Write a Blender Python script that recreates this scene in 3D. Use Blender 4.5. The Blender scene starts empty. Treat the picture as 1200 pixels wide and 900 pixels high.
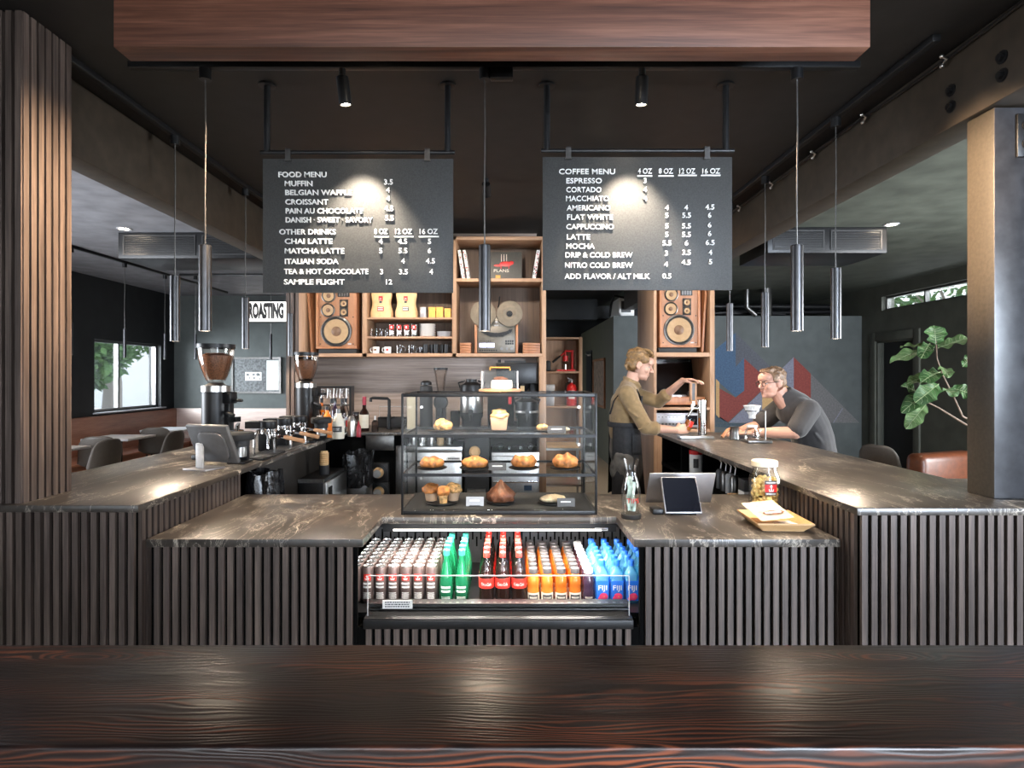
import bpy, bmesh, math, random
from mathutils import Vector, Matrix, Euler
random.seed(7)
PI = math.pi
S = bpy.context.scene
COL = S.collection
R = math.radians

# ------------------------------------------------------------------ camera, world, exposure, daylight
F = 700.0; CX, CY, CZ = 594.0, 440.0, 1.57
cam_d = bpy.data.cameras.new('camera'); cam = bpy.data.objects.new('camera', cam_d); COL.objects.link(cam)
cam.location = (0, 0, CZ); cam.rotation_euler = (R(90), 0, 0)
cam_d.sensor_fit = 'HORIZONTAL'; cam_d.sensor_width = 36; cam_d.lens = 36 * F / 1200
cam_d.shift_x = 6 / 1200; cam_d.shift_y = -10 / 1200
cam_d.clip_start = 0.05; cam_d.clip_end = 200
S.camera = cam
S.view_settings.view_transform = 'Standard'; S.view_settings.look = 'None'
S.view_settings.gamma = 1; S.view_settings.use_curve_mapping = False
S.view_settings.exposure = 0.85
S.cycles.use_denoising = True
S.cycles.max_bounces = 10; S.cycles.diffuse_bounces = 4; S.cycles.glossy_bounces = 4
S.cycles.transparent_max_bounces = 24; S.cycles.transmission_bounces = 6
S.cycles.sample_clamp_indirect = 4.0; S.cycles.sample_clamp_direct = 0
S.cycles.caustics_reflective = False; S.cycles.caustics_refractive = False

w = bpy.data.worlds.new('sky'); S.world = w; w.use_nodes = True
wn = w.node_tree
bg = wn.nodes['Background']
tc = wn.nodes.new('ShaderNodeTexCoord'); sp = wn.nodes.new('ShaderNodeSeparateXYZ')
rp = wn.nodes.new('ShaderNodeValToRGB')
wn.links.new(tc.outputs['Generated'], sp.inputs[0]); wn.links.new(sp.outputs['Z'], rp.inputs[0])
rp.color_ramp.elements[0].position = 0.0; rp.color_ramp.elements[0].color = (0.75, 0.78, 0.8, 1)
rp.color_ramp.elements[1].position = 0.5; rp.color_ramp.elements[1].color = (0.72, 0.82, 1.0, 1)
wn.links.new(rp.outputs[0], bg.inputs[0]); bg.inputs[1].default_value = 2.4

def area(name, loc, rot, sx, sy, power, col, spread=180):
    l = bpy.data.lights.new(name, 'AREA'); l.shape = 'RECTANGLE'; l.size = sx; l.size_y = sy
    l.energy = power; l.color = col; l.spread = R(spread)
    o = bpy.data.objects.new(name, l); o.location = loc; o.rotation_euler = rot; COL.objects.link(o); return o
def spot(name, loc, target, power, col=(1, .8, .58), angle=60, blend=.5, rad=.03):
    l = bpy.data.lights.new(name, 'SPOT'); l.energy = power; l.color = col; l.spot_size = R(angle)
    l.spot_blend = blend; l.shadow_soft_size = rad
    o = bpy.data.objects.new(name, l); o.location = loc
    d = Vector(target) - Vector(loc); o.rotation_euler = d.to_track_quat('-Z', 'Y').to_euler()
    COL.objects.link(o); return o
WARM = (1, .80, .60); NEUT = (1, .88, .76)
# daylight through the unseen storefront, the big left window and the clerestory, plus added fills
area('storefront_daylight', (.6, -2.9, 1.7), (R(90), 0, 0), 6.5, 2.3, 62, (.86, .91, 1))
area('right_slat_fill', (3.0, -2.7, 1.5), (R(86), 0, R(3)), 1.8, 2.0, 105, (.74, .85, 1), 85)  # extra cool area light added to brighten the right slat fronts
area('left_window_daylight', (-7.7, 8.2, 1.9), (R(88), 0, R(-66)), 2.0, 1.5, 420, (.88, .94, 1))
area('clerestory_daylight', (6.5, 8.6, 3.1), (0, R(75), 0), .5, 2.2, 40, (.9, .96, 1))
area('left_room_fill', (-5.85, 3.8, 1.5), (R(90), 0, R(-58)), 2.6, 1.8, 210, (.88, .93, 1))  # fill light added for the left room, turned to its back wall
area('right_room_fill', (5.85, 3.6, 1.6), (R(90), 0, R(52)), 2.2, 1.6, 230, (.9, .94, .98))  # fill light added for the right room, turned to the mural wall

def PX(px, py, Y):            # photo pixel at depth Y -> world
    return Vector(((px - CX) * Y / F, Y, CZ - (py - CY) * Y / F))
def PZ(px, py, z):            # photo pixel on the horizontal plane z -> world
    Y = (CZ - z) * F / (py - CY)
    return Vector(((px - CX) * Y / F, Y, z))

# ------------------------------------------------------------------ materials
def _nt(name):
    m = bpy.data.materials.new(name); m.use_nodes = True
    return m, m.node_tree, m.node_tree.nodes['Principled BSDF']
def N(nt, t, **k):
    n = nt.nodes.new(t)
    for a, b in k.items():
        if a.startswith('i_'):
            key = a[2:]; n.inputs[int(key) if key.isdigit() else key.replace('_', ' ')].default_value = b
        else: setattr(n, a, b)
    return n
def ramp(nt, stops, interp='LINEAR'):
    n = nt.nodes.new('ShaderNodeValToRGB'); cr = n.color_ramp; cr.interpolation = interp
    while len(cr.elements) < len(stops): cr.elements.new(0.5)
    for e, (p, c) in zip(cr.elements, stops):
        e.position = p; e.color = (*c, 1) if len(c) == 3 else c
    return n
def coords(nt, scale=(1, 1, 1), rot=(0, 0, 0), loc=(0, 0, 0)):
    t = N(nt, 'ShaderNodeTexCoord'); m = N(nt, 'ShaderNodeMapping')
    m.inputs['Scale'].default_value = scale; m.inputs['Rotation'].default_value = rot; m.inputs['Location'].default_value = loc
    nt.links.new(t.outputs['Object'], m.inputs[0]); return m
def bump(nt, p, src, strength, dist=.002):
    b = N(nt, 'ShaderNodeBump'); b.inputs['Strength'].default_value = strength; b.inputs['Distance'].default_value = dist
    nt.links.new(src, b.inputs['Height']); nt.links.new(b.outputs[0], p.inputs['Normal'])
def mat(name, c, rough=.5, metal=0, var=.12, scale=30, bmp=0, spec=.5, coat=0, trans=0, ior=1.45, alpha=1, sheen=0):
    m, nt, p = _nt(name)
    n = N(nt, 'ShaderNodeTexNoise'); n.inputs['Scale'].default_value = scale; n.inputs['Detail'].default_value = 3
    nt.links.new(coords(nt).outputs[0], n.inputs['Vector'])
    lo = tuple(max(0, x * (1 - var)) for x in c); hi = tuple(min(1, x * (1 + var)) for x in c)
    r = ramp(nt, [(.3, lo), (.7, hi)]); nt.links.new(n.outputs['Fac'], r.inputs[0]); nt.links.new(r.outputs[0], p.inputs['Base Color'])
    p.inputs['Roughness'].default_value = rough; p.inputs['Metallic'].default_value = metal
    p.inputs['Specular IOR Level'].default_value = spec; p.inputs['Coat Weight'].default_value = coat
    p.inputs['Transmission Weight'].default_value = trans; p.inputs['IOR'].default_value = ior; p.inputs['Alpha'].default_value = alpha
    if sheen: p.inputs['Sheen Weight'].default_value = sheen
    if bmp: bump(nt, p, n.outputs['Fac'], bmp)
    return m
def wood(name, dark, mid, light, axis='Z', rough=.5, cross=9, along=.7, fine=90, fmix=.35, bmp=.15, coat=0, seed=0, dist=.4, stops=(.3, .5, .7)):
    m, nt, p = _nt(name)
    def sc(a, c): return {'X': (a, c, c), 'Y': (c, a, c), 'Z': (c, c, a)}[axis]
    n1 = N(nt, 'ShaderNodeTexNoise', i_Scale=1, i_Detail=5, i_Roughness=.6, i_Distortion=dist)
    nt.links.new(coords(nt, sc(along, cross), loc=(seed, seed * 1.7, seed * .3)).outputs[0], n1.inputs['Vector'])
    n2 = N(nt, 'ShaderNodeTexNoise', i_Scale=1, i_Detail=3, i_Roughness=.7)
    nt.links.new(coords(nt, sc(along * 5, fine), loc=(seed, 3, 1)).outputs[0], n2.inputs['Vector'])
    mx = N(nt, 'ShaderNodeMix'); mx.inputs[0].default_value = fmix
    nt.links.new(n1.outputs['Fac'], mx.inputs[2]); nt.links.new(n2.outputs['Fac'], mx.inputs[3])
    r = ramp(nt, [(stops[0], dark), (stops[1], mid), (stops[2], light)])
    nt.links.new(mx.outputs[0], r.inputs[0]); nt.links.new(r.outputs[0], p.inputs['Base Color'])
    p.inputs['Roughness'].default_value = rough; p.inputs['Coat Weight'].default_value = coat
    if bmp: bump(nt, p, mx.outputs[0], bmp)
    return m
def charred(name):
    m, nt, p = _nt(name)
    base = coords(nt, (1, 1, 1))
    vor = N(nt, 'ShaderNodeTexVoronoi', i_Scale=1.0, i_Randomness=1.0); vor.feature = 'F1'
    nt.links.new(coords(nt, (1.9, 7.5, 7.5), loc=(.35, .2, 0)).outputs[0], vor.inputs['Vector'])
    k = N(nt, 'ShaderNodeMapRange', interpolation_type='SMOOTHSTEP'); k.inputs[1].default_value = .02; k.inputs[2].default_value = .32
    k.inputs[3].default_value = 1; k.inputs[4].default_value = 0
    nt.links.new(vor.outputs['Distance'], k.inputs[0])
    wob = N(nt, 'ShaderNodeTexNoise', i_Scale=1, i_Detail=3, i_Roughness=.55)
    nt.links.new(coords(nt, (1.1, 7, 7)).outputs[0], wob.inputs['Vector'])
    sx = N(nt, 'ShaderNodeSeparateXYZ'); nt.links.new(base.outputs[0], sx.inputs[0])
    ad = N(nt, 'ShaderNodeMath', operation='SUBTRACT'); nt.links.new(sx.outputs['Y'], ad.inputs[0]); nt.links.new(sx.outputs['Z'], ad.inputs[1])
    a1 = N(nt, 'ShaderNodeMath', operation='MULTIPLY_ADD'); a1.inputs[1].default_value = .16
    nt.links.new(wob.outputs['Fac'], a1.inputs[0]); nt.links.new(ad.outputs[0], a1.inputs[2])
    a2 = N(nt, 'ShaderNodeMath', operation='MULTIPLY_ADD'); a2.inputs[1].default_value = .055
    nt.links.new(k.outputs[0], a2.inputs[0]); nt.links.new(a1.outputs[0], a2.inputs[2])
    f = N(nt, 'ShaderNodeMath', operation='MULTIPLY'); f.inputs[1].default_value = 2 * PI * 92
    nt.links.new(a2.outputs[0], f.inputs[0])
    s = N(nt, 'ShaderNodeMath', operation='SINE'); nt.links.new(f.outputs[0], s.inputs[0])
    mr = N(nt, 'ShaderNodeMapRange'); mr.inputs[1].default_value = -1; mr.inputs[2].default_value = 1
    nt.links.new(s.outputs[0], mr.inputs[0])
    big = N(nt, 'ShaderNodeTexNoise', i_Scale=1, i_Detail=3)
    nt.links.new(coords(nt, (1.3, 9, 9), loc=(5, 2, 0)).outputs[0], big.inputs['Vector'])
    bm = N(nt, 'ShaderNodeMath', operation='MULTIPLY'); nt.links.new(mr.outputs[0], bm.inputs[0])
    br = ramp(nt, [(.38, (.12,) * 3), (.68, (1,) * 3)]); nt.links.new(big.outputs['Fac'], br.inputs[0]); nt.links.new(br.outputs[0], bm.inputs[1])
    r = ramp(nt, [(.0, (.014, .008, .007)), (.4, (.040, .016, .011)), (.70, (.17, .046, .020)), (1, (.30, .078, .030))])
    kk = N(nt, 'ShaderNodeMath', operation='MULTIPLY_ADD'); kk.inputs[1].default_value = .35
    kp = N(nt, 'ShaderNodeMath', operation='POWER'); kp.inputs[1].default_value = 3
    nt.links.new(k.outputs[0], kp.inputs[0]); nt.links.new(kp.outputs[0], kk.inputs[0]); nt.links.new(bm.outputs[0], kk.inputs[2])
    nt.links.new(kk.outputs[0], r.inputs[0]); nt.links.new(r.outputs[0], p.inputs['Base Color'])
    p.inputs['Roughness'].default_value = .30; p.inputs['Specular IOR Level'].default_value = .5
    bump(nt, p, mr.outputs[0], .28, .0012)
    return m
def stone(name):
    m, nt, p = _nt(name)
    n = N(nt, 'ShaderNodeTexNoise', i_Scale=3.2, i_Detail=8, i_Roughness=.62, i_Distortion=.6)
    nt.links.new(coords(nt, (1, .5, 1), rot=(0, 0, R(28))).outputs[0], n.inputs['Vector'])
    a = N(nt, 'ShaderNodeMath', operation='SUBTRACT'); a.inputs[1].default_value = .5; nt.links.new(n.outputs['Fac'], a.inputs[0])
    b = N(nt, 'ShaderNodeMath', operation='ABSOLUTE'); nt.links.new(a.outputs[0], b.inputs[0])
    vr = ramp(nt, [(0, (1, 1, 1)), (.006, (.35, .35, .35)), (.018, (0, 0, 0))]); nt.links.new(b.outputs[0], vr.inputs[0])
    msk = N(nt, 'ShaderNodeTexNoise', i_Scale=2.3, i_Detail=3); nt.links.new(coords(nt, loc=(4, 1, 0)).outputs[0], msk.inputs['Vector'])
    mr = ramp(nt, [(.5, (0, 0, 0)), (.62, (1, 1, 1))]); nt.links.new(msk.outputs['Fac'], mr.inputs[0])
    mu = N(nt, 'ShaderNodeMath', operation='MULTIPLY'); nt.links.new(vr.outputs[0], mu.inputs[0]); nt.links.new(mr.outputs[0], mu.inputs[1])
    v2 = N(nt, 'ShaderNodeTexNoise', i_Scale=2.0, i_Detail=9, i_Roughness=.7, i_Distortion=1.2); nt.links.new(coords(nt, (2.6, .8, 1), rot=(0, 0, R(50)), loc=(7, 3, 0)).outputs[0], v2.inputs['Vector'])
    s2 = N(nt, 'ShaderNodeMath', operation='SUBTRACT'); s2.inputs[1].default_value = .5; nt.links.new(v2.outputs['Fac'], s2.inputs[0])
    b2 = N(nt, 'ShaderNodeMath', operation='ABSOLUTE'); nt.links.new(s2.outputs[0], b2.inputs[0])
    r2 = ramp(nt, [(0, (.55, .55, .55)), (.004, (.22, .22, .22)), (.012, (0, 0, 0))]); nt.links.new(b2.outputs[0], r2.inputs[0])
    mxx = N(nt, 'ShaderNodeMath', operation='MAXIMUM'); nt.links.new(mu.outputs[0], mxx.inputs[0]); nt.links.new(r2.outputs[0], mxx.inputs[1])
    mot = N(nt, 'ShaderNodeTexNoise', i_Scale=16, i_Detail=6, i_Roughness=.65); nt.links.new(coords(nt, (1, .35, 1), rot=(0, 0, R(28))).outputs[0], mot.inputs['Vector'])
    cr = ramp(nt, [(.2, (.020, .017, .015)), (.5, (.040, .033, .028)), (.85, (.075, .061, .049))]); nt.links.new(mot.outputs['Fac'], cr.inputs[0])
    mx = N(nt, 'ShaderNodeMix', data_type='RGBA'); mx.inputs[7].default_value = (.66, .58, .48, 1)
    nt.links.new(mxx.outputs[0], mx.inputs[0]); nt.links.new(cr.outputs[0], mx.inputs[6]); nt.links.new(mx.outputs[2], p.inputs['Base Color'])
    p.inputs['Roughness'].default_value = .33
    p.inputs['Specular IOR Level'].default_value = .6
    bump(nt, p, mot.outputs['Fac'], .12, .0004)
    return m
def glass(name, tint=(1, 1, 1), refl=.9, rough=.02, fac=1.0, ior=1.45):
    m = bpy.data.materials.new(name); m.use_nodes = True; nt = m.node_tree; nt.nodes.clear()
    o = N(nt, 'ShaderNodeOutputMaterial'); t = N(nt, 'ShaderNodeBsdfTransparent'); g = N(nt, 'ShaderNodeBsdfGlossy')
    n = N(nt, 'ShaderNodeTexNoise', i_Scale=6); nt.links.new(coords(nt).outputs[0], n.inputs['Vector'])
    rr = ramp(nt, [(.3, (rough,) * 3), (.8, (rough * 1.6,) * 3)]); nt.links.new(n.outputs['Fac'], rr.inputs[0]); nt.links.new(rr.outputs[0], g.inputs['Roughness'])
    t.inputs[0].default_value = (*tint, 1); g.inputs[0].default_value = (refl, refl, refl, 1)
    fr = N(nt, 'ShaderNodeFresnel'); fr.inputs[0].default_value = ior
    mu = N(nt, 'ShaderNodeMath', operation='MULTIPLY'); mu.inputs[1].default_value = fac; mu.use_clamp = True; nt.links.new(fr.outputs[0], mu.inputs[0])
    mx = N(nt, 'ShaderNodeMixShader'); nt.links.new(mu.outputs[0], mx.inputs[0]); nt.links.new(t.outputs[0], mx.inputs[1]); nt.links.new(g.outputs[0], mx.inputs[2])
    nt.links.new(mx.outputs[0], o.inputs[0]); return m
def juice(name, c, alpha=.55):        # coloured clear drink in a thin bottle
    m = bpy.data.materials.new(name); m.use_nodes = True; nt = m.node_tree; p = nt.nodes['Principled BSDF']
    n = N(nt, 'ShaderNodeTexNoise', i_Scale=25); nt.links.new(coords(nt).outputs[0], n.inputs['Vector'])
    r = ramp(nt, [(.3, tuple(x * .85 for x in c)), (.7, c)]); nt.links.new(n.outputs['Fac'], r.inputs[0]); nt.links.new(r.outputs[0], p.inputs['Base Color'])
    p.inputs['Roughness'].default_value = .08; p.inputs['Specular IOR Level'].default_value = .6; p.inputs['Coat Weight'].default_value = .3
    t = N(nt, 'ShaderNodeBsdfTransparent'); t.inputs[0].default_value = (*[min(1, x * 1.3 + .25) for x in c], 1)
    mx = N(nt, 'ShaderNodeMixShader'); mx.inputs[0].default_value = alpha
    nt.links.new(t.outputs[0], mx.inputs[1]); nt.links.new(p.outputs[0], mx.inputs[2]); nt.links.new(mx.outputs[0], nt.nodes['Material Output'].inputs[0])
    return m
def emit(name, c, st):
    m, nt, p = _nt(name)
    p.inputs['Base Color'].default_value = (*c, 1); p.inputs['Emission Color'].default_value = (*c, 1); p.inputs['Emission Strength'].default_value = st
    n = N(nt, 'ShaderNodeTexNoise', i_Scale=3); r = ramp(nt, [(0, tuple(x * .95 for x in c)), (1, c)])
    nt.links.new(n.outputs['Fac'], r.inputs[0]); nt.links.new(r.outputs[0], p.inputs['Emission Color']); return m

M = dict(
    soffit=wood('walnut_panel', (.036, .013, .0075), (.120, .046, .027), (.235, .104, .064), 'X', .5, 9, .42, 75, .38, .12, seed=3, dist=1.6, stops=(.34, .5, .66)),
    slat=wood('dark_slat_oak', (.034, .0245, .021), (.082, .060, .051), (.165, .122, .103), 'Z', .5, 24, .9, 190, .4, .2, stops=(.36, .5, .66)),
    slatback=mat('black_backing', (.0035, .0035, .0035), .95, spec=.05),
    stone=stone('dark_veined_granite'), char=charred('charred_fir_plank'),
    shelf=wood('oak_cabinet', (.20, .108, .056), (.33, .19, .108), (.45, .28, .165), 'Z', .5, 12, .8, 110, .4, .08),
    shelfh=wood('oak_shelf_edge', (.22, .12, .062), (.36, .205, .117), (.47, .29, .175), 'X', .5, 12, .8, 110, .4, .08),
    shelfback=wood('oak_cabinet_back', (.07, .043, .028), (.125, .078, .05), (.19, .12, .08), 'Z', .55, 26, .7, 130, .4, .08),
    splash=wood('grey_oak_backsplash', (.15, .108, .088), (.29, .22, .182), (.44, .35, .30), 'X', .45, 20, .5, 60, .35, .1, stops=(.34, .5, .66)),
    bench=wood('banquette_walnut', (.20, .080, .046), (.34, .145, .086), (.48, .23, .145), 'Y', .4, 8, .8, 70, .35, .06),
    benchx=wood('banquette_walnut_end_sheen', (.40, .28, .24), (.56, .43, .38), (.68, .56, .50), 'X', .4, 8, .8, 70, .35, .06),  # walnut painted pale to show light reflected off the end backrest
    ceil=mat('black_ceiling_paint', (.0105, .0095, .009), .55, var=.3, scale=9, bmp=.25),
    ceilg=mat('green_ceiling_plaster', (.075, .082, .066), .6, var=.3, scale=4, bmp=.2),
    ceill=mat('grey_ceiling_plaster', (.19, .19, .205), .6, var=.22, scale=5, bmp=.2),
    beam=mat('dark_brown_beam_paint', (.040, .030, .021), .5, var=.25, scale=14, bmp=.2),
    wallk=mat('black_wall_paint', (.012, .013, .014), .6, var=.2, scale=6),
    wallg=mat('charcoal_green_wall_paint', (.078, .088, .086), .6, var=.12, scale=5),
    wallr=mat('dark_green_wall_paint', (.075, .076, .060), .6, var=.15, scale=5),
    olive=mat('olive_wall_paint', (.085, .083, .052), .6, var=.1, scale=5),
    white_wall=mat('white_render', (.75, .74, .72), .8, var=.05),
    floor=mat('polished_concrete', (.27, .225, .17), .4, var=.25, scale=60),
    black=mat('black_metal', (.012, .012, .013), .38, .3, var=.15),
    blackm=mat('matte_black', (.018, .018, .019), .6),
    board=mat('menu_board_slate', (.037, .037, .036), .55, var=.25, scale=140, bmp=.05),
    letter=mat('white_letters', (.85, .84, .82), .4, var=.03),
    tube=mat('gunmetal_tube', (.085, .085, .09), .34, .9, var=.1),
    steel=mat('brushed_steel', (.56, .55, .54), .28, 1, var=.1, scale=60),
    chrome=mat('chrome', (.78, .77, .76), .08, 1, var=.05),
    dsteel=mat('dark_steel', (.16, .155, .15), .32, .9, var=.15),
    grey=mat('grey_plastic', (.065, .065, .068), .42),
    lgrey=mat('light_grey_plastic', (.42, .42, .43), .4),
    alum=mat('bead_blasted_aluminium', (.34, .33, .34), .38, .7, var=.05),
    white=mat('white_glaze', (.80, .78, .75), .3, var=.03),
    cream=mat('cream_paper', (.72, .62, .45), .7, var=.08),
    kraft=mat('kraft_paper', (.72, .47, .24), .7, var=.1, bmp=.1),
    paper=mat('white_paper', (.85, .83, .80), .7, var=.03),
    wine=mat('wine_red', (.30, .012, .03), .35), barback=mat('brown_black_panel', (.020, .0165, .0135), .45),
    red=mat('red_plastic', (.62, .02, .02), .32, var=.06),
    redc=mat('red_cap', (.72, .03, .02), .35, var=.05),
    cream_lab=mat('cream_label', (.80, .74, .62), .55, var=.05),
    orange=mat('orange_plastic', (.85, .24, .03), .4),
    blue=mat('blue_plastic', (.02, .16, .72), .35),
    pink=mat('pink_flower', (.80, .05, .16), .5, var=.2),
    greencap=mat('teal_cap', (.03, .28, .22), .4),
    wcap=mat('white_cap', (.80, .80, .82), .4, var=.03),
    bcap=mat('dark_cap', (.06, .055, .055), .35),
    can=mat('brown_grey_can', (.165, .115, .105), .35, .5, var=.06),
    canlid=mat('can_lid_aluminium', (.80, .78, .76), .25, .9, var=.1, scale=200),
    cola=juice('cola', (.02, .007, .004), .95), clear=glass('clear_pet', (.95, .97, .98), .9, .05, 1.6),
    water=juice('blue_water', (.20, .55, .82), .45), green=juice('green_glass_bottle', (.012, .20, .085), .72),
    ojuice=juice('orange_juice', (.80, .26, .035), .72), tjuice=juice('amber_tea', (.62, .17, .02), .72), gjuice=juice('dark_grape_juice', (.05, .025, .05), .92),
    glass=glass('clear_glass', (.99, .995, .99), .9, .02, .4), panel=glass('pane_glass', (.985, .99, .985), .9, .01, .28, 1.4),
    wpane=glass('window_glass', (.96, .98, .98), .9, .01, .6),
    smoke=glass('smoked_acrylic', (.42, .38, .37), .8, .04, 1.2), hopper=glass('hopper_plastic', (.95, .93, .91), .9, .05, .5),
    beans=mat('roasted_coffee_beans', (.18, .078, .040), .42, var=.65, scale=150, bmp=.7),
    spk=wood('speaker_walnut', (.20, .075, .03), (.34, .14, .06), (.45, .20, .09), 'Z', .4, 14, .8, 80, .3, .05),
    baffle=wood('speaker_baffle', (.24, .105, .050), (.33, .155, .078), (.40, .20, .105), 'Z', .45, 14, .8, 80, .3, .05),
    cone=mat('tan_speaker_cone', (.36, .235, .125), .6, var=.1), conedk=mat('brown_dust_cap', (.17, .095, .055), .5),
    rubber=mat('black_rubber_surround', (.022, .020, .018), .6),
    reel=mat('bronze_tape_reel', (.15, .12, .085), .38, .5), deck=mat('bronze_grey_faceplate', (.13, .115, .095), .4, .5),
    meter=emit('lit_meter', (.62, .66, .95), 1.0),
    amber=mat('amber_box_card', (.72, .36, .07), .5, var=.1),
    led=emit('led_strip', (1, .90, .80), 4), lampface=emit('lamp_lens', (1, .84, .62), 55), sign=emit('lit_sign_face', (1, .97, .92), 1.15),
    post=mat('post_paint_lit_side', (.050, .042, .033), .42, var=.22, scale=70, bmp=.35),  # lit copy of the post paint: warm light put into the side colour
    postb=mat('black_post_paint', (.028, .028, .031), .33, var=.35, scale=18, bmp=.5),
    leather=mat('cognac_leather', (.085, .025, .010), .35, var=.25, scale=20, bmp=.3),
    chair=mat('taupe_chair_shell', (.085, .073, .063), .45, var=.06), chairw=mat('chair_seat_pad', (.48, .47, .48), .6),
    leaf=mat('fig_leaf', (.034, .078, .022), .55, var=.45, scale=14, spec=.25), leafp=mat('fig_leaf_pale', (.085, .14, .05), .55, var=.3, scale=14, spec=.25), vein=mat('leaf_vein', (.22, .26, .13), .5),
    stem=mat('fig_stem', (.14, .09, .06), .7), pot=mat('pale_ceramic_pot', (.4, .38, .35), .6), soil=mat('potting_soil', (.03, .02, .015), .9, bmp=.5),
    tfol=mat('tree_foliage', (.10, .20, .055), .6, var=.4, scale=8), tbark=mat('tree_bark', (.26, .22, .19), .8, bmp=.4),
    ground=mat('pale_pavement', (.55, .53, .50), .8),
    crust=mat('golden_crust', (.46, .165, .042), .5, var=.65, scale=38, bmp=.8), crustd=mat('dark_crust', (.15, .05, .022), .5, var=.5, scale=60, bmp=.7),
    crumb=mat('pale_crumb', (.56, .31, .12), .65, var=.7, scale=55, bmp=.7), sugar=mat('sugar_glaze', (.66, .52, .34), .5, var=.25, scale=60, bmp=.5),
    cakep=mat('paper_case', (.42, .27, .17), .7), frost=mat('white_frosting', (.85, .80, .76), .55, var=.08, scale=30, bmp=.4),
    board_w=wood('serving_board', (.24, .12, .06), (.36, .19, .10), (.46, .26, .15), 'X', .5), tray=wood('bamboo_tray', (.42, .23, .09), (.58, .34, .15), (.68, .44, .22), 'X', .45),
    handle=wood('portafilter_handle_wood', (.27, .125, .055), (.42, .21, .10), (.52, .28, .14), 'X', .4),
    pretz=mat('puffed_snack', (.92, .56, .20), .6, var=.35, scale=40, bmp=.5),
    skin=mat('skin', (.50, .285, .205), .5, var=.06, scale=18), skinm=mat('skin_ruddy', (.43, .232, .168), .5, var=.06, scale=18), lip=mat('lip', (.40, .17, .135), .45),
    hairb=mat('dark_blond_hair', (.17, .095, .036), .5, var=.5, scale=55, bmp=.8), hairm=mat('brown_hair', (.17, .10, .058), .5, var=.5, scale=60, bmp=.8),
    shirt=mat('olive_tan_shirt', (.215, .137, .060), .8, var=.16, scale=26, bmp=.5, sheen=.2), apron=mat('black_denim', (.017, .016, .017), .75, var=.3, scale=40, bmp=.3),
    trouser=mat('grey_camo_trousers', (.10, .088, .075), .8, var=.6, scale=14, bmp=.4), tee=mat('charcoal_tee', (.030, .027, .027), .8, var=.14, scale=24, bmp=.4, sheen=.2),
    eye=mat('eye_white', (.50, .46, .43), .2, var=.02), iris=mat('iris', (.05, .035, .025), .2), shoe=mat('shoe_leather', (.02, .018, .016), .4),
    bag=mat('black_bin_bag', (.012, .012, .013), .22, var=.3, scale=30, bmp=.9),
    mb=mat('mural_blue', (.055, .105, .185), .7, var=.22, scale=40), md=mat('mural_slate', (.085, .088, .105), .7, var=.2, scale=40), mr=mat('mural_red', (.225, .042, .032), .7, var=.22, scale=40),
    ml=mat('mural_lilac_grey', (.20, .20, .25), .7, var=.2, scale=40), mg=mat('mural_grey', (.135, .128, .128), .7, var=.2, scale=40), mo=mat('mural_ochre', (.55, .33, .14), .7, var=.12, scale=40), mt=mat('mural_teal_slate', (.05, .075, .095), .7, var=.2, scale=40),
    screen=mat('black_screen', (.006, .007, .011), .06, spec=.6), photo=mat('sepia_print', (.22, .155, .11), .6, var=.5, scale=12), map_bg=mat('grey_map_print', (.11, .115, .12), .4, var=.5, scale=30),
    money=mat('banknote_paper', (.50, .58, .50), .7, var=.3, scale=60), poster=mat('dark_record_sleeve', (.035, .035, .03), .4, var=.2),
)
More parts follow.
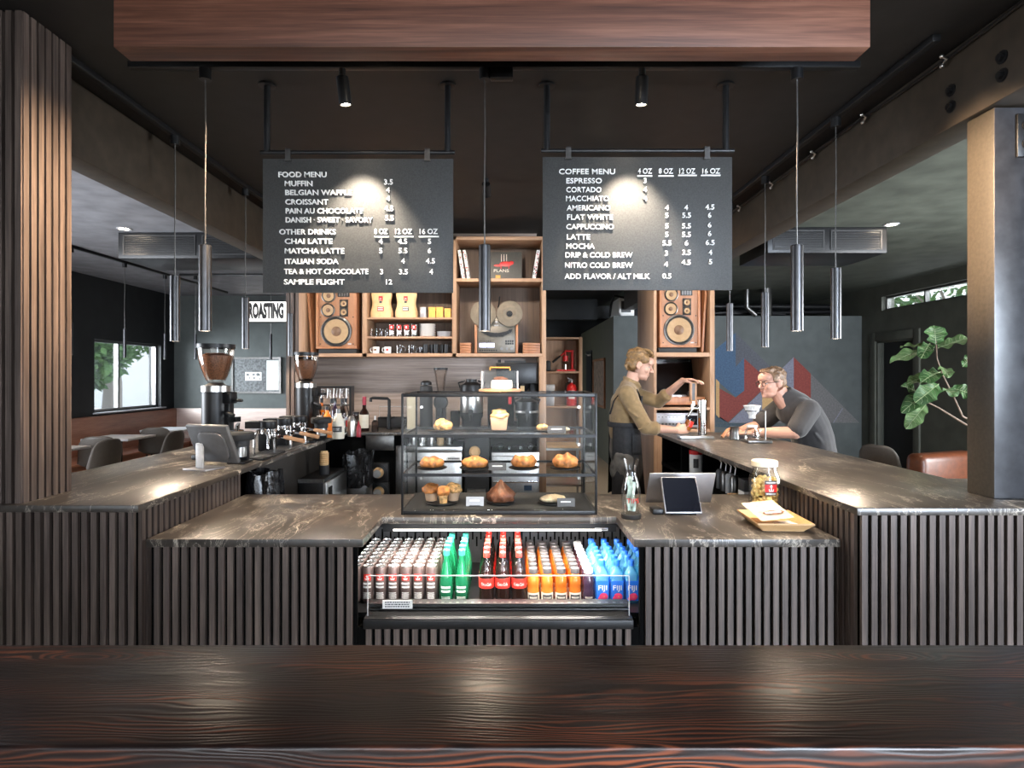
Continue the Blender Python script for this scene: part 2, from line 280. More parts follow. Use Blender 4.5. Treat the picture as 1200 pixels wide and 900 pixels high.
# ------------------------------------------------------------------ mesh building
class MB:
    def __init__(s): s.v = []; s.f = []; s.m = []; s.s = []
    def add(s, vs, fs, mi=0, smooth=False, T=None):
        b = len(s.v)
        s.v += [tuple(T @ Vector(v)) if T else tuple(v) for v in vs]
        for f in fs: s.f.append([b + i for i in f]); s.m.append(mi); s.s.append(smooth)
        return s
    def box(s, x0, x1, y0, y1, z0, z1, mi=0, T=None):
        vs = [(x, y, z) for z in (z0, z1) for y in (y0, y1) for x in (x0, x1)]
        return s.add(vs, [(0, 2, 3, 1), (4, 5, 7, 6), (0, 1, 5, 4), (2, 6, 7, 3), (0, 4, 6, 2), (1, 3, 7, 5)], mi, False, T)
    def cbox(s, c, d, mi=0, T=None):
        return s.box(c[0] - d[0] / 2, c[0] + d[0] / 2, c[1] - d[1] / 2, c[1] + d[1] / 2, c[2] - d[2] / 2, c[2] + d[2] / 2, mi, T)
    def lathe(s, prof, n=16, c=(0, 0, 0), mi=0, T=None, sx=1, sy=1):
        vs = []; fs = []; rings = []
        for r, z in prof:
            if r < 1e-6: rings.append([len(vs)]); vs.append((c[0], c[1], c[2] + z))
            else:
                rings.append(list(range(len(vs), len(vs) + n)))
                vs += [(c[0] + sx * r * math.cos(2 * PI * i / n), c[1] + sy * r * math.sin(2 * PI * i / n), c[2] + z) for i in range(n)]
        for a, b in zip(rings, rings[1:]):
            if len(a) == 1 and len(b) == 1: continue
            for i in range(n):
                j = (i + 1) % n
                if len(a) == 1: fs.append((a[0], b[j], b[i]))
                elif len(b) == 1: fs.append((a[i], a[j], b[0]))
                else: fs.append((a[i], a[j], b[j], b[i]))
        return s.add(vs, fs, mi, True, T)
    def cyl(s, c, r, h, n=16, mi=0, T=None, r2=None):
        r2 = r if r2 is None else r2
        return s.lathe([(0, 0), (r, 0), (r2, h), (0, h)], n, c, mi, T)
    def tube(s, pts, rad, n=8, mi=0, T=None, ell=None):
        pts = [Vector(p) for p in pts]
        rad = [rad] * len(pts) if not hasattr(rad, '__len__') else rad
        vs = []; fs = []; up = None
        for i, p in enumerate(pts):
            d = (pts[min(i + 1, len(pts) - 1)] - pts[max(i - 1, 0)]).normalized()
            if up is None:
                up = Vector((0, 0, 1)) if abs(d.z) < .9 else Vector((1, 0, 0))
            a = (up - d * up.dot(d)).normalized(); up = a; b = d.cross(a)
            r = rad[i]; ra, rb = (r, r) if not hasattr(r, '__len__') else r
            vs += [p + a * (ra * math.cos(2 * PI * k / n)) + b * (rb * math.sin(2 * PI * k / n)) for k in range(n)]
        for i in range(len(pts) - 1):
            for k in range(n):
                j = (k + 1) % n
                fs.append((i * n + k, i * n + j, (i + 1) * n + j, (i + 1) * n + k))
        fs.append(tuple(range(n))[::-1]); e = (len(pts) - 1) * n; fs.append(tuple(range(e, e + n)))
        return s.add(vs, fs, mi, True, T)
    def ell(s, c, r, mi=0, T=None, seg=16, rings=10, rot=None):
        Rm = Euler(rot).to_matrix() if rot else None
        prof = [(math.sin(PI * i / rings), -math.cos(PI * i / rings)) for i in range(rings + 1)]
        vs = []; fs = []; idx = []
        for q, z in prof:
            if q < 1e-6: idx.append([len(vs)]); vs.append((0, 0, z * r[2]))
            else:
                idx.append(list(range(len(vs), len(vs) + seg)))
                vs += [(r[0] * q * math.cos(2 * PI * k / seg), r[1] * q * math.sin(2 * PI * k / seg), r[2] * z) for k in range(seg)]
        vs = [(Rm @ Vector(v) if Rm else Vector(v)) + Vector(c) for v in vs]
        for a, b in zip(idx, idx[1:]):
            for i in range(seg):
                j = (i + 1) % seg
                if len(a) == 1: fs.append((a[0], b[j], b[i]))
                elif len(b) == 1: fs.append((a[i], a[j], b[0]))
                else: fs.append((a[i], a[j], b[j], b[i]))
        return s.add(vs, fs, mi, True, T)
    def prism(s, poly, d0, d1, plane='XZ', mi=0, T=None, smooth=False):
        # poly in the plane, extruded along the third axis from d0 to d1
        def P(a, b, d): return {'XZ': (a, d, b), 'XY': (a, b, d), 'YZ': (d, a, b)}[plane]
        n = len(poly)
        vs = [P(a, b, d0) for a, b in poly] + [P(a, b, d1) for a, b in poly]
        fs = [tuple(range(n))[::-1], tuple(range(n, 2 * n))] + [(i, (i + 1) % n, n + (i + 1) % n, n + i) for i in range(n)]
        return s.add(vs, fs, mi, smooth, T)
    def grid(s, fn, nu, nv, mi=0, T=None, closed=False):
        vs = [fn(i / nu, j / nv) for j in range(nv + 1) for i in range(nu + 1)]
        fs = [(j * (nu + 1) + i, j * (nu + 1) + i + 1, (j + 1) * (nu + 1) + i + 1, (j + 1) * (nu + 1) + i) for j in range(nv) for i in range(nu)]
        return s.add(vs, fs, mi, True, T)
    def mesh(s, name, bevel=0, seg=2, angle=38, weld=False):
        me = bpy.data.meshes.new(name); me.from_pydata(s.v, [], s.f)
        me.polygons.foreach_set('material_index', s.m); me.polygons.foreach_set('use_smooth', s.s)
        bm = bmesh.new(); bm.from_mesh(me)
        if weld: bmesh.ops.remove_doubles(bm, verts=bm.verts, dist=1e-5)
        bmesh.ops.recalc_face_normals(bm, faces=bm.faces)
        if bevel:
            es = [e for e in bm.edges if len(e.link_faces) == 2 and e.calc_face_angle(0) > R(30)]
            bmesh.ops.bevel(bm, geom=es, offset=bevel, segments=seg, affect='EDGES', profile=.5, clamp_overlap=True)
            for f in bm.faces: f.smooth = True
        bm.to_mesh(me); bm.free()
        me.set_sharp_from_angle(angle=R(angle)); me.update()
        return me
    def build(s, name, m, parent=None, loc=(0, 0, 0), rot=(0, 0, 0), bevel=0, seg=2, angle=38, solid=0):
        me = s.mesh(name, bevel, seg, angle)
        for x in (m if isinstance(m, (list, tuple)) else [m]): me.materials.append(M[x] if isinstance(x, str) else x)
        return put(name, me, parent, loc, rot)
def put(name, me, parent=None, loc=(0, 0, 0), rot=(0, 0, 0)):
    o = bpy.data.objects.new(name, me); o.location = loc; o.rotation_euler = rot
    if parent: o.parent = parent
    COL.objects.link(o); return o
def tag(o, label, cat, group=None, kind=None):
    o['label'] = label; o['category'] = cat
    if group: o['group'] = group
    if kind: o['kind'] = kind
    return o
def struct(o):
    o['kind'] = 'structure'; return o
def thing(name, label, cat, loc=(0, 0, 0), rz=0, group=None):
    o = bpy.data.objects.new(name, None); o.empty_display_size = .05; o.location = loc; o.rotation_euler = (0, 0, rz)
    COL.objects.link(o); return tag(o, label, cat, group)
_kids = {}
def dup(o, loc=None, rz=None, label=None, group=None):
    r = o.copy(); COL.objects.link(r)
    if loc is not None: r.location = loc
    if rz is not None: r.rotation_euler = (0, 0, rz)
    if label: r['label'] = label
    if group: r['group'] = group
    for ch in list(o.children):
        c = ch.copy(); COL.objects.link(c); c.parent = r
        for g in list(ch.children):
            d = g.copy(); COL.objects.link(d); d.parent = c
    return r
def TR(loc=(0, 0, 0), rot=(0, 0, 0), sc=(1, 1, 1)):
    return Matrix.LocRotScale(Vector(loc), Euler(rot), Vector(sc))
_txt = {}
def textmesh(s, size, ext=0, width=None, bold=0, align='LEFT', sx=1):
    """text as (verts, faces) in the XY plane, baseline at 0, scaled in x to a width"""
    cu = bpy.data.curves.new('t', 'FONT'); cu.body = s; cu.size = size; cu.extrude = ext; cu.offset = bold; cu.resolution_u = 3
    cu.align_x = 'LEFT'
    o = bpy.data.objects.new('t', cu); COL.objects.link(o)
    dg = bpy.context.evaluated_depsgraph_get(); me = bpy.data.meshes.new_from_object(o.evaluated_get(dg))
    vs = [v.co.copy() for v in me.vertices]; fs = [tuple(p.vertices) for p in me.polygons]
    bpy.data.objects.remove(o); bpy.data.curves.remove(cu); bpy.data.meshes.remove(me)
    if vs:
        x0 = min(v.x for v in vs); x1 = max(v.x for v in vs)
        k = (width / (x1 - x0)) if width else sx
        w_ = (x1 - x0) * k; off = {'LEFT': 0, 'CENTER': -w_ / 2, 'RIGHT': -w_}[align]
        for v in vs: v.x = (v.x - x0) * k + off
    return vs, fs
def text_front(mb, s, x, y, z, size, ext=.001, mi=0, T=None, **k):   # faces -Y (towards the camera), baseline at (x,z) on plane y
    vs, fs = textmesh(s, size, ext, **k)
    mb.add([(x + v.x, y - ext - v.z, z + v.y) for v in vs], fs, mi, False, T)
def text_round(mb, s, r, z, size, ext=.0003, mi=0, ang=0, **k):   # wrapped round a vertical cylinder, readable from -Y
    vs, fs = textmesh(s, size, ext, align='CENTER', **k)
    out = []
    for v in vs:
        a = -PI / 2 + ang + v.x / r; q = r + ext + v.z
        out.append((q * math.cos(a), q * math.sin(a), z + v.y))
    mb.add(out, fs, mi, False)
def strokes(mb, w_, h, rows, seed, put_fn, mi=0):   # tiny illegible print: rows of small dashes; put_fn maps (u,v,du,dv)
    rd = random.Random(seed)
    for r_ in range(rows):
        x = 0
        while x < w_ * .95:
            d = rd.uniform(.05, .13) * w_; d = min(d, w_ - x)
            put_fn(x - w_ / 2, h - (r_ + 1) * h / rows + h / rows * .25, d * .75, h / rows * .55); x += d
def arc_patch(mb, r, a0, a1, z0, z1, n=10, mi=0, th=.0006):
    def P(a, q, z): return (q * math.cos(a), q * math.sin(a), z)
    vs = []; fs = []
    for i in range(n + 1):
        a = a0 + (a1 - a0) * i / n
        vs += [P(a, r, z0), P(a, r, z1), P(a, r + th, z0), P(a, r + th, z1)]
    for i in range(n):
        b = 4 * i; c = b + 4
        fs += [(b + 2, c + 2, c + 3, b + 3), (b, b + 1, c + 1, c), (b + 1, b + 3, c + 3, c + 1), (b, c, c + 2, b + 2)]
    fs += [(0, 2, 3, 1), (4 * n, 4 * n + 1, 4 * n + 3, 4 * n + 2)]
    mb.add(vs, fs, mi, True)
def ordinal(i): return ['first', 'second', 'third', 'fourth', 'fifth', 'sixth', 'seventh', 'eighth', 'ninth', 'tenth'][i]
# ================================================================== THE SETTING
CEIL = 3.0; XL, XR = -5.96, 5.96; YB = 10.7; YF = -3.1
def sbox(name, m, *b, bevel=0):
    return struct(MB().box(*b).build(name, m, bevel=bevel))
sbox('floor', 'floor', -6.2, 6.2, YF - .2, 14.6, -.1, 0)
sbox('ceiling', 'ceil', -2.12, 1.97, YF - .2, 14.6, CEIL, CEIL + .1)
sbox('ceiling_left', 'ceill', -6.2, -2.12, YF - .2, YB + .2, CEIL, CEIL + .1)
sbox('ceiling_right', 'ceilg', 1.97, 6.2, YF - .2, 14.6, CEIL, CEIL + .1)
def wall_holes(name, m, axis, pos, th, a0, a1, holes, top=CEIL):
    """wall perpendicular to axis X or Y with rectangular holes (a0,a1,z0,z1)"""
    mb = MB(); lo, hi = min(pos, pos + th), max(pos, pos + th)
    A = sorted({a0, a1, *[h[0] for h in holes], *[h[1] for h in holes]}); Z = sorted({0, top, *[h[2] for h in holes], *[h[3] for h in holes]})
    for p, q in zip(A, A[1:]):
        run = None
        for r, t_ in list(zip(Z, Z[1:])) + [(top, None)]:
            solid = t_ is not None and not any(h[0] <= p and q <= h[1] and h[2] <= r and t_ <= h[3] for h in holes)
            if solid and run is None: run = r
            if not solid and run is not None:
                mb.box(lo, hi, p, q, run, r) if axis == 'X' else mb.box(p, q, lo, hi, run, r); run = None
    return struct(mb.build(name, m))
WL = (8.63, 10.29, 1.03, 2.10)
wall_holes('wall_left', 'wallk', 'X', XL, -.2, YF, YB + .2, [WL, (2.0, 5.6, .6, 2.5)])
CL = (7.45, 9.5, 2.60, 2.82)
wall_holes('wall_right', 'wallr', 'X', XR, .2, YF, 14.6, [CL, (2.3, 4.9, .6, 2.5), (8.73, 9.63, 0, 2.12)])
wall_holes('wall_front', 'wallk', 'Y', YF, -.2, -6.2, 6.2, [(-3.6, 4.6, .3, 2.8)])
sbox('wall_back_left', 'wallg', XL, -1.99, YB, YB + .2, 0, CEIL)
sbox('wall_bar_left_end', 'wallk', -2.09, -1.99, 6.02, YB, 0, CEIL)
sbox('wall_bar_back', 'splash', -1.99, .30, 6.02, 6.2, 0, CEIL)
sbox('wall_hall_back', 'wallk', -2.2, 6.2, 14.4, 14.6, 0, CEIL)
# the low block behind the bar on the right: olive flank, charcoal front with the mural
mb = MB(); mb.box(1.79, XR, 10.03, 14.4, 0, 2.57)
blk = mb.build('wall_mural', ['wallg', 'olive'])
for p in blk.data.polygons:
    if p.normal.x < -.5: p.material_index = 1
struct(blk)
# ceiling beams either side of the bar
def beam(name, x0, x1, z0):
    mb = MB(); mb.box(x0, x1, YF, YB - .02 if x0 < 0 else 9.95, z0, CEIL - .003)
    return struct(mb.build(name, 'beam', bevel=.008))
beam('ceiling_beam_left', -2.25, -2.09, 2.63)
bR = beam('ceiling_beam_right', 1.95, 2.12, 2.66)
# windows -----------------------------------------------------------
def window(name, axis, pos, a0, a1, z0, z1, bars, frame='grey', fw=.035, depth=.06, pane='wpane', sill=None):
    root = bpy.data.objects.new(name, None); COL.objects.link(root); root['kind'] = 'structure'
    def B(mb, p, q, r0, r1, d0, d1):
        mb.box(pos + d0, pos + d1, p, q, r0, r1) if axis == 'X' else mb.box(p, q, pos + d0, pos + d1, r0, r1)
    mb = MB(); h = depth / 2
    B(mb, a0, a1, z0, z0 + fw, -h, h); B(mb, a0, a1, z1 - fw, z1, -h, h)
    B(mb, a0, a0 + fw, z0 + fw, z1 - fw, -h, h); B(mb, a1 - fw, a1, z0 + fw, z1 - fw, -h, h)
    for c in bars: B(mb, c - fw / 2, c + fw / 2, z0 + fw, z1 - fw, -h, h)
    mb.build('window_frame', frame, root)
    mb = MB(); B(mb, a0 + fw, a1 - fw, z0 + fw, z1 - fw, -.003, .003); mb.build('pane', pane, root)
    if sill:
        mb = MB(); B(mb, a0 - .03, a1 + .03, z0 - .02, z0, sill[0], sill[1]); mb.build('window_sill', 'lgrey', root)
    return root
window('window_1', 'X', XL - .1, *WL[:2], WL[2], WL[3], [9.28], 'dsteel', .04, sill=(.03, .18))
window('window_2', 'X', XR + .1, *CL[:2], CL[2], CL[3], [8.62], 'dsteel', .03)
window('window_3', 'Y', YF - .1, -3.6, 4.6, .3, 2.8, [-1.6, .4, 2.5], 'black', .06)
window('added_window_left', 'X', XL - .1, 2.0, 5.6, .6, 2.5, [3.8], 'black', .06)  # unseen window, added as an opening for the left fill light
window('added_window_right', 'X', XR + .1, 2.3, 4.9, .6, 2.5, [3.6], 'black', .06)  # unseen window, added as an opening for the right fill light
# black service door in the right wall with its green casing
d = bpy.data.objects.new('door_1', None); COL.objects.link(d); d['kind'] = 'structure'
mb = MB(); mb.box(XR + .10, XR + .14, 8.76, 9.60, .01, 2.09); mb.build('door_leaf', 'wallk', d)
mb = MB()
for a, b_ in ((8.60, 8.73), (9.63, 9.76)): mb.box(XR - .03, XR, a, b_, 0, 2.25)
mb.box(XR - .03, XR, 8.73, 9.63, 2.12, 2.25); mb.box(XR, XR + .16, 8.73, 8.76, 0, 2.12); mb.box(XR, XR + .16, 9.60, 9.63, 0, 2.12); mb.box(XR, XR + .16, 8.73, 9.63, 2.09, 2.12)
mb.build('door_frame', 'wallr', d, bevel=.004)
mb = MB(); mb.tube([(XR + .10, 8.84, 1.0), (XR + .05, 8.84, 1.0), (XR + .05, 8.95, 1.0)], .009); mb.build('door_handle', 'steel', d)
# hall door on the olive flank
d = bpy.data.objects.new('door_2', None); COL.objects.link(d); d['kind'] = 'structure'
mb = MB(); mb.box(1.765, 1.788, 12.5, 13.3, .01, 2.1); mb.build('door_leaf', 'wallk', d)
mb = MB(); mb.box(1.70, 1.765, 12.55, 12.62, 1.98, 2.02); mb.tube([(1.70, 12.58, 2.0), (1.70, 12.9, 2.04)], .012); mb.build('door_closer', 'steel', d)
# clerestory ledge and hall ceiling beams, ducts above the mural block
sbox('trim_1', 'wallk', -1.9, 1.7, 11.2, 11.5, 2.62, CEIL); sbox('trim_2', 'wallk', .3, 6.1, 12.3, 12.5, 2.75, CEIL)
mb = MB(); mb.tube([(2.9, 10.35, 2.66), (4.0, 10.3, 2.64), (5.7, 10.4, 2.68)], .035, 10); mb.tube([(2.9, 10.6, 2.80), (5.8, 10.55, 2.78)], .05, 10)
mb.tube([(3.3, 10.25, 2.615), (3.9, 10.25, 2.66), (4.8, 10.3, 2.62)], .02, 6)
mb.build('service_pipe', 'black'); pp = bpy.data.objects['service_pipe']; tag(pp, 'black service pipes and cables running along the top of the mural wall', 'pipe')
mb = MB(); mb.tube([(4.28, 9.85, 2.55), (4.28, 9.85, CEIL)], .085, 16); mb.build('exhaust_duct', 'dsteel'); tag(bpy.data.objects['exhaust_duct'], 'round metal flue dropping from the ceiling beside the mural wall', 'duct')
mb = MB(); mb.tube([(4.15, 9.95, 2.575), (4.0, 9.95, 2.70), (4.0, 9.95, CEIL)], .04, 12); mb.build('drain_pipe', 'dsteel'); tag(bpy.data.objects['drain_pipe'], 'bent grey pipe beside the round metal flue', 'pipe')
# outside the windows -----------------------------------------------
struct(MB().box(-40, XL - .2, -8, 40, -.3, -.15).build('ground_outside', 'ground'))
struct(MB().box(-16.2, -16, 2, 40, -.15, 3.0).build('garden_wall_outside', 'white_wall'))
def tree(label, x, y, h, cr, cz, rx, trunk_r, n, seed):
    rd = random.Random(seed)
    t = thing('street_tree', label, 'tree', (x, y, -.15))
    mb = MB(); top = cz
    mb.tube([(0, 0, 0), (.05, .02, h * .35), (-.08, .05, h * .6), (.1, 0, h * .9)], [trunk_r * 1.25, trunk_r, trunk_r * .8, trunk_r * .4], 10)
    for k in range(7):
        a = rd.uniform(0, 2 * PI); q = rd.uniform(.5, 1)
        mb.tube([(-.05, .03, h * rd.uniform(.4, .65)), (math.cos(a) * rx * q * .5, math.sin(a) * rx * q * .5, h * .75), (math.cos(a) * rx * q, math.sin(a) * rx * q, h * rd.uniform(.8, 1.05))], [trunk_r * .45, trunk_r * .3, trunk_r * .12], 6)
    mb.build('trunk', 'tbark', t)
    mb = MB()
    for k in range(n):
        a = rd.uniform(0, 2 * PI); u = rd.uniform(-1, 1); q = rd.uniform(.55, 1) ** .5
        c = Vector((math.cos(a) * math.sqrt(1 - u * u) * rx * q, math.sin(a) * math.sqrt(1 - u * u) * rx * q, cz + u * cr * q))
        s_ = rd.uniform(.07, .15); e = Euler((rd.uniform(-1, 1), rd.uniform(-1, 1), a)).to_matrix()
        pts = [(-s_, 0, 0), (-s_ * .4, s_ * .45, .02), (s_ * .5, s_ * .4, .03), (s_ * 1.1, 0, 0), (s_ * .5, -s_ * .4, .03), (-s_ * .4, -s_ * .45, .02)]
        mb.add([e @ Vector(p) + c for p in pts], [(0, 1, 2, 3, 4, 5)])
    mb.build('foliage', 'tfol', t)
tree('leafy green tree seen through left pane of the left window', -9.3, 12.6, 2.3, .95, 2.25, 1.15, .05, 2600, 3)
tree('big pale trunked tree seen through right pane of the left window', -11.2, 16.9, 4.4, 1.5, 3.6, 2.3, .22, 3200, 5)
tree('bushy green tree outside the high window on the right', 9.0, 11.5, 3.6, 1.7, 4.0, 2.0, .12, 1800, 9)

# ================================================================== COUNTERS
HB, HL = 1.07, .92          # raised bar tops and the low front counter
TH = .028
def slat_run(mb, axis, a0, a1, pos, z0, z1, out, pitch=.0365, wdt=.0225, dep=.014, rd=random.Random(1)):
    """vertical slats along an axis; 'out' = outward direction sign"""
    n = max(1, round((a1 - a0) / pitch)); p = (a1 - a0) / n
    for i in range(n):
        c = a0 + (i + .5) * p; e = .0012
        lo, hi = (pos, pos + out * dep) if out > 0 else (pos + out * dep, pos)
        if axis == 'X': mb.box(c - wdt / 2, c + wdt / 2, lo, hi, z0, z1)
        else: mb.box(lo, hi, c - wdt / 2, c + wdt / 2, z0, z1)
def base(name, label, boxes, slats, extra=None):
    t = thing(name, label, 'counter')
    mb = MB()
    for b in boxes: mb.box(*b)
    mb.build('carcass', 'slatback', t)
    mb = MB()
    for s in slats: slat_run(mb, *s)
    mb.build('slat_panel', 'slat', t)
    return t
YRL, YRR, YLF, YLB = 2.30, 2.25, 2.37, 3.27       # fronts of left/right bars, front/back of the low counter
XLI, XRI = -1.42, 1.32                            # inner faces
YBC = 5.25                                        # front of the back counter
# worktops
def top(name, label, poly, z, th=TH):
    mb = MB(); mb.prism(poly, z - th, z, 'XY'); o = mb.build(name, 'stone', bevel=.003); return tag(o, label, 'countertop')
top('countertop', 'raised dark veined stone bar top along the left side, carrying the slatted column', [(-3.2, YRL), (XLI, YRL), (XLI, YBC), (.297, YBC), (.297, 6.0), (-2.23, 6.0), (-2.23, 2.95), (-3.2, 2.95)], HB)
top('countertop', 'raised dark veined stone bar top along the right side, under the leaning man', [(3.2, YRR), (XRI, YRR), (XRI, YBC + .02), (2.14, YBC + .02), (2.14, 2.9), (3.2, 2.9)], HB)
OX0, OX1, OYB = -.572, .504, 2.745               # cooler opening in the low counter
top('countertop', 'low dark stone front counter top cut out around the drinks cooler', [(XLI - .012, YLF), (OX0, YLF), (OX0, OYB), (OX1, OYB), (OX1, YLF), (XRI + .004, YLF), (XRI + .004, YLB), (XLI - .012, YLB)], HL, .032)
zt = HB - TH
# left bar: front run and inner side
base('bar_counter', 'left bar counter clad in dark vertical slats under the raised stone top',
     [(-3.18, XLI - .035, YRL + .03, 2.9, .0, zt), (-2.2, XLI - .035, 2.9, YLB - .02, 0, zt), (-2.2, -2.0, YLB - .02, 5.95, 0, zt)],
     [('X', -3.18, XLI - .02, YRL + .03, .03, zt, -1), ('Y', YRL + .05, YLB - .03, XLI - .035, .03, zt, 1, .0405, .024)])
base('bar_counter', 'right bar counter clad in grey vertical slats under the raised stone top',
     [(XRI + .035, 3.18, YRR + .03, 2.85, 0, zt), (XRI + .035, 2.1, 2.85, 3.05, 0, zt), (1.95, 2.1, 3.05, YBC, 0, zt)],
     [('X', XRI + .02, 3.18, YRR + .03, .03, zt, -1), ('Y', YRR + .05, 3.05, XRI + .035, .03, zt, -1, .0405, .024)])
zl = HL - .032
CI0, CI1 = -.745, .665            # the cooler well is wider than its opening
base('low_counter', 'low slatted counter section left of the drinks cooler', [(XLI - .01, CI0 - .02, YLF + .035, YLB - .02, 0, zl), (CI0 - .02, OX0 - .03, YLF + .035, YLF + .05, 0, zl)], [('X', XLI, OX0 - .04, YLF + .035, .03, zl, -1)])
base('low_counter', 'low slatted counter section right of the drinks cooler', [(CI1 + .02, XRI - .002, YLF + .035, YLB - .02, 0, zl), (OX1 + .03, CI1 + .02, YLF + .035, YLF + .05, 0, zl)], [('X', OX1 + .045, XRI - .005, YLF + .035, .03, zl, -1)])
base('low_counter', 'low slatted plinth below the drinks cooler', [(OX0 - .028, OX1 + .028, YLF + .035, YLB - .02, 0, .556)], [('X', OX0, OX1, YLF + .035, .03, .556, -1)])

# slatted column standing on the left bar
t = thing('slatted_column', 'floor-to-ceiling column of dark vertical slats standing on the left bar top', 'column', (0, 0, HB))
mb = MB(); mb.box(-2.6, -1.905, 2.345, 2.60, 0, CEIL - HB - .004); mb.build('core', 'slatback', t)
mb = MB(); slat_run(mb, 'X', -2.6, -1.89, 2.345, .0, CEIL - HB - .004, -1, .0366, .024); mb.build('front_slats', 'slat', t)
mb = MB(); slat_run(mb, 'Y', 2.332, 2.60, -1.905, .0, CEIL - HB - .004, 1, .0385, .027); mb.build('side_slats', 'slat', t)
# charred timber post on the right bar
t = thing('timber_post', 'rough black timber post with bolted steel plate, standing on right bar top', 'post', (0, 0, HB))
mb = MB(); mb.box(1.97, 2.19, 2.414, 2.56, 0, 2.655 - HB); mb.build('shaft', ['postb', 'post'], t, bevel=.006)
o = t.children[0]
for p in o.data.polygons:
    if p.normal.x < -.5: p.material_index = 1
mb = MB(); mb.box(2.055, 2.125, 2.402, 2.414, 1.38, 1.555); mb.build('bracket_plate', 'black', t, bevel=.004)
for zz in (1.43, 1.505):
    mb = MB(); mb.cyl((0, 0, 0), .019, .006, 16); mb.cyl((0, 0, .006), .013, .012, 6); mb.build('bolt', 'black', t, (2.09, 2.402, zz), (R(90), 0, 0))
# bolts on the right beam
for yy, zz in ((3.52, 2.84), (3.52, 2.755), (2.22, 2.88), (2.22, 2.80)):
    pass
bolt = thing('beam_bolt', '', 'bolt', (1.95, 2.0, 2.8)); mb = MB()
mb.cyl((0, 0, 0), .026, .005, 18); mb.build('washer', 'black', bolt, (0, 0, 0), (0, R(-90), 0))
mb = MB(); mb.cyl((0, 0, .005), .015, .014, 6); mb.build('nut', 'black', bolt, (0, 0, 0), (0, R(-90), 0))
def xbeam(px, py): Y = 1.95 * F / (px - CX); return (1.95, Y, CZ - (py - CY) * Y / F)
bl = [((1115, 106), 'upper black bolt of the left pair on the right ceiling beam'), ((1115, 125), 'lower black bolt of the left pair on the right ceiling beam'),
      ((1175, 67), 'upper black bolt of the right pair near the beam joint'), ((1175, 88), 'lower black bolt of the right pair near the beam joint')]
for i, (p, lb) in enumerate(bl):
    if i == 0: bolt.location = xbeam(*p); bolt['label'] = lb; bolt['group'] = 'bolts on the right ceiling beam'
    else: dup(bolt, xbeam(*p), label=lb)
mb = MB(); pts = [(1.935, y, 2.965 - .006 * math.sin(y * 5)) for y in [2.0 + .25 * k for k in range(28)]]
mb.tube(pts, .008, 6); tag(mb.build('power_cable', 'black'), 'black cable clipped along the top of the right ceiling beam', 'cable')
clip0 = None
for k, px in enumerate((1112, 1017, 957, 907, 869)):
    Y = 1.935 * F / (px - CX); mb = MB(); mb.tube([(-.022, 0, .012), (0, 0, 0), (.0, .03, -.016)], .006, 6); mb.ell((0, .03, -.016), (.01, .01, .01)); mb.ell((-.022, 0, .012), (.009, .009, .009))
    lb = f'{["nearest", "second nearest", "middle", "second farthest", "farthest"][k]} small metal clip holding the cable on the right beam'
    if clip0 is None: clip0 = tag(mb.build('cable_clip', 'steel', loc=(1.925, Y, 2.955)), lb, 'clip', 'cable clips on the right beam')
    else: dup(clip0, (1.925, Y, 2.955), label=lb)

# ================================================================== FOREGROUND TABLE
t = thing('communal_table', 'dark charred plank table across the foreground with glowing red grain', 'table', (0, 0, 0))
mb = MB(); mb.box(-2.4, 2.4, -.19, .19, -.085, 0); mb.build('tabletop', 'char', t, (0, 1.188, .95), bevel=.007, seg=3)
for s in (-1, 1):
    mb = MB(); mb.box(s * 1.9 - .05, s * 1.9 + .05, 1.06, 1.32, 0, .865); mb.build('leg', 'black', t, bevel=.004)

# ================================================================== SOFFIT, TRACKS, LIGHTS
t = tag(MB().box(-1.383, 1.278, 2.10, 2.197, 2.725, CEIL - .002).build('wooden_header', 'soffit', bevel=.002), 'long walnut header panel hanging from ceiling at top of the photo', 'header panel')
def track(name, label, a, b):
    d_ = (Vector(b) - Vector(a)); L = d_.length; ang = math.atan2(d_.y, d_.x)
    mb = MB(); mb.box(0, L, -.018, .018, -.03, 0); o = mb.build(name, 'black', loc=a, rot=(0, 0, ang), bevel=.003)
    return tag(o, label, 'track')
YT = 2.68; ZT = 2.975
track('lighting_track', 'black lighting track across the ceiling right behind the walnut header', ((152 - CX) * YT / F, YT, ZT), ((1006 - CX) * YT / F, YT, ZT))
for q, lb in ((-1.4, 'small black ceiling mount near left end of front track'), (0, 'small black ceiling mount at middle of front track'), (1.3, 'small black ceiling mount near right end of front track')): tag(MB().box(q - .02, q + .02, YT - .014, YT + .014, ZT + .0005, CEIL - .0005).build('track_mount', 'black'), lb, 'mount', 'front track mounts')
tag(MB().cbox((PX(588, 78, YT).x, YT, ZT - .054), (.10, .042, .046)).build('track_connector', 'black', bevel=.003), 'small black feed box at the middle of the front track', 'connector')
track('lighting_track', 'black lighting track on the ceiling beside the left beam', (-1.955, 2.6, CEIL), (-1.955, 5.52, CEIL))
track('lighting_track', 'black lighting track on the ceiling beside the right beam', (1.80, 2.5, CEIL), (1.80, 4.9, CEIL))
track('lighting_track', 'long black lighting track above the dining tables near the left wall', (-4.78, 5.4, CEIL), (-4.78, 10.2, CEIL))
track('lighting_track', 'short black lighting track crossing the ceiling of the left dining room', (-4.6, 8.4, CEIL), (-2.6, 8.4, CEIL))
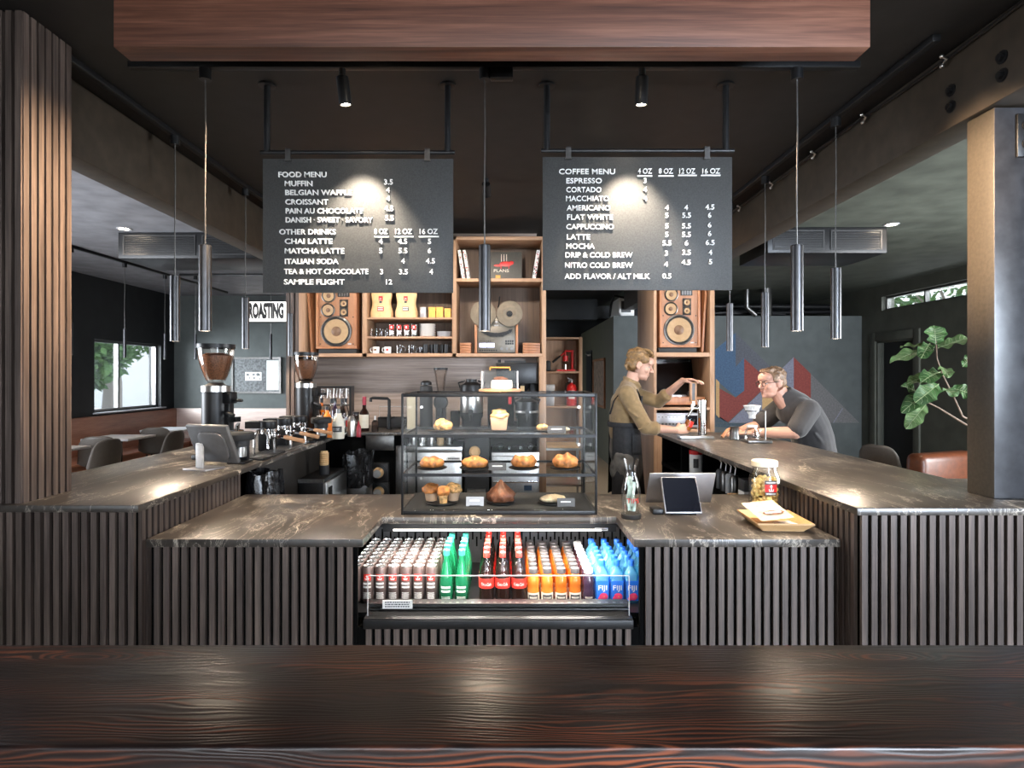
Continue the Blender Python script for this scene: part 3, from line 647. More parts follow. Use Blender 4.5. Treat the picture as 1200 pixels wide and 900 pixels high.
def pendant(label, x, y, ztop=2.155, L=.385, r=.0265, zc=CEIL - .03, group='bar pendant tubes', name='pendant_lamp', power=26):
    t = thing(name, label, 'pendant lamp', (x, y, zc), 0, group)
    mb = MB(); mb.cyl((0, 0, -.05), .026, .05, 14); mb.build('canopy', 'black', t)
    mb = MB(); L0 = zc - ztop; mb.tube([(0, 0, -.05), (.002, 0, -L0 * .35), (-.0015, 0, -L0 * .7), (0, 0, -L0)], .0035, 6); mb.build('cord', 'dsteel', t)
    mb = MB(); b = -L0; mb.lathe([(0, b), (r - .003, b), (r, b - .003), (r, b - L), (r - .004, b - L), (r - .004, b - L + .05), (0, b - L + .05)], 24); mb.build('tube_shade', 'tube', t)
    mb = MB(); mb.cyl((0, 0, b - L + .012), r - .005, .004, 16); mb.build('lamp_lens', 'lampface', t)
    if power: spot('pendant_light', (x, y, ztop - L + .005), (x, y, 0), power, WARM, 150, .9, .02)
    return t
pendant('left pendant tube hanging from the front track, left of the food menu', (240.5 - CX) * YT / F, YT, zc=ZT - .03)
pendant('middle pendant tube hanging between the two menu boards', (568 - CX) * YT / F, YT, zc=ZT - .03)
pendant('right pendant tube hanging from the front track, right of the coffee menu', (934 - CX) * YT / F, YT, zc=ZT - .03)
pendant('nearest pendant tube on the left beam track', -1.945, 3.5)
pendant('second pendant tube on the left beam track, beside the lit sign', -1.965, 4.49)
pendant('farthest pendant tube on the left beam track, in front of the slatted end panel', -1.955, 5.40, 2.13, power=18)
pendant('nearest pendant tube on the right beam track', 1.79, 3.25)
pendant('second pendant tube on the right beam track', 1.82, 4.21)
pendant('farthest pendant tube on the right beam track, beside the tall oak unit', 1.81, 5.05 - .2, power=18)
for (x, y, lb) in ((-4.78, 6.55, 'slim black pendant at the edge of the slatted column'), (-4.78, 7.47, 'slim black pendant before the middle of the left window'), (-4.78, 8.35, 'slim black pendant before the right edge of the left window'),
                   (-4.38, 8.4, 'slim black pendant behind the tall coffee grinder'), (-3.32, 8.4, 'slim black pendant under the lit sign')):
    pendant(lb, x, y, 2.155, .36, .019, group='dining room pendants', power=8)
YM0 = 2.93
def spothead(label, px, py, L, tgt, power):
    x = (px - CX) * YT / F
    t = thing('track_spotlight', label, 'spotlight', (x, YT, ZT - .03), 0, 'menu board spotlights')
    mb = MB(); mb.cyl((0, 0, -.03), .016, .03, 12); mb.build('adapter', 'black', t)
    tilt = tgt
    h = Matrix.Translation((0, 0, -.035)) @ Euler(tilt).to_matrix().to_4x4()
    mb = MB(); mb.lathe([(0, 0), (.026, 0), (.028, -.004), (.028, -.12), (.023, -.12), (.023, -.10), (0, -.10)], 20, T=h); mb.build('housing', 'black', t)
    mb = MB(); mb.cyl((0, 0, -.113), .022, .004, 16, T=h); mb.build('lamp_lens', 'lampface', t)
    p = Vector((x, YT, ZT - .03)) + h @ Vector((0, 0, -.125)); q = Vector((x, YT, ZT - .03)) + h @ Vector((0, 0, -1))
    spot('menu_spot', p, (x + (.06 if px < 600 else -.02), YM0, 1.70), power, (1, .86, .68), 66, .65, .015)
spothead('left track spotlight lighting the food menu board', 401, 98, .1, (R(9), R(-5), 0), 118)
spothead('right track spotlight lighting the coffee menu board', 752.5, 97, .1, (R(9), 0, 0), 118)
def downlight(label, x, y, power, on=True, group='recessed ceiling downlights', ang=110):
    t = thing('recessed_downlight', label, 'downlight', (x, y, CEIL), 0, group)
    mb = MB(); mb.lathe([(.045, 0), (.065, 0), (.065, -.006), (.045, -.004), (.045, 0)], 24); mb.build('trim_ring', 'lgrey', t)
    mb = MB(); mb.cyl((0, 0, -.003), .045, .002, 20); mb.build('lamp_lens', 'lampface', t)
    spot('downlight', (x, y, CEIL - .012), (x, y, 0), power, WARM, ang, .6, .04)
downlight('recessed ceiling downlight beside the left ceiling grille unit', -3.73, 5.82, 22)
downlight('recessed ceiling downlight beside the right ceiling grille unit', 3.64, 5.65, 22)
downlight('added unseen ceiling downlight brightening the hall behind the right menu board', 1.0, 8.6, 80)  # added lamp, hidden by the board, to brighten the hall
# ceiling spotlights added to light the bar, hidden behind boards and header
k = 0
for x, y, tx, ty, tz, pw in ((-1.45, 4.2, -1.45, 5.7, 1.7, 46), (-.75, 4.2, -.7, 5.7, 1.8, 44), (-.15, 4.35, -.1, 5.7, 2.0, 46), (1.25, 4.25, 1.62, 5.7, 1.9, 54),
                         (-1.1, 4.0, -.9, 3.2, 0, 50), (.62, 4.1, .8, 2.9, 0, 52), (.95, 4.1, 1.25, 4.9, 1.2, 34), (-.35, 2.36, -1.9, 2.48, 2.10, 420), (.35, 2.36, 1.97, 2.48, 2.25, 640)):
    t = thing('added_bar_spot', ['added spotlight lighting the left speaker bay', 'added spotlight lighting the coffee bag shelves', 'added spotlight lighting the tape deck bay', 'added spotlight lighting the tall oak unit',
        'added spotlight lighting the left of the pastry case', 'added spotlight lighting the tip carafe side', 'added spotlight lighting the barista', 'added unseen spotlight behind the walnut header aimed at the slatted column', 'added unseen spotlight behind the walnut header aimed at the timber post'][k], 'spotlight', (x, y, CEIL), 0, 'added bar ceiling spotlights')
    dv = (Vector((tx, ty, tz)) - Vector((x, y, CEIL - .05))).normalized()
    h = Matrix.Translation((0, 0, -.06)) @ dv.to_track_quat('-Z', 'Y').to_matrix().to_4x4()
    mb = MB(); mb.cyl((0, 0, -.05), .02, .05, 12); mb.build('adapter', 'black', t)
    mb = MB(); mb.lathe([(0, .03), (.03, .03), (.03, -.07), (.025, -.07), (.025, -.06), (0, -.06)], 16, T=h); mb.build('housing', 'black', t)
    mb = MB(); mb.cyl((0, 0, -.066), .024, .003, 14, T=h); mb.build('lamp_lens', 'lampface', t)
    spot('added_bar_light', Vector((x, y, CEIL)) + h @ Vector((0, 0, -.075)), (tx, ty, tz), pw, NEUT if pw < 200 else (1, .72, .46), 85 if pw < 200 else 46 if pw < 500 else 34, .8 if pw < 200 else 1, .03); k += 1

# grille units on the aisle ceilings
def ac_unit(label, x0, x1, y, z0, dep):
    t = thing('ceiling_air_unit', label, 'air unit', (0, 0, 0))
    mb = MB(); mb.box(x0, x1, y, y + dep, z0, CEIL - .002); mb.build('housing', 'black', t, bevel=.006)
    mid = x0 + (x1 - x0) * .5
    for a, b in ((x0 + .05, mid - .03), (mid + .03, x1 - .05)):
        mb = MB(); z1 = CEIL - .03; 
        mb.box(a, b, y - .008, y, z0 + .03, z0 + .045); mb.box(a, b, y - .008, y, z1 - .015, z1); mb.box(a, a + .015, y - .008, y, z0 + .045, z1 - .015); mb.box(b - .015, b, y - .008, y, z0 + .045, z1 - .015)
        n = 9
        for i in range(n):
            zz = z0 + .05 + (z1 - z0 - .085) * i / (n - 1)
            mb.box(a + .015, b - .015, y - .012, y, zz, zz + .006)
        mb.build('grille', 'blackm', t)
    return t
ac_unit('black twin-grille air unit on the left aisle ceiling', -3.88, -2.27, 5.96, 2.74, .7)
ac_unit('black twin-grille air unit on the right aisle ceiling', 2.51, 3.66, 5.75, 2.75, .7)

# ================================================================== MENU BOARDS
YM = 2.93; KM = YM / F
def mx(px): return (px - CX) * KM
def mz(py): return CZ - (py - CY) * KM
def menu(label, x0, x1, y0, y1, rail, rods, lines):
    t = thing('menu_board', label, 'menu board', (0, 0, 0))
    mb = MB(); mb.box(mx(x0), mx(x1), YM, YM + .012, mz(y1), mz(y0)); mb.build('panel', 'board', t, bevel=.001)
    rz = mz(rail[2])
    mb = MB(); mb.tube([(mx(rail[0]), YM + .005, rz), (mx(rail[1]), YM + .005, rz)], .011, 12); mb.build('rail', 'black', t)
    for px in rods:
        mb = MB(); mb.tube([(mx(px), YM + .005, rz), (mx(px), YM + .005, CEIL - .008)], .0155, 14); r_ = mb.build('rod', 'black', t)
        mb = MB(); mb.cyl((mx(px), YM + .005, CEIL - .010), .04, .009, 20); mb.build('flange', 'black', r_)
    for px in (x0 + (x1 - x0) * .135, x0 + (x1 - x0) * .865):
        mb = MB(); zz = mz(y0); mb.box(mx(px) - .013, mx(px) + .013, YM - .012, YM - .008, zz - .012, rz + .014); mb.box(mx(px) - .013, mx(px) + .013, YM - .012, YM + .022, rz + .011, rz + .016)
        mb.box(mx(px) - .016, mx(px) + .016, YM - .014, YM + .016, zz - .014, zz - .008); mb.build('hanger_clip', 'dsteel', t)
    for row in lines:
        mb = MB()
        for it in row:
            s, a, b, base_ = it[:4]
            cap = .0262 if len(it) < 5 else it[4]
            sz = cap / .727
            if s == '_':
                mb.box(mx(a), mx(b), YM - .010, YM - .002, mz(base_) - .003, mz(base_) + .003); continue
            kw = {'width': (b - a) * KM} if b else {}
            if b: text_front(mb, s, mx(a), YM - .002, mz(base_), sz, .004, bold=.0002, **kw)
            else: text_front(mb, s, mx(a), YM - .002, mz(base_), sz * .98, .004, bold=.0002, align='CENTER', sx=1.08)
        mb.build('menu_line', 'letter', t)
    return t
menu('left hanging menu board reading food menu and other drinks', 308, 531, 186, 343, (305, 533, 178.5), (312.5, 524.5), [
    [('FOOD MENU', 327, 383, 208)], [('MUFFIN', 334.5, 366.5, 218.5), ('3.5', 455.5, 0, 216.5)], [('BELGIAN WAFFLE', 335, 413, 229), ('4', 455, 0, 226)], [('CROISSANT', 335, 385, 240), ('4', 455, 0, 236)],
    [('PAIN AU CHOCOLATE', 335.5, 426, 250.5), ('4.5', 456, 0, 247.5)], [('DANISH · SWEET · SAVORY', 335.5, 437, 261), ('5.5', 456.5, 0, 258.5)],
    [('OTHER DRINKS', 328, 394, 275), ('8 OZ', 439, 454.5, 274.5), ('12 OZ', 463.5, 483, 274.5), ('16 OZ', 492, 513, 274.5), ('_', 439, 456, 277.7), ('_', 462.5, 484.5, 277.7), ('_', 491, 514.5, 277.7)],
    [('CHAI LATTE', 334.5, 390, 286), ('4', 446.5, 0, 286), ('4.5', 472, 0, 286), ('5', 503.5, 0, 286)], [('MATCHA LATTE', 334.5, 404, 297.3), ('5', 446.5, 0, 297), ('5.5', 472.5, 0, 297), ('6', 503.5, 0, 297)],
    [('ITALIAN SODA', 334.5, 397, 309.5), ('4', 472.5, 0, 309), ('4.5', 504.5, 0, 309)], [('TEA & HOT CHOCOLATE', 333.5, 432, 321.3), ('3', 447.5, 0, 321.5), ('3.5', 473, 0, 321.5), ('4', 505.5, 0, 321.5)],
    [('SAMPLE FLIGHT', 333.5, 404, 333.5), ('12', 456.2, 0, 333.5)]])
menu('right hanging menu board reading coffee menu', 636, 858, 184, 340, (634, 860.5, 176.5), (641, 851), [
    [('COFFEE MENU', 655, 720.5, 204.5), ('4 OZ', 747, 763.5, 204), ('8 OZ', 771.5, 788, 204), ('12 OZ', 795.5, 814, 204), ('16 OZ', 822.5, 843, 204), ('_', 746.5, 764, 206.8), ('_', 771, 789, 206.8), ('_', 794, 816, 206.2), ('_', 821, 843.5, 206.2)],
    [('ESPRESSO', 663.5, 705, 215.3), ('3', 755.5, 0, 215)], [('CORTADO', 663.5, 704.5, 225.7), ('4', 755.5, 0, 225.5)], [('MACCHIATO', 663, 713.5, 236), ('4', 755.5, 0, 236)],
    [('AMERICANO', 664, 715, 247), ('4', 781, 0, 246.5), ('4', 803.5, 0, 246.5), ('4.5', 831.2, 0, 246)], [('FLAT WHITE', 664.5, 718, 257.7), ('5', 781, 0, 255.5), ('5.5', 804, 0, 255.5), ('6', 831, 0, 255.5)],
    [('CAPPUCCINO', 663.5, 719, 269), ('5', 781, 0, 268), ('5.5', 804, 0, 268), ('6', 831, 0, 267)], [('LATTE', 664, 691.5, 281), ('5', 781, 0, 278), ('5.5', 804, 0, 278), ('6', 831, 0, 277)],
    [('MOCHA', 663.5, 696.5, 291.7), ('5.5', 781.2, 0, 288), ('6', 804, 0, 288), ('6.5', 831.5, 0, 287.5)], [('DRIP & COLD BREW', 662.5, 741, 302), ('3', 780.5, 0, 300), ('3.5', 804, 0, 299), ('4', 831.7, 0, 299)],
    [('NITRO COLD BREW', 662, 741, 314), ('4', 780, 0, 313), ('4.5', 803.5, 0, 310.5), ('5', 832, 0, 310)], [('ADD FLAVOR / ALT MILK', 661.5, 761, 327), ('0.5', 781, 0, 326.5)]])
tag(MB().tube([(mx(689), YM + .05, mz(184.3)), (mx(741), YM + .05, mz(184.3))], .0045, 8).build('light_bar', 'steel'), 'thin bright rod behind top edge of the coffee menu board', 'rod') if False else None
# ================================================================== BACK-BAR OAK UNIT (front Y 5.6)
YU = 5.6; KU = YU / F; YUB = 6.018
def ux(px): return (px - CX) * KU
def uz(py): return CZ - (py - CY) * KU
def U(mb, px0, px1, py0, py1, y0=YU, y1=YUB, mi=0): mb.box(ux(px0), ux(px1), y0, y1, uz(py1), uz(py0), mi)
# left wall cabinet with three bays
t = thing('oak_cabinet', 'long oak wall cabinet with open bays above the back counter', 'cabinet', (0, 0, 0))
for a, b in ((350, 358), (424.5, 430), (529.8, 534.8), (635, 640)): mb = MB(); U(mb, a, b, 277, 418); mb.build('upright', 'shelf', t, bevel=.002)
mb = MB(); U(mb, 358, 635, 414, 418); mb.build('bottom_board', 'shelfh', t, bevel=.002)
mb = MB(); U(mb, 358, 635, 277, 281); mb.build('top_board', 'shelfh', t, bevel=.002)
for a, b, y0, y1 in ((430, 529.8, 371.8, 374), (430, 529.8, 394.3, 396.6), (534.8, 635, 326, 330), (430, 529.8, 330, 333), (358, 424.5, 316, 320)):
    mb = MB(); U(mb, a, b, y0, y1, YU + .004); mb.build('shelf', 'shelfh', t, bevel=.002)
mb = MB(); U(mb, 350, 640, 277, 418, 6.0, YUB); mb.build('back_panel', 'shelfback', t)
t = tag(MB().box(.302, .366, 5.56, 6.02, 0, uz(418) - .002).build('end_panel', 'shelf', bevel=.003), 'tall oak end panel running from floor up to the wall cabinet', 'panel')
# slatted end panel left of the cabinet
t = thing('slatted_end_panel', 'dark vertical slat panel left of the oak wall cabinet', 'panel', (0, 0, 0))
mb = MB(); mb.box(-2.085, ux(350) - .004, 5.64, 6.015, HB, CEIL - .004); mb.build('core', 'slatback', t)
mb = MB(); slat_run(mb, 'X', -2.085, ux(350) - .004, 5.64, HB, CEIL - .004, -1, .0430, .030); mb.build('slat_panel', 'slat', t)

# right tall unit
t = thing('tall_unit', 'tall oak shelving unit behind the barista, holding speaker and turntable', 'shelf unit', (0, 0, 0))
YT2 = 6.29
for a, b in ((1.376, 1.404), (ux(832), ux(837.5))): mb = MB(); mb.box(a, b, YU, YT2, 0, 2.93); mb.build('side_panel', 'shelf', t, bevel=.002)
for y0, y1, nm in ((413, 418, 'shelf'), (477.5, 480.5, 'shelf'), (503, 508, 'shelf'), (276, 281, 'shelf')):
    mb = MB(); mb.box(1.404, ux(832), YU + .003, YT2 - .02, uz(y1), uz(y0)); mb.build(nm, 'shelfh', t, bevel=.002)
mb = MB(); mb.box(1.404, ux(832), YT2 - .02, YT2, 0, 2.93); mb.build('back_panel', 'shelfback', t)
mb = MB(); mb.box(1.404, ux(832), YU + .01, YU + .03, .06, uz(508)); mb.build('door', 'shelf', t, bevel=.002)

# speakers -----------------------------------------------------------
def speaker(label, cx_px, zb, side, yf=YU + .03):
    """vintage five-driver speaker; side=-1 mirrors the tweeters"""
    w_, h_, d_ = .385, .64, .34
    t = thing('loudspeaker', label, 'speaker', (ux(cx_px), yf, zb), 0, 'vintage wooden loudspeakers')
    mb = MB(); f = .022
    mb.box(-w_ / 2, w_ / 2, 0, d_, 0, f); mb.box(-w_ / 2, w_ / 2, 0, d_, h_ - f, h_); mb.box(-w_ / 2, -w_ / 2 + f, 0, d_, f, h_ - f); mb.box(w_ / 2 - f, w_ / 2, 0, d_, f, h_ - f)
    mb.box(-w_ / 2 + f, w_ / 2 - f, d_ - .02, d_, f, h_ - f); mb.build('cabinet', 'spk', t, bevel=.003)
    mb = MB(); mb.box(-w_ / 2 + f, w_ / 2 - f, .018, .035, f, h_ - f); mb.build('baffle', 'baffle', t)
    def driver(nm, x, z, r, square=False):
        FR = Matrix.Translation((x, .018, z)) @ Matrix.Rotation(R(90), 4, 'X')
        mb = MB()
        if square: mb.box(x - r * 1.15, x + r * 1.15, .008, .018, z - r * 1.15, z + r * 1.15, 0)
        if square: FR = FR @ Matrix.Translation((0, 0, .010))
        mb.lathe([(r * .95, .004), (r * .97, .012), (r * 1.04, .010), (r * 1.07, 0)], 36, mi=3, T=FR)
        mb.lathe([(r * .82, .006), (r * .88, .0105), (r * .95, .006)], 36, mi=0, T=FR)
        mb.lathe([(r * .30, .0012), (r * .83, .0085)], 36, mi=1, T=FR)
        mb.lathe([(0, r * .1 + .004), (r * .18, r * .08 + .004), (r * .34, .0014)][::-1], 24, mi=2, T=FR)
        mb.build(nm, ['rubber', 'cone', 'conedk', 'dsteel'], t)
    s = side
    driver('woofer', -.005 * s, .165, .138); driver('midrange', -.083 * s, .365, .062); driver('midrange', -.078 * s, .50, .062)
    driver('tweeter', .068 * s, .345, .034, True); driver('tweeter', .068 * s, .425, .034, True)
    mb = MB(); mb.box(.03 * s - .02, .03 * s + .09, .010, .018, .49, .55)
    for i in range(4): mb.box(.03 * s - .01 + i * .024, .03 * s + .006 + i * .024, .006, .010, .497, .543, 1)
    mb.build('horn_tweeter', ['rubber', 'dsteel'], t)
    mb = MB()
    for xx in (-.155, .155):
        for zz in (.045, .30):
            mb.lathe([(0, .004), (.006, .003), (.006, 0)], 8, T=Matrix.Translation((xx, .018, zz)) @ Matrix.Rotation(R(90), 4, 'X'))
    mb.box(.12 * s - .016, .12 * s + .016, .0165, .018, .040, .052, 1)
    mb.build('badge', ['rubber', 'lgrey'], t)
    return t
def plinth(label, cx_px, z0, z1, w_=.36): tag(MB().box(ux(cx_px) - w_ / 2, ux(cx_px) + w_ / 2, YU + .05, YU + .34, z0, z1).build('speaker_plinth', 'blackm', bevel=.003), label, 'plinth')
plinth('black plinth under the left loudspeaker in the wall cabinet', 394, uz(414) + .001, uz(408.6))
speaker('vintage walnut loudspeaker in the left bay of the wall cabinet', 393, uz(408.6) + .001, 1)
plinth('black plinth under the right loudspeaker in the tall unit', 796, uz(413) + .001, uz(407))
speaker('vintage walnut loudspeaker at top of the tall oak unit', 798, uz(407) + .001, 1)
def grille_board(label, px0, px1, zb, lean):
    mb = MB(); w_ = .02; mb.box(-w_ / 2, w_ / 2, 0, .30, 0, .60)
    tag(mb.build('speaker_grille', 'spk', loc=((ux(px0) + ux(px1)) / 2, YU + .03, zb + .006), rot=(0, lean, 0), bevel=.003), label, 'speaker grille')
grille_board('brown removable speaker cover leaning left of the left loudspeaker', 363.6, 364.4, uz(414) + .0015, R(-3.6))
grille_board('brown removable speaker cover leaning right of the right loudspeaker', 824.4, 824.8, uz(413) + .0015, R(3.3))

# centre bay: books, record sleeve, tape deck, coasters -----------------
def book(label, px, z, th, h, lean, seed):
    rd = random.Random(seed); t = thing('photo_book', label, 'book', (ux(px), YU + .03, z), 0, 'patterned books on the top shelf')
    mb = MB(); mb.box(-th / 2, th / 2, 0, .22, 0, h)
    for i in range(26):
        zz = rd.uniform(.01, h - .02); xx = rd.uniform(-th / 2, th / 2 - .006); mb.box(xx, xx + rd.uniform(.004, .01), -.0012, 0, zz, zz + rd.uniform(.006, .014), rd.choice((1, 1, 2)))
    c = mb.build('cover', ['white', 'bcap', 'red'], t); c.rotation_euler = (0, lean, 0); c.location = (0, 0, abs(math.sin(lean)) * th / 2)
zs = uz(326) + .001
book('black and white speckled book leaning at far left of the top shelf', 543, zs, .030, .27, R(-9), 1)
book('red and white speckled book leaning second on the top shelf', 548.8, zs, .026, .27, R(-9), 2)
book('speckled book leaning at right end of the top shelf', 626, zs, .030, .27, R(9), 3)
t = thing('record_sleeve', 'dark record sleeve with red animal picture standing on the top shelf', 'record', (ux(587), YU + .16, zs), 0)
W2 = .20; mb = MB(); mb.box(-W2 * .93, W2, 0, .006, 0, .285); mb.build('sleeve', 'poster', t, rot=(R(-6), 0, 0))
mb = MB(); mb.ell((.045, -.004, .165), (.062, .003, .026)); mb.ell((.10, -.004, .175), (.022, .003, .020)); mb.box(-.005, .005, -.005, 0, .12, .15); mb.box(.07, .08, -.005, 0, .12, .15); mb.ell((-.03, -.004, .15), (.04, .002, .012))
mb.build('printed_animal', 'red', t, rot=(R(-6), 0, 0))
mb = MB(); text_front(mb, 'PLANS', -.07, -.001, .085, .042, .0008, width=.145)
for xx in (-.0, .025, .05): mb.box(xx, xx + .006, -.002, 0, .19, .262)
mb.build('printed_title', 'cream_lab', t, rot=(R(-6), 0, 0))
mb = MB(); mb.cbox((0, 0, .018), (.045, .03, .036)); tag(mb.build('small_card_box', 'amber', loc=(ux(583.5), YU + .06, zs), bevel=.002), 'tiny amber block in front of the record sleeve', 'box')
# tape deck
zd = uz(414) + .001
t = thing('tape_deck', 'reel to reel tape deck with two bronze reels in the cabinet bay', 'tape deck', (ux(581.5), YU + .07, zd), 0)
mb = MB(); mb.box(-.183, .183, .02, .24, .006, .262); mb.build('body', 'deck', t, bevel=.004)
for s in (-1, 1): mb = MB(); mb.box(s * .195 - .012, s * .195 + .012, 0, .25, .0, .275); mb.build('wood_cheek', 'spk', t, bevel=.003)
mb = MB(); mb.box(-.178, .178, .012, .02, .012, .258); mb.prism([(-.09, .258), (.09, .258), (.035, .34), (-.035, .34)], .016, .05, 'XZ'); mb.build('faceplate', 'deck', t, bevel=.002)
for s in (-1, 1):
    T_ = Matrix.Translation((s * .1255, -.004, .376)) @ Matrix.Rotation(R(90), 4, 'X')
    rl = MB(); rl.lathe([(.03, .010), (.120, .010), (.1225, .008), (.1225, .004), (.03, .004)], 44, T=T_); rl.lathe([(.03, -.012), (.1225, -.012), (.1225, -.006), (.03, -.006)], 44, T=T_)
    rl.lathe([(.092, -.006), (.092, .004)], 44, T=T_, mi=1); rl.lathe([(.045, .0102), (.060, .0125), (.075, .0102)], 44, T=T_)
    r_ = rl.build('tape_reel', ['reel', 'conedk'], t)
    mb = MB(); mb.cyl((0, 0, -.03), .028, .045, 20, T=T_); mb.cyl((0, 0, .015), .016, .012, 6, T=T_); mb.build('hub', 'black', r_)
mb = MB(); mb.tube([(0, .12, .26), (.01, .14, .40), (.03, .16, .56)], .006, 8); mb.build('cable', 'black', t)
mb = MB(); mb.prism([(-.155, .232), (-.13, .195), (-.06, .160), (.06, .160), (.13, .195), (.155, .232), (.10, .212), (0, .190), (-.10, .212)], .002, .012)
for x_, z_, r_ in ((-.13, .212, .016), (-.07, .186, .014), (0, .176, .020), (.07, .186, .014), (.13, .212, .016)): mb.cyl((0, 0, 0), r_, .016, 14, T=Matrix.Translation((x_, .006, z_)) @ Matrix.Rotation(R(90), 4, 'X'))
mb.build('head_cover', 'black', t)
mb = MB(); mb.box(-.02, .02, .004, .012, .262, .272); mb.cyl((0, 0, 0), .012, .01, 12, T=Matrix.Translation((0, .016, .30)) @ Matrix.Rotation(R(90), 4, 'X')); mb.build('tape_counter', 'alum', t)
for x_ in (-.127, -.052): mb = MB(); mb.box(x_ - .034, x_ + .034, .009, .012, .058, .098); mb.build('level_meter', 'meter', t)
mb = MB()
for i in range(4): mb.box(.085 + i * .021, .101 + i * .021, .006, .012, .085, .103); mb.box(.085 + i * .021, .101 + i * .021, .006, .012, .108, .126)
for i in range(8): mb.box(-.16 + i * .022, -.147 + i * .022, .004, .012, .022, .036)
for i in range(6): mb.box(-.16 + i * .02, -.152 + i * .02, .007, .012, .112, .124)
mb.build('key_row', 'black', t)
for x_, z_, r_ in ((.05, .045, .014), (.10, .045, .011), (.145, .045, .014)): mb = MB(); mb.cyl((0, 0, 0), r_, .018, 14, T=Matrix.Translation((x_, .012, z_)) @ Matrix.Rotation(R(90), 4, 'X')); mb.build('knob', 'dsteel', t)
def stack(kind, label_fn, n, loc, h, builder, cat, group):
    for i in range(n):
        o = builder() if i == 0 else o0.copy()
        if i == 0: o0 = o
        else: COL.objects.link(o)
        o.location = (loc[0], loc[1], loc[2] + i * h); tag(o, label_fn(i), cat, group)
posn = ['bottom', 'second from bottom', 'third from bottom', 'fourth from bottom', 'fifth from bottom', 'sixth from bottom', 'seventh from bottom', 'eighth from bottom', 'ninth from bottom', 'tenth from bottom']
def coaster(w_):
    return lambda: MB().cbox((0, 0, .0125), (w_, .18, .0245)).build('wooden_tray', 'spk', bevel=.005)
stack('wooden_tray', lambda i: f'{posn[i] if i < 3 else "top"} wooden tray stacked left of the tape deck', 4, (ux(545), YU + .13, zd), .025, coaster(.105), 'tray', 'trays left of the tape deck')
stack('wooden_tray', lambda i: f'{posn[i] if i < 3 else "top"} wooden tray stacked right of the tape deck', 4, (ux(623), YU + .13, zd), .025, coaster(.165), 'tray', 'trays right of the tape deck')

# middle bay: coffee bags, boxes, glasses, plates, mugs ------------------
za = uz(371.8) + .001
def coffee_bag(label, px, lab):
    t = thing('coffee_bag', label, 'coffee bag', (ux(px), YU + .12, za), 0, 'kraft coffee bags')
    def fn(u, v):
        a = 2 * PI * u; w_ = .102 - .012 * v + .008 * math.sin(v * 9); d_ = .05 * (1 - .75 * max(0, v - .55) / .45)
        p = 4; c, s = math.cos(a), math.sin(a)
        rx = math.copysign(abs(c) ** .6, c) * w_; ry = math.copysign(abs(s) ** .7, s) * d_
        return (rx, ry, v * .26 + .006 * math.sin(6 * a) * v)
    mb = MB(); mb.grid(fn, 32, 12); mb.add([(-.1, -.02, 0), (.1, -.02, 0), (.1, .02, 0), (-.1, .02, 0)], [(0, 1, 2, 3)])
    mb.box(-.09, .09, -.010, .012, .255, .275); mb.build('bag', 'kraft', t)
    mb = MB(); mb.box(-.018, .018, -.058, -.05, .165, .205, 0); mb.box(-.012, .012, -.060, -.056, .14, .16, 1)
    mb.box(-.03, .03, -.060, -.05, .065, .105, 2)
    text_front(mb, 'JS', -.013, -.058, .172, .026, .0006, 3, width=.024)
    strokes(mb, .05, .035, 2, px, lambda u, v, du, dv: mb.box(u, u + du, -.0615, -.06, .068 + v, .068 + v + dv, 3))
    mb.build('bag_label', ['red', 'bcap', lab, 'white'], t)
coffee_bag('kraft coffee bag with red label, left of two on the shelf', 444.3, 'redc')
coffee_bag('kraft coffee bag with dark blue label, right of two on the shelf', 474, 'bcap')
def carton(label, px, m, w_, h, y=YU + .08):
    t = thing('drink_carton', label, 'box', (ux(px), y, za), 0)
    mb = MB(); mb.cbox((0, 0, h * .36), (w_, .07, h * .72)); mb.build('box_base', m, t, bevel=.002)
    mb = MB(); mb.cbox((0, 0, h * .86), (w_ * 1.06, .075, h * .27)); mb.build('box_lid', m, t, bevel=.002)
carton('grey lidded tin at left of the small boxes', 495, 'alum', .055, .10); carton('amber lidded box beside the grey tin', 505.5, 'amber', .062, .10)
carton('amber lidded box in middle of the amber row', 514.5, 'amber', .062, .10); carton('smaller amber lidded box at right end of the amber row', 524, 'amber', .056, .088)
zb = uz(394.3) + .001
def tumbler(label, px, z, r=.022, h=.075, y=YU + .06, g='small shot glasses on the shelf'):
    t = MB().lathe([(0, .006), (r * .8, .006), (r * .93, h), (r, h), (r * .86, 0), (0, 0)], 16).build('shot_glass', 'glass', loc=(ux(px), y, z))
    return tag(t, label, 'glass', g)
for i in range(4): tumbler(f'{ordinal(i)} small clear glass from left on the middle shelf', 432.8 + i * 6.3, zb)
def logo_glass(label, px):
    t = thing('logo_glass', label, 'glass', (ux(px), YU + .06, zb), 0, 'glasses with red and white print')
    MB().lathe([(0, .006), (.029, .006), (.033, .115), (.036, .115), (.032, 0), (0, 0)], 18).build('tumbler', 'glass', t)
    mb = MB(); arc_patch(mb, .0352, R(-125), R(-55), .068, .108, 8, 0); arc_patch(mb, .0345, R(-120), R(-60), .02, .055, 8, 1); arc_patch(mb, .0360, R(-100), R(-80), .078, .098, 4, 1); mb.build('printed_mark', ['redc', 'white'], t)
for i in range(4): logo_glass(f'{ordinal(i)} red printed glass from left on the middle shelf', 458 + i * 8.8)
def plate(): return MB().lathe([(0, .004), (.06, .004), (.075, .010), (.078, .010), (.062, 0), (0, 0)], 24).build('saucer', 'white')
stack('saucer', lambda i: f'{posn[i] if i < 9 else "top"} white saucer in the taller plate stack', 10, (ux(499.5), YU + .1, zb), .0125, plate, 'saucer', 'white saucers in a tall stack')
def splate(): return MB().lathe([(0, .004), (.065, .004), (.07, .009), (.073, .009), (.066, 0), (0, 0)], 24).build('saucer', 'lgrey')
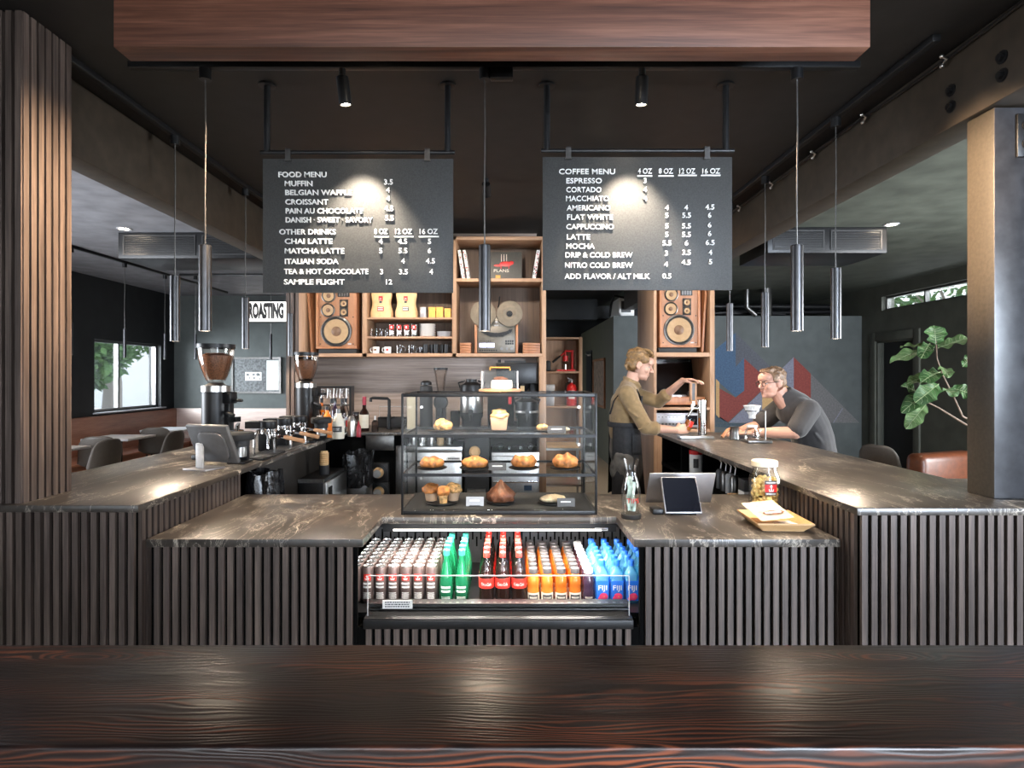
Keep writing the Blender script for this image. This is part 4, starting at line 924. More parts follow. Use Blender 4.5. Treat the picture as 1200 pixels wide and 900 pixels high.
stack('saucer', lambda i: f'{posn[i] if i < 4 else "top"} grey saucer in the low stack beside white plates', 5, (ux(519.5), YU + .1, zb), .0105, splate, 'saucer', 'grey saucers in a low stack')
zc = uz(414) + .001
def mug(label, px, m, z=zc, r=.032, h=.062, side=-1, logo=False, y=YU + .06, grp=None, mark='redc'):
    t = thing('mug', label, 'mug', (ux(px), y, z), 0, grp)
    MB().lathe([(0, .006), (r * .88, .006), (r * .92, h), (r, h), (r, .008), (r * .9, 0), (0, 0)], 20).build('cup', m, t)
    mb = MB(); mb.tube([(side * r * .95, 0, h * .82), (side * (r + .018), 0, h * .8), (side * (r + .022), 0, h * .5), (side * (r + .014), 0, h * .24), (side * r * .95, 0, h * .2)], .0042, 6); mb.build('handle', m, t)
    if logo: mb = MB(); arc_patch(mb, r + .0003, R(-112), R(-68), h * .38, h * .72, 5, 0); mb.build('printed_mark', mark, t)
mug('white mug with dark mark, leftmost on the mug shelf', 439, 'white', logo=True, mark='conedk'); mug('white mug with red mark, second on the mug shelf', 453, 'white', logo=True, side=-1)
def gmug(label, px): mug(label, px, 'glass', side=1, r=.036, h=.075)
gmug('clear glass mug beside the white mugs', 467, ); gmug('clear glass mug, middle of the mug shelf', 481)
mug('grey glass mug left of the black mugs', 493, 'smoke', r=.028, h=.06)
for i in range(5): mug(f'{ordinal(i)} black mug from left on the mug shelf', 498 + i * 6.2, 'black', r=.022, h=.085, side=1, y=YU + .05 + .05 * (i % 2), grp='black mugs')
# ---- tall unit contents: turntable and receiver
zt1 = uz(477.5) + .001
t = thing('turntable', 'wooden turntable with raised smoked dust cover on the oak unit', 'turntable', (ux(799.5), YU + .06, zt1), 0)
mb = MB(); mb.box(-.235, .235, 0, .36, .02, .095); mb.build('plinth', 'spk', t, bevel=.004)
mb = MB()
for x in (-.19, .19):
    for y in (.05, .31): mb.cyl((x, y, 0), .022, .02, 12)
mb.build('foot', 'rubber', t)
mb = MB(); mb.cyl((-.05, .18, .095), .155, .014, 40); mb.cyl((-.05, .18, .109), .15, .003, 40); mb.build('platter', ['alum'], t)
mb = MB(); mb.cyl((-.05, .18, .1121), .148, .002, 40); mb.cyl((-.05, .18, .1141), .05, .0006, 24); mb.build('vinyl_record', 'rubber', t)
mb = MB(); mb.cyl((.17, .27, .095), .024, .03, 16); mb.tube([(.17, .31, .135), (.17, .27, .138), (.165, .14, .132), (.11, .05, .125)], .006, 8); mb.cbox((.105, .045, .121), (.014, .03, .012)); mb.build('tonearm', 'steel', t)
mb = MB(); L = .36; c_ = Matrix.Translation((0, .355, .10)) @ Matrix.Rotation(R(-18), 4, 'X')
mb.box(-.23, .23, -.004, 0, 0, L, T=c_); mb.box(-.23, .23, -.06, -.004, L - .004, L, T=c_); mb.box(-.23, -.226, -.06, -.004, 0, L, T=c_); mb.box(.226, .23, -.06, -.004, 0, L, T=c_)
mb.build('dust_cover', 'smoke', t)
zr = uz(503) + .001
t = thing('stereo_receiver', 'silver stereo receiver with knobs below the turntable', 'receiver', (ux(796), YU + .05, zr), 0)
mb = MB(); mb.box(-.205, .205, .006, .33, .012, .145); mb.build('case', 'black', t, bevel=.003)
mb = MB(); mb.box(-.207, .207, 0, .006, .012, .148); mb.build('faceplate', 'alum', t, bevel=.001)
for i in range(7):
    mb = MB(); mb.cyl((0, 0, 0), .009, .016, 12, T=Matrix.Translation((-.18 + i * .034, 0, .045)) @ Matrix.Rotation(R(90), 4, 'X')); mb.build('knob', 'bcap', t)
mb = MB()
for i in range(6): mb.cyl((0, 0, 0), .005, .010, 8, T=Matrix.Translation((-.18 + i * .034, 0, .11)) @ Matrix.Rotation(R(90), 4, 'X'))
mb.box(-.10, .03, -.001, 0, .125, .129); mb.build('button', 'bcap', t)
mb = MB(); mb.box(.075, .185, -.002, 0, .035, .125); mb.build('display', 'screen', t)

# ================================================================== BACK COUNTER (front Y 5.25, top 1.07) AND WHAT IS ON IT
YK = YBC
def kx(px, Y=YK): return (px - CX) * Y / F
t = thing('back_counter', 'dark base cabinets below the back counter top, behind the pastry case', 'cabinet', (0, 0, 0))
mb = MB(); mb.box(-1.98, kx(425) - .002, YK + .03, 6.0, 0, HB - .029); mb.box(kx(476), .295, 5.75, 6.0, 0, HB - .029); mb.build('carcass', 'slatback', t)
# sink apron
t = thing('sink_cabinet', 'dark sink cabinet with steel apron in the back corner', 'cabinet', (0, 0, 0))
mb = MB(); mb.box(kx(426), kx(474), YK + .06, 5.95, .02, HB - .03); mb.build('body', 'slatback', t)
mb = MB(); mb.box(kx(428), kx(461), YK + .02, YK + .06, CZ - (528 - CY) * YK / F, HB - .03); mb.build('apron', 'dsteel', t, bevel=.003)
mb = MB(); mb.box(kx(463), kx(475), YK + .03, YK + .06, .05, CZ - (523 - CY) * YK / F); mb.build('steel_door', 'dsteel', t, bevel=.003)
def cup_tube(label, px, py):
    t = thing('cup_dispenser', label, 'cup dispenser', (kx(px, 5.2), YK + .055, CZ - (py - CY) * 5.2 / F), 0, 'cup dispensers under the sink')
    Q = Matrix.Rotation(R(90), 4, 'X')
    mb = MB(); mb.cbox((0, -.02, 0), (.17, .04, .165)); mb.build('mount_box', 'blackm', t, bevel=.006)
    mb = MB(); mb.lathe([(.047, .04), (.075, .04), (.078, .055), (.05, .06), (.047, .04)], 24, T=Q); mb.build('ring', 'black', t)
    mb = MB(); mb.lathe([(.045, .04), (.045, .075), (.042, .085), (.034, .12), (0, .122)], 20, T=Q, mi=0); mb.lathe([(.0345, .121), (.036, .121), (.036, .118), (.034, .118)], 20, T=Q, mi=1); mb.cyl((0, 0, .1205), .033, .003, 20, T=Q, mi=1)
    mb.build('paper_cups', ['kraft', 'lgrey'], t)
cup_tube('upper round cup dispenser with paper cups under the sink', 442, 555); cup_tube('lower round cup dispenser with paper cups under the sink', 442.5, 577.5)
# black bin bag
t = thing('waste_bin', 'black bin bag hanging over a slim bin below the counter corner', 'bin', (kx(417, 4.9), 4.995, 0), 0)
mb = MB(); mb.box(-.09, .09, -.12, .12, 0, .84); mb.build('bin', 'dsteel', t, bevel=.01)
rd = random.Random(4)
def bagfn(u, v):
    a = 2 * PI * u; q = 1 + .09 * math.sin(7 * a + 3 * v) * v + .05 * math.sin(13 * a)
    c, s = math.cos(a), math.sin(a)
    return (math.copysign(abs(c) ** .5, c) * .105 * q, math.copysign(abs(s) ** .5, s) * .135 * q, .66 + .27 * v + .012 * math.sin(5 * a))
mb = MB(); mb.grid(bagfn, 60, 8); mb.build('bin_bag', 'bag', t)
# faucet
zk = HB + .001
t = thing('faucet', 'black angular faucet at the back corner sink', 'faucet', (kx(456, 5.55), 5.55, zk), 0)
mb = MB(); mb.cyl((0, 0, 0), .026, .008, 16); mb.cyl((0, 0, .008), .018, .13, 16); mb.tube([(0, 0, .12), (0, 0, .27), (-.015, 0, .285), (-.15, 0, .29), (-.17, 0, .285), (-.172, 0, .255)], .014, 10); mb.build('spout', 'black', t)
mb = MB(); mb.tube([(.015, 0, .10), (.05, -.01, .115)], .007, 8); mb.build('lever', 'black', t)
# caddy of sponges behind the faucet
t = thing('dish_caddy', 'black caddy with wire handle beside the faucet', 'caddy', (kx(463, 5.75), 5.75, zk), 0)
mb = MB(); mb.box(-.16, .14, -.04, .04, 0, .10); mb.build('tub', 'blackm', t, bevel=.006)
mb = MB(); mb.tube([(-.15, 0, .1), (-.15, 0, .2), (.13, 0, .2), (.13, 0, .1)], .004, 6); mb.build('wire_handle', 'steel', t)

# bottles near the corner ------------------------------------------------
def at(px, Y, z=HB + .001): return ((px - CX) * Y / F, Y, z)
def profile_bottle(name, label, loc, prof, m, cap=None, lab=None, capm='black', n=18, cat='bottle', group=None):
    t = thing(name, label, cat, loc, 0, group)
    MB().lathe(prof, n).build('body', m, t)
    if cap: MB().lathe([(0, cap[1]), (cap[0], cap[1]), (cap[0], cap[2]), (0, cap[2])], 14).build('cap', capm, t)
    if lab: mb = MB(); arc_patch(mb, lab[0] + .0004, R(-160), R(-20), lab[1], lab[2], 12); mb.build('paper_label', lab[3], t)
    return t
Yg = 4.72
t = profile_bottle('sauce_jug', 'cream painted jug bottle with black label on the left bar end', at(396.5, Yg), [(0, 0), (.044, 0), (.047, .01), (.047, .11), (.04, .15), (.025, .18), (.024, .2), (0, .2)], 'cream_lab', (.018, .20, .235), None, 'dsteel')
mb = MB(); arc_patch(mb, .0475, R(-150), R(-40), .055, .10, 10, 0); strokes(mb, .05, .022, 2, 5, lambda u, v, du, dv: arc_patch(mb, .0482, R(-95) + u / .047, R(-95) + (u + du) / .047, .066 + v, .066 + v + dv, 2, 1)); mb.build('printed_mark', ['bcap', 'white'], t)
profile_bottle('syrup_bottle', 'orange syrup bottle with dark pump behind the grinder', at(383.5, 4.8), [(0, 0), (.038, 0), (.04, .01), (.04, .14), (.03, .17), (.014, .2), (.014, .22), (0, .22)], 'orange', (.016, .22, .25))
profile_bottle('shaker', 'tall steel cocktail shaker beside the cream jug', at(412, 4.9), [(0, 0), (.03, 0), (.034, .12), (.03, .135), (.02, .165), (0, .17)], 'steel', None, None, cat='shaker')
profile_bottle('squeeze_bottle', 'small dark red squeeze bottle beside the steel shaker', at(420.5, 4.85), [(0, 0), (.018, 0), (.02, .06), (.016, .085), (.008, .1), (.004, .13), (0, .13)], 'wine')
profile_bottle('spirit_bottle', 'tall bottle with pale label and red neck on the back corner', at(427, 5.35), [(0, 0), (.042, 0), (.045, .01), (.045, .14), (.038, .17), (.017, .205), (.016, .28), (0, .28)], 'cola', (.018, .235, .31), (.045, .03, .15, 'cream_lab'), 'wine')
profile_bottle('soap_bottle', 'small violet soap bottle with white pump left of the faucet', at(439.5, 5.3), [(0, 0), (.028, 0), (.03, .01), (.03, .085), (.012, .105), (0, .105)], 'smoke', (.008, .105, .14), None, 'wcap')
profile_bottle('glass_jar', 'clear glass jar behind the squeeze bottle', at(417, 5.4), [(0, 0), (.034, 0), (.036, .01), (.036, .11), (.03, .13), (.03, .15), (0, .15)], 'smoke', (.032, .15, .17), cat='jar')
profile_bottle('salt_shaker', 'purple capped clear jar beside cream jug', at(408, 5.08), [(0, 0), (.036, 0), (.037, .01), (.037, .10), (.03, .12), (0, .12)], 'glass', (.026, .12, .14), None, 'lgrey', cat='jar')
for i, px in enumerate((372, 377, 389, 392.5, 401, 405)):
    profile_bottle('syrup_bottle', f'{ordinal(i)} clear syrup bottle from left in the row with black pourers', at(px, 5.14 + .12 * (i % 2)), [(0, 0), (.03, 0), (.032, .01), (.032, .17), (.022, .21), (.013, .235), (.013, .26), (0, .26)], ['smoke', 'tjuice', 'clear', 'gjuice', 'smoke', 'clear'][i], (.014, .26, .30), (.032, .05, .13, ['cream_lab', 'redc', 'cream_lab', 'cream_lab', 'paper', 'redc'][i]), 'black', group='syrup bottles behind the second grinder')
# hanging rack with glassware behind the bottles
t = thing('glass_rack', 'black metal rack with hanging glassware behind syrup bottles', 'rack', at(392, 5.55), 0)
mb = MB()
for x in (-.2, .16): mb.box(x - .008, x + .008, -.06, .06, 0, .40)
mb.box(-.2, .16, -.07, .07, .385, .40); mb.box(-.2, .16, -.07, .07, .22, .228); mb.build('frame', 'black', t)
for i in range(6):
    MB().lathe([(0, 0), (.02, -.004), (.021, -.004), (.025, -.09), (.0235, -.09), (.018, -.006), (0, -.003)], 12).build('hanging_glass', 'glass', t, (-.16 + i * .058, -.02, .383))

# ---- behind-counter machines seen above and through the case
Ye = 5.55
def prod_box(*a): pass
# tall canister, hopper grinder, glass beaker, air pots, brewer
def kit(name, label, cat, px, Y=Ye, z=HB + .001): return thing(name, label, cat, at(px, Y, z), 0)
t = kit('thermal_canister', 'black flat-topped canister at left end behind the pastry case', 'canister', 499.5)
mb = MB(); mb.lathe([(0, 0), (.055, 0), (.06, .02), (.06, .36), (.055, .40), (0, .41)], 24); mb.build('body', 'blackm', t)
mb = MB(); mb.lathe([(0, .41), (.05, .41), (.05, .435), (.03, .45), (0, .45)], 20); mb.build('lid', 'black', t)
t = kit('menu_stand', 'plain pale card standing at the left end behind the pastry case', 'card', 483, 5.42); mb = MB(); mb.box(-.045, .045, 0, .01, .012, .33); mb.build('card', 'cream', t); mb = MB(); mb.box(-.06, .06, -.03, .04, 0, .012); mb.build('foot', 'dsteel', t)
t = kit('batch_grinder', 'black retail grinder with a clear tapered hopper behind the case', 'grinder', 516.5)
mb = MB(); mb.box(-.07, .07, -.09, .09, 0, .03); mb.box(-.045, .045, -.02, .08, .03, .24); mb.lathe([(0, -.06), (.062, -.05), (.072, 0), (.062, .05), (0, .06)], 20, T=Matrix.Translation((0, -.01, .25)) @ Matrix.Rotation(R(90), 4, 'X')); mb.tube([(0, -.05, .2), (0, -.06, .12)], [.028, .02], 12); mb.lathe([(0, .30), (.034, .30), (.036, .34), (.03, .345), (0, .345)], 18); mb.build('body', 'black', t)
mb = MB(); mb.lathe([(.032, .345), (.062, .53), (.064, .55), (.06, .55), (.03, .35)], 22); mb.build('hopper', 'hopper', t)
mb = MB(); mb.cyl((0, 0, .55), .066, .02, 22); mb.build('hopper_lid', 'black', t)
t = kit('beaker', 'dark glass beaker beside the black retail grinder', 'glass', 533.5); MB().lathe([(0, .004), (.038, .004), (.044, .17), (.047, .17), (.042, 0), (0, 0)], 20).build('cup', 'smoke', t)
def airpot(label, px, Y, body, h=.46):
    t = kit('coffee_airpot', label, 'airpot', px, Y)
    mb = MB(); mb.lathe([(0, 0), (.085, 0), (.09, .02), (.09, .10), (.105, .12), (.105, .16)], 26); mb.lathe([(.105, h - .13), (.108, h - .10), (.10, h - .05), (.05, h - .02), (0, h - .02)], 26); mb.build('base', 'black', t)
    mb = MB(); mb.lathe([(.104, .16), (.106, .165), (.106, h - .135), (.104, h - .13)], 28); mb.build('steel_band', body, t)
    mb = MB(); mb.cyl((0, 0, h - .03), .05, .035, 18); mb.tube([(-.10, 0, h - .08), (-.12, 0, h - .03), (-.06, 0, h - .01)], .009, 8); mb.tube([(.10, 0, h - .08), (.12, 0, h - .03), (.06, 0, h - .01)], .009, 8); mb.build('lid', 'black', t)
    mb = MB(); mb.cbox((0, -.11, .155), (.04, .03, .07)); mb.tube([(0, -.115, .14), (0, -.135, .11), (0, -.135, .085)], .011, 8); mb.build('tap', 'black', t)
airpot('tall black airpot with steel band, left of the glass cake box', 552.5, 5.5, 'steel', .46)
airpot('shorter airpot with broad steel body, right behind the pastry case', 617.5, 5.45, 'steel', .31)
t = kit('stone_slab', 'dark stone slab leaning with a red tag behind the pastry case', 'slab', 587, 5.62); mb = MB(); mb.box(-.125, .125, 0, .03, 0, .34); mb.build('slab', 'slatback', t)
mb = MB(); mb.box(.07, .10, -.006, 0, .23, .32); mb.build('hanging_tag', 'red', t)
t = kit('coffee_brewer', 'large dark batch brewer behind the glass cake box', 'brewer', 605.8, 5.8)
mb = MB(); mb.box(-.05, .20, -.10, .12, 0, .05); mb.box(.12, .20, -.08, .12, .05, .42); mb.box(-.20, .20, -.16, .12, .42, .62); mb.build('body', 'black', t, bevel=.008)
mb = MB(); mb.lathe([(0, .33), (.03, .33), (.07, .38), (.075, .42)], 20, c=(.05, -.02, 0)); mb.build('brew_basket', 'black', t); mb = MB(); mb.box(.03, .07, -.10, -.095, .32, .40); mb.build('basket_handle', 'kraft', t)
mb = MB(); mb.box(-.12, .08, -.163, -.158, .62, .64); mb.cyl((-.17, -.1, .62), .015, .03, 10); mb.build('top_vent', 'blackm', t)

# ---- below the back counter: dishwasher, fridge, cabinets (seen through the case)
t = thing('glass_washer', 'stainless undercounter unit with shelf lip seen through left of the case', 'appliance', (0, 0, 0))
def zy(py, Y): return CZ - (py - CY) * Y / F
Yq = 5.3
mb = MB(); mb.box(kx(478, Yq), kx(541, Yq), Yq, 5.74, .03, zy(523, Yq)); mb.build('body', 'steel', t, bevel=.005)
mb = MB(); mb.box(kx(477, Yq), kx(542, Yq), Yq - .03, Yq, zy(530, Yq), zy(523, Yq)); mb.build('top_edge', 'steel', t, bevel=.004)
mb = MB(); mb.box(kx(482, Yq), kx(538, Yq), Yq - .012, Yq, .1, zy(540, Yq)); h_ = mb.build('door', 'steel', t, bevel=.003)
mb = MB(); mb.box(kx(524, Yq), kx(540, Yq), Yq - .016, Yq - .012, zy(539, Yq), zy(535, Yq)); strokes(mb, .1, .02, 1, 2, lambda u, v, du, dv: mb.box(kx(532, Yq) + u, kx(532, Yq) + u + du, Yq - .018, Yq - .016, zy(538.5, Yq) + v, zy(538.5, Yq) + v + dv, 1)); mb.build('name_plate', ['paper', 'bcap'], t)
for i in range(5):
    profile_bottle('steel_canister', f'{ordinal(i)} small steel canister from left seen through the case', (kx(484.5 + i * 10.5, 5.45), 5.45, zy(523, Yq)), [(0, 0), (.032, 0), (.034, .01), (.034, .085), (.03, .095), (0, .095)], ['steel', 'steel', 'steel', 'kraft', 'dsteel'][i], cat='canister', group='steel canisters on the washer')
t = thing('undercounter_fridge', 'stainless undercounter fridge with blue sticker seen through the case', 'fridge', (0, 0, 0))
mb = MB(); mb.box(kx(576, Yq), kx(632, Yq), Yq, 5.74, .03, zy(530, Yq)); mb.build('body', 'steel', t, bevel=.005)
mb = MB(); mb.box(kx(577, Yq), kx(631, Yq), Yq - .03, Yq, .08, zy(534, Yq)); dr = mb.build('door', 'steel', t, bevel=.004)
mb = MB(); mb.box(kx(578, Yq), kx(630, Yq), Yq - .05, Yq - .03, zy(565, Yq), zy(562.5, Yq)); mb.build('handle', 'chrome', dr, bevel=.003)
mb = MB(); mb.box(kx(614, Yq), kx(623, Yq), Yq - .033, Yq - .031, zy(574, Yq), zy(568, Yq)); mb.build('sticker', 'mb', dr)
for i, px in enumerate((586, 597, 610, 622)):
    tag(MB().lathe([(0, 0), (.02, .002), (.036, .03), (.034, .05), (.02, .066), (0, .07)] if i in (0, 3) else [(0, 0), (.02, .002), (.026, .03), (.02, .05), (0, .055)], 18).build('glass_dome', 'clear', loc=(kx(px, 5.45), 5.45, zy(530, Yq))), f'{ordinal(i)} small round glass ball from left on the fridge', 'glass', 'glass domes on the fridge')
t = thing('drinks_dispenser', 'dark machine with one lit cup dispenser between steel units', 'appliance', (0, 0, 0))
mb = MB(); mb.box(kx(544, Yq), kx(573, Yq), Yq + .05, 5.74, .03, HB - .04); mb.build('body', 'blackm', t, bevel=.004)
mb = MB(); mb.lathe([(.03, 0), (.05, 0), (.05, .03), (.03, .05), (0, .05)], 18, T=Matrix.Translation((kx(556, Yq), Yq + .05, zy(530, Yq))) @ Matrix.Rotation(R(90), 4, 'X')); mb.build('cup_tube', 'kraft', t)
mb = MB(); mb.box(kx(547, Yq), kx(569, Yq), Yq + .02, Yq + .05, zy(578, Yq), zy(574, Yq)); mb.build('drip_tray', 'steel', t)
t = thing('wire_shelf', 'metal wire shelf with stacked trays beside the oak end panel', 'shelf', (0, 0, 0))
mb = MB()
for px, Y in ((637.5, 6.3), (682, 6.3)):
    mb.box(kx(px, Y) - .012, kx(px, Y) + .012, Y - .01, Y + .01, 0, 1.0); mb.box(kx(px, Y) - .012, kx(px, Y) + .012, Y + .39, Y + .41, 0, 1.0)
mb.box(kx(637, 6.3), kx(683, 6.3), 6.29, 6.71, .78, .80); mb.box(kx(637, 6.3), kx(683, 6.3), 6.29, 6.71, .4, .42)
mb.build('frame', 'steel', t)
mb = MB(); mb.box(kx(641, 6.35), kx(678, 6.35), 6.33, 6.68, .802, .825); mb.build('rack_tray', 'kraft', t)

# ---- hall shelf beyond
Yh = 10.0; KH = Yh / F
def hx(px): return (px - CX) * KH
def hz(py): return CZ - (py - CY) * KH
t = thing('hall_shelf', 'narrow oak shelf unit in the hall behind the back bar', 'shelf unit', (0, 0, 0))
for a, b in ((634, 637), (678.5, 682.5)): mb = MB(); mb.box(hx(a), hx(b), Yh, Yh + .4, 0, hz(395)); mb.build('upright', 'shelf', t, bevel=.003)
for py in (395, 435, 476, 520, 560): mb = MB(); mb.box(hx(637), hx(678.5), Yh + .004, Yh + .38, hz(py + 2.4), hz(py)); mb.build('shelf', 'shelfh', t, bevel=.003)
mb = MB(); mb.box(hx(637), hx(678.5), Yh + .38, Yh + .4, 0, hz(395)); mb.build('back_panel', 'shelf', t)
t = thing('lever_machine', 'red lever espresso press on the upper hall shelf', 'espresso press', (hx(665), Yh + .17, hz(435) + .001), 0)
mb = MB(); mb.box(-.17, .15, -.09, .09, 0, .03); mb.cyl((.10, 0, .03), .025, .33, 14); mb.tube([(.1, 0, .34), (-.02, 0, .34), (-.02, 0, .27)], .02, 10); mb.cyl((-.02, 0, .17), .045, .09, 18); mb.tube([(.02, 0, .36), (-.10, 0, .26)], .012, 8); mb.build('frame', 'red', t)
mb = MB(); mb.tube([(-.10, 0, .26), (-.24, 0, .15)], [.014, .020], 8); mb.build('lever', 'black', t)
mb = MB(); mb.cyl((-.02, 0, .035), .03, .08, 14); mb.cyl((.115, -.0, .12), .012, .2, 8); mb.build('cup_stand', 'chrome', t)
t = thing('fire_extinguisher', 'red fire extinguisher standing on the lower hall shelf', 'fire extinguisher', (hx(671), Yh + .16, hz(476) + .001), 0)
mb = MB(); mb.lathe([(0, 0), (.085, 0), (.09, .015), (.09, .29), (.075, .34), (.03, .375), (.03, .39), (0, .39)], 24); mb.build('cylinder', 'red', t)
mb = MB(); mb.cyl((0, 0, .39), .022, .04, 12); mb.tube([(.02, 0, .43), (-.07, 0, .47)], .012, 8); mb.tube([(.02, 0, .42), (-.06, 0, .42)], .009, 8); mb.build('valve', 'lgrey', t)
mb = MB(); mb.tube([(-.02, -.02, .41), (-.09, -.03, .38), (-.10, -.04, .28), (-.09, -.05, .2)], .011, 8); mb.build('hose', 'black', t)
mb = MB(); arc_patch(mb, .0905, R(-130), R(-60), .12, .26, 8); mb.build('sticker', 'paper', t)
tag(MB().cbox((0, 0, .09), (.09, .12, .18)).build('hall_radio', 'blackm', loc=(hx(643), Yh + .15, hz(435) + .001), bevel=.03), 'small black box at the left of the upper hall shelf', 'box')
t = thing('storage_carton', 'pale grey carton at left of lower hall shelf', 'box', (hx(644.5), Yh + .15, hz(476) + .001), 0); mb = MB(); mb.cbox((0, 0, .13), (.15, .2, .26)); mb.build('box_base', 'alum', t, bevel=.004); mb = MB(); mb.cbox((0, 0, .31), (.17, .22, .10)); mb.build('box_lid', 'lgrey', t, bevel=.006)
t = thing('framed_picture', 'framed sepia print hanging on the olive hall wall', 'picture', (1.788, 11.55, 1.43), 0)
mb = MB(); mb.box(-.03, 0, -.72, -.68, -.46, .46); mb.box(-.03, 0, .68, .72, -.46, .46); mb.box(-.03, 0, -.68, .68, -.46, -.42); mb.box(-.03, 0, -.68, .68, .42, .46); mb.build('picture_frame', 'spk', t)
mb = MB(); mb.box(-.012, 0, -.68, .68, -.42, .42); mb.build('print', 'photo', t)
t = thing('split_air_unit', 'white split air conditioner above the dark block behind the barista', 'air conditioner', (1.905, 10.05, 2.572), 0)
mb = MB(); mb.prism([(-.02, .06), (.02, 0), (.24, 0), (.24, .32), (.0, .32), (-.02, .28)], 0, .86, 'XZ'); mb.build('casing', 'white', t, bevel=.012)
mb = MB(); mb.box(.02, .18, -.004, .0, .06, .25); mb.box(-.012, .03, .03, .83, .0, .012); mb.build('louvre', 'grey', t)
mb = MB(); mb.tube([(.1, -.01, .3), (-.1, .0, .34), (-.14, .05, .2), (-.14, .2, .02)], .02, 8); mb.build('hose', 'black', t)
# ================================================================== DRINKS COOLER
zB = .578
t = thing('drinks_cooler', 'open-front drinks cooler set into the low counter, full of bottles and cans', 'cooler', (0, 0, 0))
mb = MB(); mb.box(CI0, CI1, 2.50, 3.19, .558, zB); mb.build('deck', 'black', t)
mb = MB(); mb.box(CI0 - .012, CI0, 2.44, 3.19, .558, .885); mb.build('side_wall', 'dsteel', t); mb = MB(); mb.box(CI1, CI1 + .012, 2.44, 3.19, .558, .885); mb.build('side_wall', 'dsteel', t)
mb = MB(); mb.box(CI0, CI1, 3.17, 3.19, zB, .885)
for i in range(64):
    x = CI0 + .02 + i * (CI1 - CI0 - .04) / 63
    for z0 in ((.700, .755) if i % 2 else (.665, .715),): mb.box(x - .0042, x + .0042, 3.166, 3.17, z0[0], z0[1], 1)
mb.build('perforated_back', ['grey', 'slatback'], t)
mb = MB(); mb.box(CI0, CI1, 2.75, 3.19, .872, .886); mb.build('inner_top', 'black', t)
mb = MB(); mb.box(OX0, OX1, 2.752, 2.80, .850, .872); lip = mb.build('light_housing', 'black', t)
mb = MB(); mb.box(-.522, .434, 2.746, 2.752, .855, .862); mb.build('led_tube', 'led', lip)
area('cooler_light', (-.045, 2.782, .843), (R(-12), 0, 0), .95, .02, 9, (1, .92, .84))
area('cooler_light', (-.045, 2.50, .878), (R(14), 0, 0), .95, .02, 5, (1, .94, .88))
mb = MB(); mb.box(.405, .465, 2.748, 2.752, .855, .869, 0); strokes(mb, .05, .008, 1, 9, lambda u, v, du, dv: mb.box(.435 + u, .435 + u + du, 2.7465, 2.748, .858 + v, .858 + v + dv, 1)); mb.build('name_plate', ['lgrey', 'grey'], t, bevel=.0)
mb = MB(); mb.box(OX0, OX1, 2.49, 2.505, .560, .628); mb.box(OX0, OX1, 2.47, 2.49, .560, .606); mb.build('front_rail', 'black', t, bevel=.002)
mb = MB(); mb.box(OX0, OX1, 2.455, 2.505, .628, .632); n = 34
for i in range(n): x = OX0 + .03 + i * (OX1 - OX0 - .06) / (n - 1); mb.box(x - .006, x + .006, 2.462, 2.474, .632, .6325, 1)
mb.build('air_grille', ['black', 'dsteel'], t)
mb = MB(); mb.box(OX0, OX1, YLF + .004, 2.47, .560, .596); mb.build('front_lip', 'black', t, bevel=.003)
mb = MB(); mb.box(OX0 + .002, OX1 - .002, YLF + .008, 2.468, .596, .601); mb.build('front_ledge', 'black', t)
mb = MB(); mb.box(OX0 + .012, OX1 - .012, 2.405, 2.409, .602, .762); fg = mb.build('front_glass', 'panel', t)
mb = MB(); mb.box(OX0 + .012, OX1 - .012, 2.404, 2.410, .762, .7645); mb.box(OX0 + .010, OX0 + .0125, 2.404, 2.410, .602, .762); mb.box(OX1 - .0125, OX1 - .010, 2.404, 2.410, .602, .762); mb.build('polished_edge', 'lgrey', fg)
mb = MB(); mb.box(-.50, -.38, 2.402, 2.404, .632, .666, 0); strokes(mb, .10, .026, 3, 11, lambda u, v, du, dv: mb.box(-.44 + u, -.44 + u + du, 2.4015, 2.402, .636 + v, .636 + v + dv, 1)); mb.build('care_label', ['paper', 'grey'], fg)

# ---- bottles and cans: one of each kind, then rows
def emblem(mb, r, z, mi):    # small anchor: ring, shank, stock, flukes
    def seg(a0, a1, z0, z1): arc_patch(mb, r, R(-90) + a0, R(-90) + a1, z0, z1, 3, mi)
    k = 1 / r
    seg(-.0012 * k, .0012 * k, z - .010, z + .009); seg(-.006 * k, .006 * k, z + .004, z + .006)
    seg(-.009 * k, -.006 * k, z - .008, z - .003); seg(.006 * k, .009 * k, z - .008, z - .003); seg(-.008 * k, .008 * k, z - .0115, z - .0085)
def rstrokes(mb, r, w_, z, h, rows, seed, mi):
    strokes(mb, w_, h, rows, seed, lambda u, v, du, dv: arc_patch(mb, r, R(-90) + u / r, R(-90) + (u + du) / r, z + v, z + v + dv, 2, mi))
def mk_can():
    t = thing('drink_can', '', 'can')
    mb = MB(); r = .0265; mb.lathe([(0, .004), (r * .78, 0), (r, .010), (r, .142), (r * .86, .154)], 20)
    arc_patch(mb, r, R(-125), R(-55), .098, .126, 8, 1); emblem(mb, r + .0008, .113, 2)
    rstrokes(mb, r + .0004, .036, .062, .030, 2, 3, 2); rstrokes(mb, r + .0004, .034, .018, .03, 4, 8, 2)
    mb.build('printed_body', ['can', 'redc', 'white'], t)
    mb = MB(); mb.lathe([(r * .86, .154), (r * .87, .158), (r * .80, .158), (r * .76, .153), (0, .153)], 20); mb.box(-.005, .005, -.012, .006, .153, .1555); mb.build('lid', 'canlid', t)
    return t
